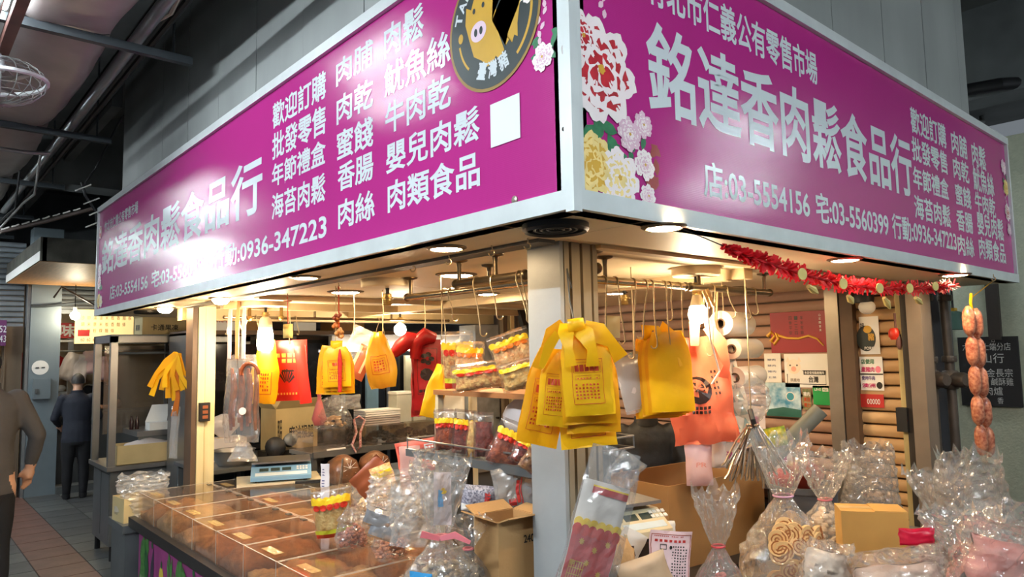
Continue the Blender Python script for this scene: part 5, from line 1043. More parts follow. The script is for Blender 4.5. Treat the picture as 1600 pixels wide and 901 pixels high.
# --- left group
m_meat = M('cured_meat', (140, 74, 44), .4, var=.3, scale=30, bump=.5, coat=.2)
t = thing('cured_meat_bag', 'clear bag of cured meat strips hanging beside the cream post', 'bag', D(378, 710, 4.7))
p = pil(378, 622, 4.7, 56, 136, 0, .10, .02, 51, lambda v: 1 - .2 * max(0, v) - .35 * max(0, -v - .6) ); part(p, 'film', f_clear, t, 10, 14, False)
for k in range(7):
    a = D(362 + k * 6, 575 + (k % 2) * 8, 4.7); b = D(360 + k * 6.3, 672 - (k % 3) * 6, 4.7); q = HF * random.uniform(-.02, .02)
    MB().tube([a + q, a.lerp(b, .35) + HR * .008 + q, a.lerp(b, .7) - HR * .006 + q, b + q], [.010, .016, .015, .010], 8).build('meat_strip', m_meat, t, smooth=True)
MB().tube([D(390 + 14 * math.cos(q), 585 - 18 * math.sin(q), 4.66) for q in [PI * i / 8 for i in range(9)]], .013, 8).build('meat_strip', m_meat, t, smooth=True)
MB().lathe(D(379, 642, 4.62), [(.024, 0), (.024, .003)], 18, -HF).build('round_label', m_white, t)
p = pil(380, 705, 4.7, 50, 30, 0, .08, .012, 52, lambda v: 1 - .7 * (v + 1) / 2); part(p, 'tied_bottom', f_milky, t, 8, 6, False)
for k, a in enumerate((358, 370, 380)): strap(t, [D(a, 560, 4.7), D(a + 1, 500, 4.72), D(a + 4, 460, 4.75)], .025, m_pinkp if k != 1 else plastic('peach_film', (236, 170, 120)))
p = pil(415, 580, 4.85, 44, 100, -.06, .10, .012, 53, lambda v: 1 - .55 * max(0, v) - .2 * max(0, -v) ** 3); b_ = tag(part(p, 'carrier_bag', m_yb, None), 'filled yellow bag hanging behind the tall lit bulb', 'bag'); mb = MB(); p.frame(mb, -.2, .65, -.7, .1, .04); marks(p, mb, -.1, .5, -.6, 0, 5, 4); mb.build('print', m_pred, b_)
t = thing('carrier_bag', 'flat red carrier bag with fan shaped print beside tall bulb', 'bag', D(452, 625, 5.0)); p = pil(452, 578, 5.0, 56, 94, .02, .02, .008, 54); b_ = part(p, 'body', m_rb, t)
mb = MB(); p.patch(mb, -.35, .3, -.05, .02, .004); [mb.add([p.pt(-.1 + q * math.cos(a) * .9, -.5 + q * math.sin(a), 1, .004) for q, a in ((.15, a0), (.55, a0), (.55, a0 + .2), (.15, a0 + .2))], [(0, 1, 2, 3)]) for a0 in [.5 + i * .3 for i in range(7)]]; mb.build('fan_print', m_pblk, b_)
mb = MB(); marks(p, mb, -.7, .6, .25, .62, 2, 4, .7, .004); marks(p, mb, -.6, .7, -.8, -.66, 1, 8, .5, .004); mb.build('text_print', M('print_gold_flat', (236, 160, 60), .5), b_); p2 = pil(473, 585, 4.97, 18, 90, .12, .01, .006, 55); part(p2, 'side_fold', m_rb, t, 4, 10)
t = thing('sachet_charm', 'small yellow sachet on a red string near the red bag', 'charm', D(450, 527, 4.3)); p = pil(450, 517, 4.3, 15, 22, 0, .03, .003, 56); part(p, 'sachet', M('sachet_cream', (228, 200, 120), .7), t, 5, 6); MB().cyl(D(449, 460, 4.28), D(450, 506, 4.3), .003, 5).build('string', m_pred, t); MB().cyl(D(443, 470, 4.28), D(456, 470, 4.28), .003, 5).build('string', m_pred, t)
t = thing('gourd_charm', 'string of dried gourd and nut charms above yellow bundle', 'charm', D(529, 530, 3.8)); MB().cyl(D(529, 444, 3.8), D(530, 528, 3.8), .004, 5).build('string', m_pred, t); rd = random.Random(3)
for k, (a, b, n_, mm) in enumerate(((528, 492, 8, 'nut_red'), (524, 503, 6, 'nut_orange'), (530, 519, 14, 'nut_tan'))):
    for i in range(n_): MB().ball(D(a + rd.uniform(-5, 5), b + rd.uniform(-7, 7), 3.78 + rd.uniform(-.02, .02)), .011, 7, 5).build('nut', M(mm, {'nut_red': (150, 60, 40), 'nut_orange': (190, 110, 50), 'nut_tan': (196, 140, 80)}[mm], .4), t, smooth=True)
d2 = 3.75; t = thing('carrier_bag_bundle', 'bundle of printed yellow carrier bags with red tassel at the middle', 'bag bundle', D(523, 612, d2))
for k, (px, py, w_, h_, tl_, dd) in enumerate(((514, 578, 36, 76, -.05, .07), (530, 582, 48, 66, .03, .05), (528, 577, 46, 66, .0, .03), (526, 573, 44, 62, .02, .01))): p = pil(px, py, d2 + dd, w_, h_, tl_, .014, .005, 60 + k, neck); b_ = part(p, 'bag', m_yb if k % 2 else m_yb2, t); shopping_print(p, b_)
p = pil(526, 540, d2 + .03, 18, 16, 0, .03, .003, 66); part(p, 'gathered_top', m_yb, t, 5, 5); MB().tube([D(531, 545, d2 - .02), D(531, 560, d2 - .02), D(531, 612, d2 - .02)], [.004, .012, .010], 8).build('tassel', M('tassel_red', (200, 36, 30), .7, bump=.8, bscale=80), t)
t = thing('product_bag', 'clear bag with orange brown carton hanging beside yellow bundle', 'bag', D(568, 600, 4.2)); p = pil(568, 545, 4.22, 56, 60, -.45, .04, .012, 67); part(p, 'film', f_milky, t, 8, 8, False); p = pil(565, 566, 4.2, 26, 54, -.45, .02, .002, 68); b_ = part(p, 'carton', M('carton_orange', (196, 96, 48), .5), t, 4, 6); mb = MB(); p.patch(mb, -1, -.6, -.9, .9, .002); p.patch(mb, .2, .5, -.6, .7, .002); mb.build('carton_stripe', M('carton_cream', (226, 190, 140), .5), b_)
m_ty = plastic('translucent_yellow', (232, 190, 60), .3, .45); p = pil(594, 562, 4.1, 52, 88, .12, .10, .012, 69, lambda v: .5 + .62 * math.cos(v * 1.25 + .35) - .18); b_ = tag(part(p, 'carrier_bag', m_ty, None, 12, 14), 'knotted translucent yellow bag hung on a pair of hooks', 'bag'); mb = MB(); p.frame(mb, -.5, .6, -.5, .15, .03, .004); p.frame(mb, -.35, .45, -.4, .05, .02, .004); marks(p, mb, -.3, .4, -.36, .02, 4, 4, .6, .004); mb.build('print', m_pred, b_)
t = thing('carrier_bag_bundle', 'bunch of dark red carrier bags with black emblem at back', 'bag bundle', D(655, 655, 4.3))
p = pil(668, 585, 4.3, 44, 110, 0, .03, .01, 70); b_ = part(p, 'bag', m_dr, t); mb = MB(); p.frame(mb, -.7, .7, -.55, .75, .03, .004); p.disc(mb, 0, -.0, .5, .18, .004, 10); [p.disc(mb, .3 * math.cos(q), .45 + .12 * math.sin(q), .22, .07, .004, 8) for q in (0, 1.3, 2.5, 3.8, 5)]; marks(p, mb, -.6, .6, -.5, -.4, 1, 4, .8, .004); mb.build('print', m_pblk, b_)
p = pil(655, 600, 4.35, 26, 100, 0, .03, .012, 71); part(p, 'bag', m_dr, t); p = pil(682, 575, 4.35, 20, 80, .05, .03, .012, 72); part(p, 'bag', m_dr, t)
for pts in ([D(660, 530, 4.28), D(640, 530, 4.28), D(625, 542, 4.28), D(614, 553, 4.28)], [D(680, 528, 4.3), D(665, 524, 4.28), D(650, 535, 4.28), D(648, 560, 4.28)]): MB().tube(pts, [.03, .05, .045, .03], 10).build('gathered_handle', m_dr, t, smooth=60)
p = pil(680, 610, 3.35, 30, 84, -.25, .05, .01, 73, lambda v: 1 - .5 * max(0, v)); tag(part(p, 'carrier_bag', m_yb, None), 'plain yellow bag hanging at the left end of snack rack', 'bag')
# yellow ribbon bundle outside the cream post
t = thing('ribbon_bundle', 'bundle of yellow bag handles fanned out beside the cream post', 'bag bundle', D(265, 625, 5.15))
for k in range(11):
    a = -.55 + k * .10; q = D(275, 552, 5.15) + HF * (k % 3) * .02; ln = .30 + .05 * math.sin(k * 1.7); R, U = tilt_frame(a * 1.2)
    strap(t, [q, q - U * ln * .25 - HR * .02, q - U * ln * .6 - HR * .03, q - U * ln], .05, m_yb if k % 2 else m_yb2, 'ribbon')
for k in range(3): strap(t, [D(276, 560, 5.15), D(277 + k, 620, 5.15), D(268 + k * 4, 650, 5.15)], .02, plastic('orange_streamer', (220, 130, 50)), 'ribbon')
p = pil(272, 675, 5.15, 14, 80, -.05, .04, .01, 75); tag(part(p, 'film_bag_bundle', f_milky, None, 6, 10, False), 'narrow clear bag hanging below the yellow ribbons', 'bag')

def hangwire(label, top):
    tag(MB().tube([top - Z * .02, top + Z * .02, V((top.x + .005, top.y, (top.z + SZ) / 2)), V((top.x, top.y, SZ))], .0028, 5).build('s_hook', m_hook), label, 'hook', 'wire hooks dropping from the stall ceiling')
for lab, px, py, d in (('wire hook holding the dark red bags', 664, 530, 4.28), ('wire hook holding the knotted yellow bag, right of the pair', 598, 522, 4.1), ('wire hook holding the clear bag with orange carton', 553, 518, 4.22), ('wire hook holding the yellow bag at snack rack end', 690, 572, 3.35), ('wire hook holding the yellow bag behind tall bulb', 414, 532, 4.85), ('wire hook holding the flat red bag', 452, 533, 5.0), ('wire hook holding the orange bag', 1100, 492, 3.34), ('wire hook holding the middle yellow bundle', 524, 534, 3.78), ('wire hook holding the pale pink bag', 1092, 684, 3.39), ('wire hook holding the small whitish bag', 1122, 682, 3.49), ('wire hook holding the triangle cloth', 1132, 538, 3.46), ('wire hook holding the tongs', 1173, 642, 3.25), ('wire hook holding the milky bag stack', 990, 553, 3.17)): hangwire(lab, D(px, py, d))

# ================================================================== SNACK RACK, COUNTER HEAP
snack = [M('snack_%d' % i, c, .5, var=.4, scale=40, bump=1, bscale=60, col2=c2, cscale=45) for i, (c, c2) in enumerate((((196, 120, 60), (240, 200, 120)), ((110, 40, 26), (170, 80, 40)), ((220, 160, 70), (246, 208, 130)), ((90, 36, 30), (140, 50, 36)), ((176, 130, 84), (120, 70, 40)), ((232, 150, 80), (250, 210, 150))))]
m_sy = M('pack_print_yellow', (250, 206, 40), .35, var=.05); m_sr = M('pack_print_red', (206, 50, 30), .35, var=.1); m_so = M('pack_print_orange', (240, 130, 50), .35)
f_pack = film('pack_film', op=.03, rough=.1, gl=.7, bump=.5, bscale=26)
def pack(label, px, py, d, wpx, hpx, tilt, fill, t=.05, seed=0, yaw=0., header=True, red=True, base=False, cat='snack pack', band=None, group=None):
    p = pil(px, py, d, wpx, hpx, tilt, t, .008, seed, yaw=yaw); th = thing('snack_pack', label, cat, p.pt(0, -1), group)
    part(p, 'film', f_pack, th, 9, 12, 20)
    q = Pillow(p.c - p.U * p.h * .08, p.R, p.U, p.w * .88, p.h * .74, t * .8, .010, seed + .5, fq=3.5); mb = MB(); q.mesh(mb, 9, 11); mb.build('contents', fill, th, smooth=60)
    if header:
        for k in range(6): mb = MB(); p.disc(mb, -.78 + k * .31, .52, .17, .15 * min(1, p.w / p.h * 1.2), .003, 14); mb.build('scallop_print', m_sy, th)
        mb = MB(); p.patch(mb, -.92, .92, .36, .52, .004); mb.build('header_print', m_sy, th)
        if red:
            for k in range(5): mb = MB(); p.disc(mb, -.66 + k * .33, .26, .16, .12, .005, 12); mb.build('scallop_print', m_sr if red is True else red, th)
    if base: mb = MB(); p.patch(mb, -.9, .9, -.96, -.78, .004); mb.build('base_band', m_sr, th); mb = MB(); p.patch(mb, -.9, .9, -.78, -.62, .004); mb.build('base_print', M('pack_print_lime', (206, 206, 50), .4), th)
    mb = MB(); p.patch(mb, -.98, .98, .84, .89, .004); mb.build('zip_strip', f_milky, th)
    return th
t = thing('snack_rack', 'two tier rack of snack packs standing left of the corner post', 'rack', (.55, 1.0, .97)); m_wood = M('shelf_wood', (168, 112, 66), .5, var=.2, stretch=(8, .8, 8))
za = P(760, 612, x=.60).z
MB().box(.58, .82, .62, 1.48, za - .022, za).build('upper_shelf', m_wood, t)
zl_ = P(760, 722, x=.48).z
MB().box(.46, .74, .60, 1.50, zl_ - .02, zl_).build('lower_tray', m_ssd, t); MB().box(.44, .46, .60, 1.50, zl_ - .02, zl_ + .012).build('front_lip', m_ssd, t)
MB().tube([(.45, 1.50, zl_ + .055), (.45, .60, zl_ + .055)], .004, 6).build('guard_wire', m_ss, t); MB().tube([(.74, 1.50, zl_ + .055), (.45, 1.50, zl_ + .055)], .004, 6).build('guard_wire', m_ss, t); MB().cyl((.45, 1.50, zl_), (.45, 1.50, zl_ + .06), .004, 6).build('guard_wire', m_ss, t)
MB().box(.60, .63, 1.47, 1.50, .975, za).build('upright', M('upright_cream', (214, 200, 168), .5), t); MB().box(.80, .83, 1.47, 1.50, .975, za).build('upright', M('upright_cream'), t); MB().box(.78, .82, .62, .66, .975, za).build('upright', m_ssd, t); MB().box(.50, .53, .62, .65, .975, zl_).build('upright', m_ssd, t); MB().box(.48, .51, 1.1, 1.13, .975, zl_).build('upright', m_ply, t)
pack('tall snack pack of noodle sticks, leftmost on upper shelf', 716, 562, 3.22, 52, 90, .04, snack[0], .05, 81, base=True); pack('small snack pack leaning before the noodle stick pack', 733, 562, 3.12, 46, 58, -.06, snack[5], .04, 82, red=m_so)
pack('snack pack lying flat along the upper shelf edge', 750, 587, 2.98, 90, 44, .12, snack[0], .06, 83); pack('orange snack pack propped up tilted beside the post', 800, 548, 2.9, 66, 62, .32, snack[5], .04, 84, red=m_so); pack('pale noodle pack at right end of upper shelf', 810, 585, 2.78, 60, 46, .25, snack[2], .06, 85, red=False)
pack('dark jerky pack, first on the lower tray', 696, 672, 3.12, 36, 66, .0, snack[1], .05, 86); pack('jerky pack with yellow header, second on lower tray', 726, 676, 3.02, 38, 72, -.12, snack[3], .05, 87); pack('narrow amber candy pack, third on lower tray', 742, 680, 2.95, 24, 74, -.1, snack[0], .04, 88, header=False); pack('red dried fruit pack, fourth on lower tray', 756, 680, 2.9, 30, 72, .0, snack[3], .05, 89, header=False)
pack('large leaning pack of striped jerky on lower tray', 795, 695, 2.74, 56, 76, -.42, snack[1], .06, 90, red=m_sr); pack('dark prune pack beside the striped jerky', 822, 706, 2.62, 40, 46, -.55, snack[3], .05, 91); pack('nut pack at the post end of lower tray', 832, 716, 2.56, 30, 44, -.6, snack[4], .05, 92, header=False)
c = P(706, 640, x=.7); tag(MB().box(.64, .78, 1.505, 1.512, 1.42, za - .03).build('notice_card', m_white), 'white notice card behind the left upright of snack rack', 'card')
tag(MB().ball(D(835, 652, 3.1), (.14, .14, .10), 16, 9).build('rice_sack', m_wp, smooth=True), 'round white sack behind the lower tray near the post', 'sack')

# nuts and dried goods in clear bags on the acrylic lids
nut = [M('nut_%d' % i, c, .45, var=.15) for i, c in enumerate(((168, 96, 70), (226, 196, 150), (222, 150, 110), (206, 190, 160), (150, 130, 100)))]
def nutbag(label, px, py, r, h, mat, s_, n, seed, lean=(0, 0), neckh=.35, fm=None, z=.972):
    b = P(px, py, z=z); t = thing('nut_bag', label, 'bag', b); rd = random.Random(seed)
    crinkle('film', fm or f_clear, b, r, r * .75, h, seed, 14, 10, .12, par=t, prof=lambda q: (.92 + .25 * math.sin(PI * min(1, q / .65))) if q < 1 - neckh else 1.1 - (q - (1 - neckh)) / neckh * .75)
    mb = MB(); pile(mb, (b.x, b.y, z), r * .86, r * .62, h * .52, s_, n, rd); mb.build('contents', mat, t, smooth=True, kind='stuff'); return t
p = pil(521, 800, 3.32, 62, 70, .12, .08, .01, 95); pack('bag of puffed peanuts with yellow header and red base on acrylic lids', 521, 798, 3.32, 66, 78, .14, snack[2], .10, 96, base=True)
nutbag('clear bag of small red brown peanuts, front of the heap', 552, 856, .072, .19, nut[0], .0115, 190, 1); nutbag('clear bag of pink peanuts nearest the counter edge', 612, 872, .075, .20, nut[2], .013, 150, 2); nutbag('clear bag of pale nuts behind the red brown peanuts', 585, 806, .12, .25, nut[1], .012, 230, 3); nutbag('clear bag of white pistachios leaning on the pale nuts', 640, 812, .11, .24, nut[3], .014, 160, 4)
# silver pouches
for k, (px, py) in enumerate(((592, 810), (600, 828))): p = pil(px, py, 2.92, 46, 30, -.3, .04, .008, 97 + k); tag(part(p, 'silver_pouch', M('silver_foil', (196, 196, 200), .25, metal=.7, bump=.5, bscale=20), None, 8, 6, 30), ['upper silver foil pouch lying between nut bags', 'lower silver foil pouch lying between nut bags'][k], 'pouch')
# big tied bag in front
def tied_bag(label, b, rx, ry, h, tie, seed, fill, fs, fn, tiecol, film_m=None, flare=1., fillh=.5, flarew=.95):
    t = thing('gift_bag', label, 'bag', b); q0 = tie / h
    pf = lambda q: (.82 + .3 * math.sin(PI * min(1, q / q0) ** .9)) * (1 - .8 * max(0, (q - q0 * .55) / (q0 * .45)) ** 1.3) if q < q0 else .2 + flarew * ((q - q0) / (1 - q0)) ** .8
    crinkle('film', film_m or f_clear, b, rx, ry, h, seed, 20, 18, .13, par=t, prof=pf)
    MB().tube([V(b) + V((rx * .235 * math.cos(a), ry * .235 * math.sin(a), tie)) for a in [2 * PI * i / 14 for i in range(14)]], .004, 6, closed=True).build('tie', tiecol, t, smooth=True)
    if fill: mb = MB(); pile(mb, b, rx * .8, ry * .8, tie * fillh, fs, fn, random.Random(seed)); mb.build('contents', fill, t, smooth=True, kind='stuff')
    return t
m_tiep = plastic('pink_tie', (240, 150, 160))
b = P(690, 960, z=.972); b = V((.40, .95, .972))
b = D(690, 915, 2.35); b.z = .972
t = tied_bag('tall clear bag of dried fish tied with pink ribbon in front heap', b, .115, .10, .52, .27, 21, M('dried_fish', (186, 160, 120), .6, var=.4, scale=30, col2=(110, 90, 66), cscale=30), .016, 170, m_tiep, fillh=.75, flarew=.75)
strap(t, [V(b) + V((0, 0, .27)) - HF * .03, V(b) + V((0, 0, .285)) - HF * .05 + HR * .05, V(b) + V((0, 0, .26)) - HF * .05 + HR * .10], .02, m_tiep, 'ribbon'); strap(t, [V(b) + V((0, 0, .27)) - HF * .03, V(b) + V((0, 0, .29)) - HF * .05 - HR * .06], .02, m_tiep, 'ribbon')
p = Pillow(V(b) + Z * .40 - HF * .035 + HR * .01, HR, Z, .06, .17, .006, .008, 99); mb = MB(); p.mesh(mb, 5, 8); ins = mb.build('paper_insert', film('insert_film', (240, 226, 226), op=.45, rough=.25), t); mb = MB(); p.disc(mb, .1, .3, .35, .12, .003); mb.build('yellow_print', m_sy, ins); mb = MB(); p.patch(mb, -.5, .1, -.3, .35, .002); mb.build('blue_print', M('print_blue', (90, 160, 210), .4), ins)
p = Pillow(V(b) + Z * .10 - HF * .105 - HR * .055, HR * .9 - HF * .45, Z, .085, .17, .008, .004, 100); mb = MB(); p.mesh(mb, 5, 6); lb = mb.build('blue_label', M('label_blue', (60, 150, 206), .4, var=.1), t); mb = MB(); p.patch(mb, .45, .95, -.9, .9, .003); mb.build('label_border', m_white, lb); mb = MB(); marks(p, mb, .5, .9, -.7, .7, 5, 1, .6, .005); mb.build('label_text', m_inkr, lb)
b = D(732, 920, 2.45); b.z = .972; nb_ = tied_bag('clear bag of dried mushrooms between tied bag and carton', b, .07, .07, .30, .20, 22, M('mushroom_grey', (170, 156, 130), .6, var=.5, scale=14, col2=(70, 62, 54), cscale=20), .02, 70, m_tiep, fillh=.8)
# carton with 240
cb = D(792, 880, 2.50); cb.z = .972
tc_ = carton('cardboard_box', 'open cardboard box marked 240 by the corner post', (cb.x, cb.y, .972), .17, .15, .30, -.72 + .62, m_card, open_=True, flaps=.35, txts=[('240', .62, .72, .26, .09, m_ink, 'f')])
# red and salmon packs
m_salm = plastic('salmon_sheet', (240, 120, 100), .4, .2)
for k, (px, py, w_, h_, tl_, mm, lab) in enumerate(((655, 712, 70, 50, .15, m_salm, 'salmon red flat pack standing behind the film heap'), (642, 735, 34, 76, .05, plastic('peach_pack', (232, 190, 180), .3, .3), 'narrow pink pack standing before the salmon pack'), (580, 745, 60, 40, .75, M('pack_brown', (150, 76, 40), .4, var=.3), 'dark orange brown pouch leaning behind the glass jar'), (600, 748, 34, 44, .35, snack[5], 'small yellow red pouch beside the brown pouch'))):
    p = pil(px, py, 3.35 - k * .02, w_, h_, tl_, .02, .006, 110 + k); o = tag(part(p, 'flat_pack', mm, None), lab, 'packet')
    if k == 0: mb = MB(); p.frame(mb, .3, .8, .2, .7, .06, .003); marks(p, mb, .35, .75, .25, .6, 2, 3, .7, .003); mb.build('print', m_white, o); mb = MB(); p.patch(mb, -.9, -.5, .3, .8, .003); mb.build('print_red', m_inkr, o)
    if k == 3: mb = MB(); p.patch(mb, -.9, .9, .2, .6, .003); mb.build('print', m_sy, o)
tag(crinkle('film_bag_bundle', f_clear, D(690, 760, 3.0), .14, .10, .16, 33, 18, 9, .13), 'crumpled clear film heap under the snack rack', 'bag'); tag(crinkle('film_bag_bundle', f_milky, D(625, 790, 3.1), .15, .1, .14, 34, 18, 9, .13), 'crumpled milky film heap beside the pink packs', 'bag')
tag(crinkle('film_bag_bundle', f_milky, D(650, 845, 2.75), .10, .09, .22, 35, 18, 10, .13), 'crumpled whitish bag left of the tall tied bag', 'bag')
p = pil(748, 778, 2.75, 54, 40, -.1, .05, .004, 120); o = tag(part(p, 'rice_pack', M('pack_indigo', (44, 48, 74), .4, col2=(180, 180, 196), cscale=120), None), 'dark blue speckled pack with white base behind the carton', 'packet'); mb = MB(); p.patch(mb, -.95, .95, -.95, -.4, .003); mb.build('white_base', m_white, o); mb = MB(); p.text(mb, '味', .35, .7, -.3, .6, .004, .03); mb.build('print', m_inkr, o)
p = pil(805, 765, 2.7, 66, 74, .15, .05, .012, 121); o = tag(part(p, 'carrier_bag', f_milky, None, 10, 12, False), 'clear white bag with red stripes behind the carton', 'bag'); mb = MB(); p.patch(mb, .1, .25, -.5, .4, .004); p.patch(mb, .3, .36, -.7, .5, .004); p.patch(mb, -.3, .05, -.6, -.3, .004); mb.build('print', m_inkr, o)
# glass jar with receipts and tongs
c = P(520, 786, z=.972); t = thing('glass_jar', 'glass jar holding receipts and tongs on the acrylic lids', 'jar', c)
MB().lathe(c, [(.05, 0), (.055, .01), (.055, .15), (.048, .17), (.05, .18)], 20, caps=False).build('jar_wall', f_acr, t, smooth=True); MB().lathe(c, [(.05, .001), (.0, .004)], 20).build('jar_base', f_acr, t)
p = Pillow(c + Z * .14 - HF * .062 - HR * .03, HR, Z, .05, .20, .001, .006, 130); o = part(p, 'receipt', M('receipt_blue_white', (206, 214, 232), .6), t, 4, 8); mb = MB(); marks(p, mb, -.7, .7, -.8, .8, 10, 1, .4, .002); mb.build('receipt_lines', M('receipt_ink', (90, 100, 150), .6), o)
for s_ in (-1, 1): MB().tube([c + HR * .03 + Z * .05 + HF * s_ * .01, c + HR * .05 + Z * .15 + HF * s_ * .014, c + HR * .06 + Z * .26], .006, 6).build('tong_arm', m_tong, t)
# things under / on the back shelf
for k, (px, lab) in enumerate(((535, 'brown film wrapped bundle, left one under the rear shelf'), (585, 'brown film wrapped bundle with white knot under the rear shelf'))):
    c = P(px, 748, y=3.80); c.z = .86; t = thing('wrapped_bundle', lab, 'bundle', c); MB().lathe(c, [(.08, 0), (.125, .04), (.135, .10), (.11, .17), (.04, .215), (.012, .22)], 20).build('body', M('wrapped_brown', (120, 80, 54), .35, var=.4, scale=18, bump=.6, bscale=30, coat=.5), t, smooth=True); MB().ball(c + V((0, -.11, .13)), .018, 8, 6).build('knot', m_wp, t)
    for i in range(9): a = 2 * PI * i / 9; MB().tube([c + V((.01 * math.cos(a), -.118, .13 + .01 * math.sin(a))), c + V((.06 * math.cos(a), -.126, .13 + .06 * math.sin(a)))], .0025, 4).build('crease', m_wp, t)
zs = zb + .165
def onshelf(px): q = P(px, 640, y=yb + .2); return V((q.x, yb + .2, zs))
c = onshelf(520); t = thing('walnut_bag', 'tied clear bag of whole walnuts on the rear bins', 'bag', c); crinkle('film', f_clear, c, .15, .11, .24, 41, 16, 10, .12, par=t, prof=lambda q: 1.05 - .9 * max(0, q - .4)); pile(MB(), c, .11, .08, .08, .024, 26, random.Random(6)).build('walnuts', M('walnut', (200, 160, 110), .6, var=.2, bump=.6, bscale=60), t, smooth=True, kind='stuff')
c2 = c + V((-.12, 0, .03)); MB().lathe(c2, [(.04, 0), (.06, .05), (.03, .16), (.012, .22), (.02, .25)], 12).build('red_net', plastic('pink_net', (226, 130, 130)), t, smooth=True)
p = Pillow(c + Z * .20 + X * .12, HR, Z, .24, .12, .08, .014, 7); tag(part(p, 'film_bag_bundle', f_milky, None, 9, 7, False), 'empty milky bag puffed up beside the walnuts', 'bag')
for k, (px, w_, h_, d_) in enumerate(((625, .15, .24, .14), (650, .13, .22, .12))):
    c = onshelf(px); t = thing('storage_jar', ['translucent white square jar on rear bins, left one', 'translucent white square jar beside the dark red bags'][k], 'jar', c); MB().rbox(c, w_, d_, h_, 0).build('jar_body', plastic('jar_milk', (226, 226, 214), .4, .4), t); MB().rbox(c + Z * h_, w_ + .01, d_ + .01, .022).build('lid', m_white, t)
c = onshelf(570); t = thing('bag_stack', 'stack of folded striped paper bags on rear bins', 'paper bags', c + X * .12); 
for k in range(7): MB().rbox(c + X * .12 + Z * k * .018, .34, .2, .014, .02 * (k % 3 - 1)).build('paper_bag', M('bag_grey_stripe', (170, 160, 156), .7) if k < 4 else m_white, t)
c = P(566, 700, y=yb - .03); t = thing('twine_loop', 'pink and white twisted rope loop hanging over the bins', 'rope', c)
m_rope = M('rope_pink_white', (236, 214, 208), .8, col2=(190, 110, 110), cscale=70); MB().tube([P(a, b_, y=yb - .035) for a, b_ in ((553, 655), (557, 675), (550, 695), (556, 706), (563, 698), (563, 675), (570, 656), (560, 650))], .010, 8, closed=True).build('rope', m_rope, t, smooth=True)
for k, (px, lab) in enumerate(((525, 'white marker pen on the shelf edge'), (610, 'black marker pen on the shelf edge'))): q = P(px, 706 if k == 0 else 688, y=yb - .01); tag(MB().cyl((q.x - .08, yb - .012, zb + .018), (q.x + .08, yb - .012, zb + .018), .008, 8).build('marker_pen', m_white if k == 0 else m_blk), lab, 'pen')
# left side behind cases: bowl, camera like grinder, boxes
c = P(372, 708, y=4.5); st = thing('side_table', 'low steel table behind the cream post', 'table', (c.x + .3, 4.75, 0)); zt_ = c.z - .10
MB().box(.52, 1.5, 4.42, 5.2, zt_ - .03, zt_).build('top', m_ssd, st); 
for xx, yy in ((.56, 4.46), (1.46, 4.46), (.56, 5.16), (1.46, 5.16)): MB().box(xx - .02, xx + .02, yy - .02, yy + .02, 0, zt_ - .03).build('leg', m_ssd, st)
tag(MB().lathe((c.x, 4.6, zt_), [(.11, 0), (.15, .05), (.165, .12), (.172, .122), (.16, .118), (.14, .05), (0, .012)], 24).build('steel_bowl', m_ss, smooth=True), 'shiny steel bowl under the cured meat bag', 'bowl')
t = thing('meat_slicer', 'small black and grey machine right of the steel bowl', 'machine', (c.x + .42, 4.7, zt_)); MB().lathe((c.x + .36, 4.66, zt_), [(.05, 0), (.05, .1)], 14).build('base', m_blk, t); MB().lathe((c.x + .36, 4.60, zt_ + .10), [(.07, 0), (.08, .03), (.08, .1), (.05, .12)], 18, V((-.5, -.8, .2))).build('drum', m_blk, t, smooth=True); MB().lathe((c.x + .50, 4.68, zt_ + .13), [(.05, 0), (.055, .02), (.055, .09), (.03, .1)], 16, V((-.2, -.9, .3))).build('knob', m_ssd, t, smooth=True); MB().box(c.x + .3, c.x + .6, 4.66, 4.86, zt_, zt_ + .06).build('plinth', m_blk, t)
q = P(455, 648, y=4.85); carton('cardboard_box', 'open cardboard carton with black print behind red bag', (q.x + .06, 5.02, zt_), .42, .26, q.z - zt_ + .06, .12, m_card2, open_=True, flaps=.8, txts=[('即品', .04, .25, .10, .5, m_ink, 'f'), ('麻油猴腿', .3, .3, .6, .3, m_ink, 'f')])
q = P(350, 665, y=5.0); sack('plastic_bag', 'white plastic bag on boxes behind the cream post', (q.x, 5.0, zt_ + .18), (.14, .1, .2), m_wp); carton('cardboard_box', 'grey white carton under white bag behind cream post', (q.x, 5.0, zt_), .3, .24, .18, 0, M('carton_greywhite', (206, 196, 190), .7))
# dark shelving at the back with boxes on top
t = thing('back_cupboard', 'dark cupboard row with glass fronts along the stall back', 'cupboard', (1.9, 5.8, 0)); zc = P(500, 480, y=5.7).z; zd = P(500, 520, y=5.6).z
MB().box(.72, 4.4, 5.5, 6.12, zd - .02, zd + .02).build('beam_shelf', M('shelf_brown', (110, 84, 62), .6), t); MB().box(.72, .78, 5.5, 6.12, 0, zd).build('upright', m_ss, t); MB().box(4.3, 4.36, 5.5, 6.12, 0, zd).build('upright', m_ply, t)
for k in range(6): xx = .8 + k * .58; MB().box(xx, xx + .56, 6.06, 6.08, .9, zd - .1).build('glass_door', M('dark_glass', (30, 30, 32), .1), t); MB().box(xx + .56, xx + .6, 6.04, 6.1, .3, zd).build('door_frame', m_ss, t)
MB().box(.75, 4.35, 5.55, 6.12, .82, .88).build('worktop', m_ssd, t)
def onbeam(px): q = P(px, 500, y=5.7); return V((q.x, 5.7, zd + .021))
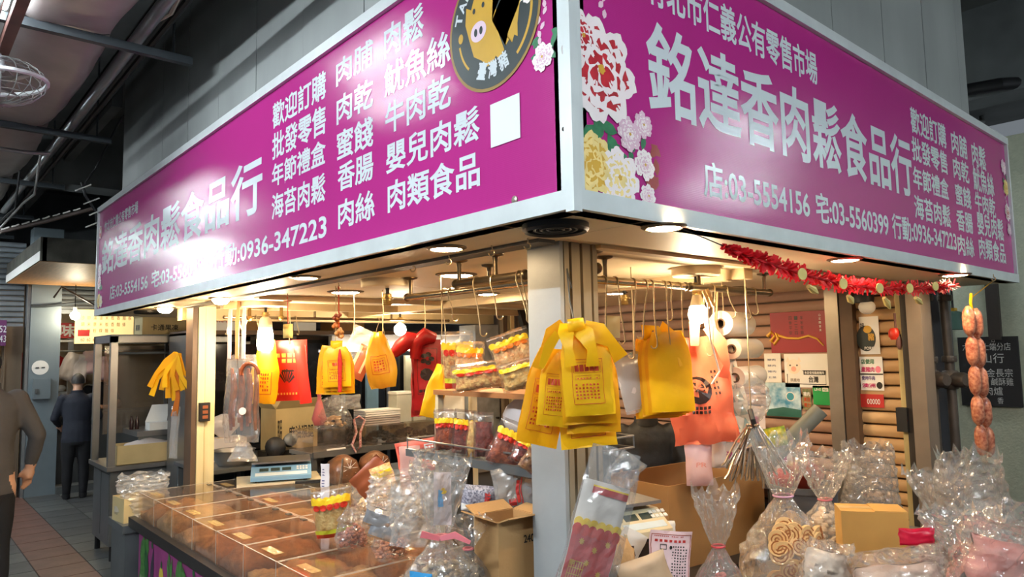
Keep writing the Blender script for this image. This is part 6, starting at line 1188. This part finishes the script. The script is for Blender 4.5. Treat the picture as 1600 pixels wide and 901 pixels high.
carton('cardboard_box', 'white carton with red print on back shelf behind cream post', onbeam(340), .26, .26, .19, 0, m_white, txts=[('PRFT', .3, .4, .4, .4, m_inkr, 'f')]); carton('cardboard_box', 'plain brown carton on back shelf left of the tall bulb', onbeam(385), .3, .26, .17, 0, m_cardd); carton('cardboard_box', 'white carton with small print on back shelf above red bag', onbeam(468), .24, .26, .19, 0, m_white, txts=[('10 KG', .2, .6, .3, .2, m_ink, 'f')]); carton('cardboard_box', 'wide brown carton on back shelf in the middle', onbeam(535), .36, .3, .2, 0, m_cardd)
t = thing('tube_fixture', 'long white light housing at stall back behind dark red bags', 'light', P(640, 540, y=5.9)); q0, q1 = P(520, 532, y=5.9), P(690, 545, y=5.9); MB().box(q0.x, q1.x + .3, 5.92, 6.0, q1.z + .01, zd - .021).build('housing', m_white, t); MB().cyl((q0.x, 5.89, q1.z), (q1.x + .3, 5.89, q1.z), .014, 8).build('tube', glow('back_tube', (1, .93, .8), 14), t)
q0, q1 = P(632, 555, y=6.0), P(690, 640, y=6.0); tag(MB().box(q0.x, q1.x, 5.98, 6.02, .881, q0.z).build('menu_card', M('pale_panel', (226, 216, 176), .6)), 'pale cream panel glimpsed between the dark red bags', 'panel')
q0, q1 = P(572, 580, y=6.0), P(590, 640, y=6.0); tag(MB().box(q0.x, q1.x, 5.98, 6.02, .881, q0.z).build('blue_board', M('pale_blue', (150, 190, 214), .6)), 'pale blue panel behind the knotted yellow bag', 'panel')
q0, q1 = P(745, 492, y=4.0), P(782, 700, y=4.0); t = thing('steel_cabinet', 'tall silvery steel cabinet door behind the snack rack', 'cabinet', (q0.x + .3, 4.2, 0)); MB().box(q0.x - .02, q1.x, 4.0, 4.25, .862, min(q0.z, 2.1)).build('door', M('mottled_steel', (170, 176, 182), .35, metal=.4, var=.3, scale=9), t); MB().lathe((q1.x - .05, 3.99, 1.22), [(.01, 0), (.012, .03)], 10, -Y).build('latch', m_blk, t)
for k, px in enumerate((788, 800, 812)):
    q = P(px, 560, y=3.9); tag(MB().box(q.x - .025, q.x + .02, 3.88, 3.93, .87, 2.2).build('timber_batten', [m_bpost, m_cream, m_bpost][k]), ['dark', 'cream', 'brown'][k] + ' upright batten beside the steel cabinet', 'post')
q0, q1 = P(813, 478, y=3.5), P(828, 530, y=3.5); tag(MB().obox((q0 + q1) / 2, X, (q0 - q1).normalized(), Y, .10, .30, .05).build('wall_speaker', m_blk), 'black box hung high beside the corner post', 'speaker')

# ================================================================== RIGHT COUNTER AND FILM BAG PILE
t = thing('sales_counter', 'sales counter under the right sign buried in film bags', 'counter', (1.9, .35, 0))
MB().box(.60, 3.15, -.14, .62, .76, .80).build('top_board', m_ct, t); MB().box(.62, 3.12, -.10, -.07, .05, .76).build('front_panel', m_pr, t); MB().box(.62, .66, -.07, .6, .05, .76).build('end_panel', m_ct, t); MB().box(3.08, 3.12, -.07, .6, .05, .76).build('end_panel', m_ct, t)
MB().box(.60, 3.15, -.16, -.14, .75, .82).build('edge_rail', m_rail, t)
CZ = .802
# platform of cartons under the film (hidden bulk that the bags stand on)
carton('cardboard_box', 'large open brown carton behind the film bags', (1.86, 1.02, .80), .74, .44, P(1080, 760, y=.85).z - .80 + .03, -.10, m_cardd, open_=True)
t = thing('side_bench', 'low dark bench carrying the large open carton', 'bench', (2.0, 1.0, 0)); MB().box(1.4, 3.15, .70, 1.36, .74, .80).build('top', m_ply, t); [MB().box(a - .03, a + .03, b - .03, b + .03, 0, .74).build('leg', m_ply, t) for a, b in ((1.46, .76), (3.09, .76), (1.46, 1.3), (3.09, 1.3))]
bx = D(1362, 840, 2.95); hb_ = 1.17
carton('cardboard_box', 'sealed yellow brown carton among the film bags', (bx.x, bx.y, CZ), .25, .15, hb_ - CZ, -.97, M('carton_ochre', (206, 158, 84), .6, var=.08))
# beige scale by the post
m_beige = M('scale_beige', (214, 200, 164), .45); c = D(985, 830, 2.75)
scale('beige digital scale half hidden beside the corner post', (c.x, c.y, c.z), -.25, .22, .24, m_beige, True)
tag(MB().rbox((c.x, c.y, CZ), .30, .26, c.z - .013 - CZ, -.25).build('wooden_crate', m_ply), 'dark crate under the beige digital scale', 'crate')
# zip bag with red and yellow print hung on the post
t = thing('zip_bag_stack', 'hanging clear bag of red and yellow printed zip bags on the post', 'bag', D(935, 905, 2.0)); p = pil(938, 812, 2.02, 92, 225, -.28, .04, .012, 140, lambda v: 1 - .18 * max(0, v)); part(p, 'outer_film', f_clear, t, 12, 18, False)
q = pil(928, 840, 2.02, 74, 172, -.28, .012, .003, 141); o = part(q, 'zip_bags', M('zip_white', (232, 222, 212), .4), t, 8, 12)
mb = MB(); q.patch(mb, -.55, .98, .78, .90, .004); mb.build('red_top_band', m_inkr, o); mb = MB(); q.patch(mb, -.55, .98, .90, .93, .004); mb.build('yellow_line', m_sy, o)
for k in range(6): mb = MB(); q.disc(mb, -.80 + k * .33, .22, .2, .10, .004, 14); mb.build('scallop_print', m_sy, o)
for k in range(6): mb = MB(); q.disc(mb, -.80 + k * .33, .10, .2, .11, .005, 14); mb.build('scallop_print', m_sr, o)
mb = MB(); q.patch(mb, -.97, .97, -.99, .08, .0042); mb.build('red_print', M('zip_red', (196, 56, 50), .4, var=.2, scale=14), o)
for k, (a, b) in enumerate(((-.5, -.1), (.1, -.2), (.6, -.05), (-.1, -.45), (.5, -.6), (-.7, -.5))):
    mb = MB(); n = 16; mb.add([q.pt(a, b, 1, .006)] + [q.pt(a + (.13 if i % 2 else .07) * math.cos(2 * PI * i / n), b + (.07 if i % 2 else .04) * math.sin(2 * PI * i / n), 1, .006) for i in range(n)], [(0, 1 + i, 1 + (i + 1) % n) for i in range(n)]); mb.build('star_print', m_gold, o)
mb = MB(); [q.patch(mb, -.8 + i * .1, -.77 + i * .1, -.95, -.45, .0062) for i in range(7)]; [q.patch(mb, -.8, -.15, -.95 + i * .12, -.935 + i * .12, .0062) for i in range(5)]; mb.build('building_print', m_gold, o)
p2 = pil(975, 738, 2.05, 46, 60, -.65, .05, .012, 142); part(p2, 'open_mouth', f_clear, t, 8, 8, False)
# wire basket
t = thing('wire_basket', 'small wire basket fixed behind the corner post', 'basket', D(950, 715, 2.5)); q0 = D(950, 700, 2.5)
for dz in (0, .04): MB().tube([q0 + V((a, b, dz)) for a, b in ((-.06, -.05), (.08, -.05), (.08, .06), (-.06, .06))], .004, 5, closed=True).build('wire', m_ss, t)
for a, b in ((-.06, -.05), (.08, -.05), (.08, .06), (-.06, .06)): MB().cyl(q0 + V((a, b, 0)), q0 + V((a, b, .04)), .003, 5).build('wire', m_ss, t)
# papers
p = pil(1046, 870, 2.55, 70, 80, -.12, .004, .006, 150, yaw=.2); o = tag(part(p, 'price_list', M('paper_pink', (244, 214, 218), .6), None), 'pink printed price sheet standing before the beige scale', 'paper'); mb = MB(); p.frame(mb, -.95, .95, -1, .88, .03, .002); mb.build('border_print', M('print_brown', (170, 80, 60), .6), o); mb = MB(); marks(p, mb, -.75, .8, .58, .74, 1, 7, .6, .002); marks(p, mb, -.8, .8, .78, .84, 1, 18, .6, .002); mb.build('red_print', m_inkr, o); mb = MB(); marks(p, mb, .1, .85, -.8, .5, 12, 6, .5, .002); p.frame(mb, -.5, -.2, .3, .5, .03, .002); p.disc(mb, 0, .38, .07, .07, .002); mb.build('black_print', m_ink, o)
p = pil(985, 850, 2.6, 40, 44, -.5, .003, .004, 151); tag(part(p, 'paper_slip', m_white, None), 'white paper slip leaning beside the pink price sheet', 'paper')
p = pil(1030, 828, 2.75, 50, 26, .05, .05, .006, 152); o = tag(part(p, 'paper_parcel', m_white, None), 'white wrapped parcel with red star ribbon behind price sheet', 'parcel'); mb = MB(); p.patch(mb, .1, .2, -.9, .9, .004); mb.build('red_ribbon', m_inkr, o)
p = pil(1010, 905, 2.35, 80, 70, .3, .05, .008, 153); tag(part(p, 'kraft_packet', M('kraft_haze', (190, 160, 128), .5), None), 'brown paper packet in film at the bottom beside zip bags', 'packet')
tag(crinkle('film_bag_bundle', M('bread_tan', (200, 160, 110), .8, var=.2, bump=.6), D(965, 900, 2.5), .07, .06, .14, 61, 14, 8, .08, smooth=60, prof=lambda q: math.sin(PI * (q * .8 + .2)) ** .5), 'tan bread like bundle beside the hanging zip bags', 'bundle')
# film bags standing on the counter
f_cel = film('cellophane', (252, 246, 240), op=.13, rough=.09, gl=1.0, bump=.5, bscale=45)
m_cook = M('cookie_pale', (232, 190, 130), .6, var=.1); m_cookd = M('cookie_brown', (176, 112, 62), .6)
def base_at(px, d, z=CZ): q = D(px, 800, d); return V((q.x, q.y, z))
t = tied_bag('clear bag of red dried fruit with open crinkled top', base_at(1120, 2.55), .10, .09, P(1120, 765, y=base_at(1120, 2.55).y).z - CZ, .34, 71, M('dried_red', (190, 80, 70), .5, var=.4, scale=30, col2=(120, 40, 40), cscale=40), .02, 120, M('tie_red', (220, 80, 90), .4), f_cel, fillh=.7, flarew=.75)
bq = base_at(1225, 2.75); hgt = P(1190, 690, y=bq.y).z - CZ
t = tied_bag('tall clear bag of swirl cookies tied with a flared top', bq, .17, .15, hgt, .47, 72, None, .02, 0, M('tie_lilac', (220, 170, 200), .4), f_cel, flarew=.55)
rd = random.Random(12)
for k in range(44):
    a = rd.uniform(-2.9, .5); zz = rd.uniform(.10, .36); rr = .14 * (1 - max(0, zz - .28) * 3.0); c = bq + V((rr * math.cos(a) * 1.05, rr * math.sin(a) * .95, zz + .02)); n_ = V((math.cos(a), math.sin(a), rd.uniform(-.2, .5))).normalized(); r_ = .036
    ck = MB().lathe(c, [(r_ * .97, -.007), (r_, -.004), (r_, .004), (r_ * .97, .007)], 16, n_).build('cookie', m_cook, t, smooth=True)
    R1, U1, N1 = frame_of(n_); MB().tube([c + (R1 * math.cos(q) + U1 * math.sin(q)) * (r_ * (.1 + .8 * q / 14)) + N1 * .0075 for q in [i * .62 for i in range(23)]], .0028, 4).build('swirl', m_cookd, ck)
spec = [(1290, 3.25, .14, .12, 705, 'clear bag of pale crackers with tall crinkled top before wall post', 73, M('cracker_pale', (232, 206, 170), .6, var=.2), m_tiep),
        (1362, 3.75, .17, .13, 692, 'tall empty looking clear bag behind the sealed carton', 74, None, None), (1468, 3.1, .14, .12, 735, 'clear bag of mauve snacks right of the sealed carton', 75, M('snack_mauve', (176, 120, 120), .6, var=.3), m_tiep),
        (1520, 3.0, .17, .14, 705, 'big crinkled clear bag before the hanging sausages', 76, None, None), (1575, 2.75, .18, .15, 790, 'clear bag of rosy snacks at the right edge', 77, M('snack_rosy', (206, 120, 110), .6, var=.3), m_tiep),
        (1500, 2.6, .15, .13, 800, 'clear bag of pink wafers in front of mauve snacks', 78, M('wafer_pink', (232, 150, 140), .6, var=.25), m_tiep)]
for px, d_, rx, ry, top, lab, sd, fill, tie in spec:
    bq = base_at(px, d_); hh = P(px, top, y=bq.y).z - CZ
    if fill: tied_bag(lab, bq, rx, ry, hh, hh * .62, sd, fill, .022, 150, tie, f_cel, fillh=.85, flarew=.85)
    else:
        t = thing('film_bag', lab, 'bag', bq); crinkle('film', f_cel, bq, rx, ry, hh, sd, 22, 18, .16, par=t, prof=lambda q: .95 + .12 * math.sin(q * 5)); crinkle('liner', f_cel, bq, rx * .8, ry * .8, hh * .85, sd + 100, 18, 14, .16, par=t)
p = pil(1405, 895, 2.35, 150, 76, .08, .14, .03, 160, fq=4); t = thing('film_bag', 'low wide clear bag of pale crackers at the bottom front', 'bag', p.pt(0, -1)); part(p, 'film', f_cel, t, 20, 14, False); q = pil(1405, 915, 2.38, 130, 66, .05, .10, .02, 161, fq=4); part(q, 'contents', M('cracker_pink', (236, 204, 184), .6, var=.15, bump=.5), t)
p = pil(1290, 880, 2.45, 80, 70, -.2, .12, .03, 162, fq=4); t = thing('film_bag', 'small clear bag of white puffs beside the swirl cookies', 'bag', p.pt(0, -1)); part(p, 'film', f_cel, t, 16, 14, False); q = pil(1290, 890, 2.47, 66, 56, -.2, .09, .02, 163, fq=4); part(q, 'contents', M('puffs_white', (240, 226, 212), .6, var=.1, bump=.6), t)
p = pil(1555, 870, 2.3, 120, 110, -.25, .16, .03, 164, fq=4); t = thing('film_bag', 'clear bag of pink snacks in the lower right corner', 'bag', p.pt(0, -1)); part(p, 'film', f_cel, t, 20, 16, False); q = pil(1560, 890, 2.34, 100, 90, -.25, .12, .02, 165, fq=4); part(q, 'contents', M('wafer_pink'), t)
p = pil(1432, 838, 2.6, 56, 26, .0, .05, .008, 166); tag(part(p, 'red_packet', plastic('packet_crimson', (220, 30, 70), .3, .2), None), 'crimson packet on the pile right of the sealed carton', 'packet')
# grey tub with red bags and cartons by the wall
c = D(1255, 770, 3.55); t = thing('plastic_tub', 'dark grey plastic tub behind the swirl cookie bag', 'tub', (c.x, c.y, CZ)); MB().lathe((c.x, c.y, CZ), [(.12, 0), (.15, .10), (.16, max(.12, c.z + .05 - CZ)), (.168, max(.12, c.z + .05 - CZ)), (.168, max(.1, c.z + .02 - CZ)), (.155, max(.1, c.z + .02 - CZ))], 28).build('body', M('tub_grey', (84, 86, 92), .5), t, smooth=True)
sack('plastic_bag', 'red brown plastic bag heaped in the grey tub', (c.x + .02, c.y, c.z), (.1, .1, .16), plastic('red_brown_bag', (150, 56, 40))); sack('plastic_bag', 'orange red pointed bag rising from the grey tub', (c.x - .06, c.y + .08, c.z), (.07, .07, .12), m_redp)
t = thing('wall_shelf', 'dark wall shelf holding white cartons at the right wall', 'shelf', (3.1, 1.5, 1.2)); zq = P(1210, 742, x=3.05).z; MB().box(2.75, 3.31, .95, 1.9, zq - .03, zq).build('board', m_ply, t); [MB().box(2.8, 3.31, y_, y_ + .03, zq - .2, zq - .03).build('bracket', m_ply, t) for y_ in (1.05, 1.75)]
m_wc = M('carton_white_mauve', (226, 214, 210), .6); m_mag = M('print_magenta', (170, 40, 120), .5)
def wcarton(label, x_, y_, a, b, h, ang, z=None):
    t = carton('white_carton', label, (x_, y_, zq if z is None else z), a, b, h, ang, m_wc, txts=[('台灣', .55, .45, .3, .3, m_mag, 'f')]); R = V((math.cos(ang), math.sin(ang), 0)); U = V((-math.sin(ang), math.cos(ang), 0)); MB().obox(V((x_, y_, (zq if z is None else z) + h * .22)) - U * (b / 2 + .002) - R * a * .25, R, Z, -U, a * .3, h * .22, .002).build('purple_print', m_mag, t); return t
wcarton('white carton with magenta print, left one on wall shelf', 2.93, 1.52, .26, .2, .20, -.85); wcarton('white carton with magenta print, right one on wall shelf', 3.0, 1.16, .22, .2, .24, -.85)
wcarton('tilted white carton stacked on top of wall shelf cartons', 2.98, 1.38, .30, .2, .19, -.6, zq + .24)
tag(MB().cyl(D(1172, 750, 3.98), D(1282, 640, 3.95), .045, 18).build('grey_tube', M('tube_grey', (120, 122, 112), .5), smooth=True), 'grey cardboard tube leaning on the white cartons', 'tube')
p = pil(1212, 682, 3.85, 34, 30, .15, .03, .006, 170); tag(part(p, 'yellow_packet', M('packet_yellow', (224, 200, 40), .4, col2=(120, 150, 40), cscale=30), None), 'yellow green packet tucked above the left white carton', 'packet')

# ================================================================== NOTICES ON THE RIGHT WALL
XW = 3.312
def wallrect(name, label, px0, py0, px1, py1, mat, cat='poster', x=XW, t_=.004, par=None):
    a, b = P(px0, py0, x=x), P(px1, py1, x=x); t = thing(name, label, cat, (x, (a.y + b.y) / 2, b.z)) if par is None else par
    MB().box(x - t_, x, b.y, a.y, b.z, a.z).build('sheet', mat, t); return t, Face((x - t_, a.y, 0), V((0, -1, 0)), V((-1, 0, 0))), a.y - b.y, b.z, a.z - b.z
t, F, W, z0, H = wallrect('red_poster', 'dark red poster with golden snake curve on right wall', 1203, 489, 1296, 550, M('poster_red', (150, 24, 36), .4, var=.05))
MB().tube([F.pt(W * a, z0 + H * b, .004) for a, b in ((-.06, .42), (.02, .52), (.08, .42), (.0, .30), (.06, .22), (.14, .35), (.10, .5), (.16, .42), (.3, .36), (.5, .34), (.68, .40), (.82, .32), (.92, .16))], [.012, .012, .012, .012, .012, .012, .01, .009, .008, .008, .008, .007, .004], 6).build('snake_print', m_gold, t)
for k, s_ in enumerate(('四季平安', '一二三四', '年年有餘')):
    for j, ch in enumerate(s_): mb = MB(); text_into(mb, ch, F.pt(W * (.34 + .1 * k), z0 + H * (.80 - .12 * j), .002), F.R, Z, F.N, W * .055, H * .09); mb.build('calligraphy', m_pblk, t)
for j in range(5): mb = MB(); text_into(mb, '心花開富貴'[j], F.pt(W * .86, z0 + H * (.86 - .09 * j), .002), F.R, Z, F.N, W * .035, H * .06); mb.build('calligraphy', m_white, t)
t, F, W, z0, H = wallrect('pig_notice', 'white notice with drawn pig naming the pork origin', 1225, 553, 1297, 606, m_white, 'notice')
mb = MB(); flat(mb, F, W * .22, z0 + H * .62, ell(W * .16, H * .22), .001, 0); hd = mb.build('pig_head', M('pig_pink', (246, 226, 206), .6), t); mb = MB(); flat(mb, F, W * .22, z0 + H * .55, ell(W * .06, H * .08), .002, 0); mb.build('pig_snout', M('pig_snout', (240, 170, 150), .6), hd)
for a in (.14, .30): mb = MB(); flat(mb, F, W * a, z0 + H * .66, ell(.006, .006, 10), .002, 0); mb.build('pig_eye', m_ink, hd)
for a in (.09, .35): mb = MB(); flat(mb, F, W * a, z0 + H * .82, [(-.015, -.015), (.015, -.012), (.0, .022)], .0006, 0); mb.build('pig_ear', M('pig_pink'), hd)
MB().tube([F.pt(W * .06, z0 + H * .4, .001), F.pt(W * .06, z0 + H * .1, .001), F.pt(W * .93, z0 + H * .1, .001), F.pt(W * .93, z0 + H * .5, .001), F.pt(W * .42, z0 + H * .5, .001)], .0025, 4).build('outline', m_ink, t)
a, b = F.pt(W * .44, z0 + H * .38, .0012), F.pt(W * .92, z0 + H * .5, .0012); mb = MB(); mb.box(XW - .0062, XW - .0045, b.y, a.y, a.z, b.z); mb.build('black_band', m_ink, t)
for s_, a, b, w_, h_, mm in (('本店使用國產豬肉', .46, .40, .44, .085, m_white), ('台灣', .55, .15, .22, .19, m_ink), ('原產地', .13, .17, .22, .10, M('ink_grey', (150, 140, 130), .6))): mb = MB(); text_into(mb, s_, F.pt(W * a, z0 + H * b, .003), F.R, Z, F.N, W * w_, H * h_, .02); mb.build('lettering', mm, t)
t, F, W, z0, H = wallrect('white_notice', 'narrow white notice left of the pig notice', 1194, 552, 1222, 598, m_white, 'notice'); 
for j in range(4): mb = MB(); text_into(mb, '豬肉' if j < 3 else '五菜', F.pt(W * .2, z0 + H * (.75 - .2 * j), .002), F.R, Z, F.N, W * .5, H * .07); mb.build('lettering', M('ink_blue', (50, 70, 130), .6), t)
t, F, W, z0, H = wallrect('blue_poster', 'blue sky photo poster half hidden by white carton', 1196, 597, 1253, 652, M('poster_sky', (60, 140, 180), .4, col2=(200, 226, 236), cscale=14), 'poster'); mb = MB(); flat(mb, F, W * .72, z0 + H * .6, ell(.032, .032), .002, 0); mb.build('round_badge', m_white, t); mb = MB(); flat(mb, F, W * .72, z0 + H * .6, ell(.026, .026), .003, 0); mb.build('badge_center', M('badge_teal', (60, 150, 170), .5), t); mb = MB(); flat(mb, F, W * .5, z0 + H * .12, [(-W * .5, -H * .12), (W * .5, -H * .12), (W * .5, H * .1), (0, H * .16), (-W * .5, H * .06)], .001, 0); mb.build('meadow_print', M('meadow', (40, 100, 90), .5), t)
t, F, W, z0, H = wallrect('recipe_card', 'small brown green card right of the blue poster', 1254, 607, 1269, 640, M('card_brown', (170, 150, 110), .6, col2=(90, 110, 70), cscale=30), 'card')
for j, s_ in enumerate(('豬肉', '黃豆', '買力')): mb = MB(); text_into(mb, s_, F.pt(W * .12, z0 + H * (.66 - .27 * j), .002), F.R, Z, F.N, W * .76, H * .2, .02); mb.build('lettering', m_white if j < 1 else m_pred, t)
t, F, W, z0, H = wallrect('payment_card', 'green mobile payment card near the wall post', 1270, 602, 1301, 633, M('card_green', (30, 160, 80), .4, var=.02), 'card'); mb = MB(); text_into(mb, 'LINE', F.pt(W * .1, z0 + H * .74, .002), F.R, Z, F.N, W * .36, H * .13, .03); mb.build('lettering', m_white, t)
a, b = F.pt(W * .52, z0 + H * .70, .001), F.pt(W * .84, z0 + H * .9, .001); MB().box(XW - .006, XW - .0045, b.y, a.y, a.z, b.z).build('white_tab', m_white, t); mb = MB(); text_into(mb, 'Pay', F.pt(W * .57, z0 + H * .735, .0025), F.R, Z, F.N, W * .2, H * .11, .02); mb.build('lettering', M('card_green'), t)
# notices on the narrow shutter
t, F, W, z0, H = wallrect('pork_badge_sheet', 'white sheet with round black and gold pork badge', 1342, 495, 1376, 553, m_white, 'notice'); mb = MB(); flat(mb, F, W * .32, z0 + H * .42, ell(W * .5, H * .34), .001, 0); bd = mb.build('badge_disc', m_edk, t); mb = MB(); flat(mb, F, W * .42, z0 + H * .66, ell(W * .22, H * .1), .002, 0); mb.build('badge_pig', m_egold, bd)
for s_, a, b, w_, h_, mm in (('豬', .42, .36, .34, .2, m_egold), ('PORK', .22, .12, .5, .08, m_white), ('店用', .05, .66, .2, .18, m_ink)): mb = MB(); text_into(mb, s_, F.pt(W * a, z0 + H * b, .003), F.R, Z, F.N, W * w_, H * h_, .025); mb.build('badge_text', mm, bd)
t, F, W, z0, H = wallrect('meat_notice', 'white notice with green and red writing and small animals', 1343, 557, 1382, 610, m_white, 'notice')
for s_, b, h_, mm in (('店使用', .78, .15, M('ink_green', (40, 120, 80), .6)), ('產豬肉', .54, .16, M('ink_pink', (200, 40, 110), .6)), ('使用牛肉', .30, .13, M('ink_violet', (90, 60, 130), .6)), ('澳洲', .08, .13, M('ink_pink'))): mb = MB(); text_into(mb, s_, F.pt(W * .06, z0 + H * b, .002), F.R, Z, F.N, W * .58, H * h_, .02); mb.build('lettering', mm, t)
MB().box(XW - .006, XW - .0042, F.pt(W, 0).y, F.pt(0, 0).y, z0 + H * .46, z0 + H * .50).build('divider', m_ink, t); mb = MB(); flat(mb, F, W * .8, z0 + H * .62, ell(W * .12, H * .1), .002, 0); mb.build('pink_pig_print', M('print_pig', (236, 130, 150), .6), t); mb = MB(); flat(mb, F, W * .82, z0 + H * .15, ell(W * .13, H * .1), .002, 0); mb.build('cow_print', m_ink, t)
t, F, W, z0, H = wallrect('red_strip_notice', 'red and white printed strip below the meat notice', 1344, 615, 1382, 637, m_inkr, 'notice'); mb = MB(); text_into(mb, '00000', F.pt(W * .3, z0 + H * .25, .002), F.R, Z, F.N, W * .55, H * .4); mb.build('lettering', m_white, t)
c = P(1352, 472, x=3.22); t = thing('security_camera', 'white dome camera with black band above the pork badge', 'camera', (3.25, c.y, c.z - .07)); MB().ball((3.24, c.y, c.z - .03), (.045, .05, .045), 14, 9).build('dome', m_white, t, smooth=True); MB().lathe((3.25, c.y + .02, c.z), [(.055, 0), (.06, .03), (.05, .06)], 18).build('black_band', m_blk, t, smooth=True); MB().box(3.25, 3.315, c.y - .03, c.y + .03, c.z + .05, c.z + .10).build('mount', m_white, t)
c = P(1400, 520, x=3.24); t = thing('hanging_ornament', 'small red and brown hanging ornament beside narrow shutter', 'ornament', (3.24, c.y, c.z - .12)); MB().tube([(3.24, c.y, c.z + .12), (3.245, c.y, c.z + .06), (3.24, c.y, c.z)], .008, 6).build('cord', m_copper, t); MB().lathe((3.24, c.y + .01, c.z - .04), [(.02, 0), (.032, .02), (.032, .05), (.02, .07)], 12).build('lantern', m_sr, t, smooth=True); MB().lathe((3.24, c.y - .015, c.z - .10), [(.006, 0), (.02, .03), (.012, .09)], 10).build('pepper', m_copper, t, smooth=True); MB().box(3.222, 3.256, c.y - .01, c.y + .03, c.z - .03, c.z - .01).build('white_panel', m_white, t)
c = P(1412, 655, x=3.22); tag(MB().box(3.19, 3.24, c.y - .03, c.y + .03, c.z - .07, c.z + .07).build('switch_box', m_blk), 'black switch box on the jamb of narrow shutter', 'switch')
# pipes, lamp and poster in the gap past the wall
m_ip = M('iron_pipe', (88, 78, 70), .5, metal=.4, var=.3, bump=.3); 
for k, (px, x_, lab) in enumerate(((1456, 3.75, 'left iron water pipe with valve in the wall gap'), (1486, 3.9, 'right iron water pipe with valve in the wall gap'))):
    c = P(px, 600, x=x_); t = thing('water_pipe', lab, 'pipe', (c.x, c.y, 0)); MB().tube([(c.x, c.y, 0), (c.x, c.y, 1.5), (c.x, c.y + .005, 1.9), (c.x - .02, c.y + .03, 3.2)], .034 if k == 0 else .028, 14).build('pipe', m_ip, t, smooth=True)
    MB().lathe((c.x, c.y, c.z - .03), [(.04, 0), (.055, .02), (.06, .06), (.055, .1), (.04, .12)], 16).build('valve_body', m_ip, t, smooth=True); MB().lathe((c.x, c.y, c.z + .03), [(.045, 0), (.05, .02), (.05, .10), (.035, .12)], 16, V((-.45, -.9, 0))).build('valve_cap', m_ip, t, smooth=True)
    for zz in (1.72, 2.12, 1.1): MB().lathe((c.x, c.y, zz), [(.042, 0), (.045, .01), (.045, .03), (.042, .04)], 14).build('collar', m_ip, t)
c = P(1475, 560, x=4.3); tag(MB().box(4.26, 4.32, c.y - .06, c.y + .09, 0, 3.2).build('steel_stanchion', M('stanchion', (84, 84, 86), .5)), 'grey steel stanchion behind the water pipes', 'post')
c = P(1452, 690, x=3.6); tag(MB().tube([(3.6, c.y, .0), (3.6, c.y, .2), (3.6, c.y, 1.3), (3.6, c.y + .01, 1.62)], [.008, .012, .03, .008], 10).build('folded_umbrella', m_inkr, smooth=True), 'red folded umbrella leaning in the wall gap', 'umbrella')
c = P(1490, 500, x=4.6); t = thing('wall_lamp', 'dark green conical lamp on arm of the papered wall', 'lamp', c - Z * .07); MB().lathe(c, [(.13, -.07), (.05, .06), (.02, .07)], 24, caps=False).build('shade', M('shade_green', (52, 84, 72), .5), t, smooth=True); MB().tube([c + Z * .07, V((c.x, c.y, 2.3)), V((5.0, c.y, 2.36))], .008, 6).build('arm', m_blk, t); MB().box(c.x - .03, c.x + .03, c.y - .02, c.y + .02, c.z + .06, c.z + .09).build('label_tag', m_gold, t)
t, F, W, z0, H = wallrect('food_poster', 'white poster with dark round dish picture on papered wall', 1462, 512, 1495, 610, m_white, 'poster', 4.995); mb = MB(); flat(mb, F, W * .4, z0 + H * .68, ell(W * .5, H * .28), .001, 0); mb.build('dish_print', m_ply, t); mb = MB(); flat(mb, F, W * .3, z0 + H * .6, ell(W * .28, H * .14), .002, 0); mb.build('meat_print', m_saus, t)
t, F, W, z0, H = wallrect('green_notice', 'white and green notice above the green lamp shade', 1468, 440, 1486, 476, m_white, 'notice', 4.995); a, b = F.pt(0, z0, .001), F.pt(W, z0 + H * .35, .001); MB().box(4.988, 4.9905, b.y, a.y, a.z, b.z).build('green_band', M('card_green'), t)
t, F, W, z0, H = wallrect('chalkboard', 'black chalkboard menu on the papered wall behind sausages', 1497, 527, 1600, 636, M('chalkboard_black', (26, 26, 28), .6, var=.3, scale=3), 'chalkboard', 4.99, .02)
m_chalk = M('chalk', (190, 190, 186), .9)
for s_, a, b, w_, h_ in (('六甲', .08, .80, .22, .11), ('士端分店', .42, .80, .46, .11), ('山行', .40, .62, .36, .14), ('金長宗', .46, .42, .42, .12), ('鹹酥雞', .52, .30, .36, .11), ('肉爐', .40, .16, .30, .12), ('香', .60, .04, .10, .09), ('日', .58, .92, .05, .06)): mb = MB(); text_into(mb, s_, F.pt(W * a, z0 + H * b, .002), F.R, Z, F.N, W * w_, H * h_); mb.build('chalk_writing', m_chalk, t)
# pipes at top right
tag(MB().tube([P(1508, 141, y=.5), P(1560, 132, x=5.1), (8.6, -2.2, 4.2)], .05, 10).build('black_pipe', m_dkp, smooth=True), 'thick black pipe right of the painted wall end', 'pipe')
t = thing('drain_pipe', 'grey drain stub below the thick black pipe', 'pipe', P(1534, 190, y=1.25)); MB().tube([P(1530, 145, y=1.25), P(1533, 170, y=1.25), P(1535, 190, y=1.25), P(1525, 192, y=1.25)], .03, 10).build('stub', M('stub_grey', (96, 98, 96), .6), t, smooth=True)
tag(MB().box(6.4, 6.7, .9, 1.3, 4.15, 4.5495).build('junction_box', m_blk), 'black junction box under the slab at top right', 'box')
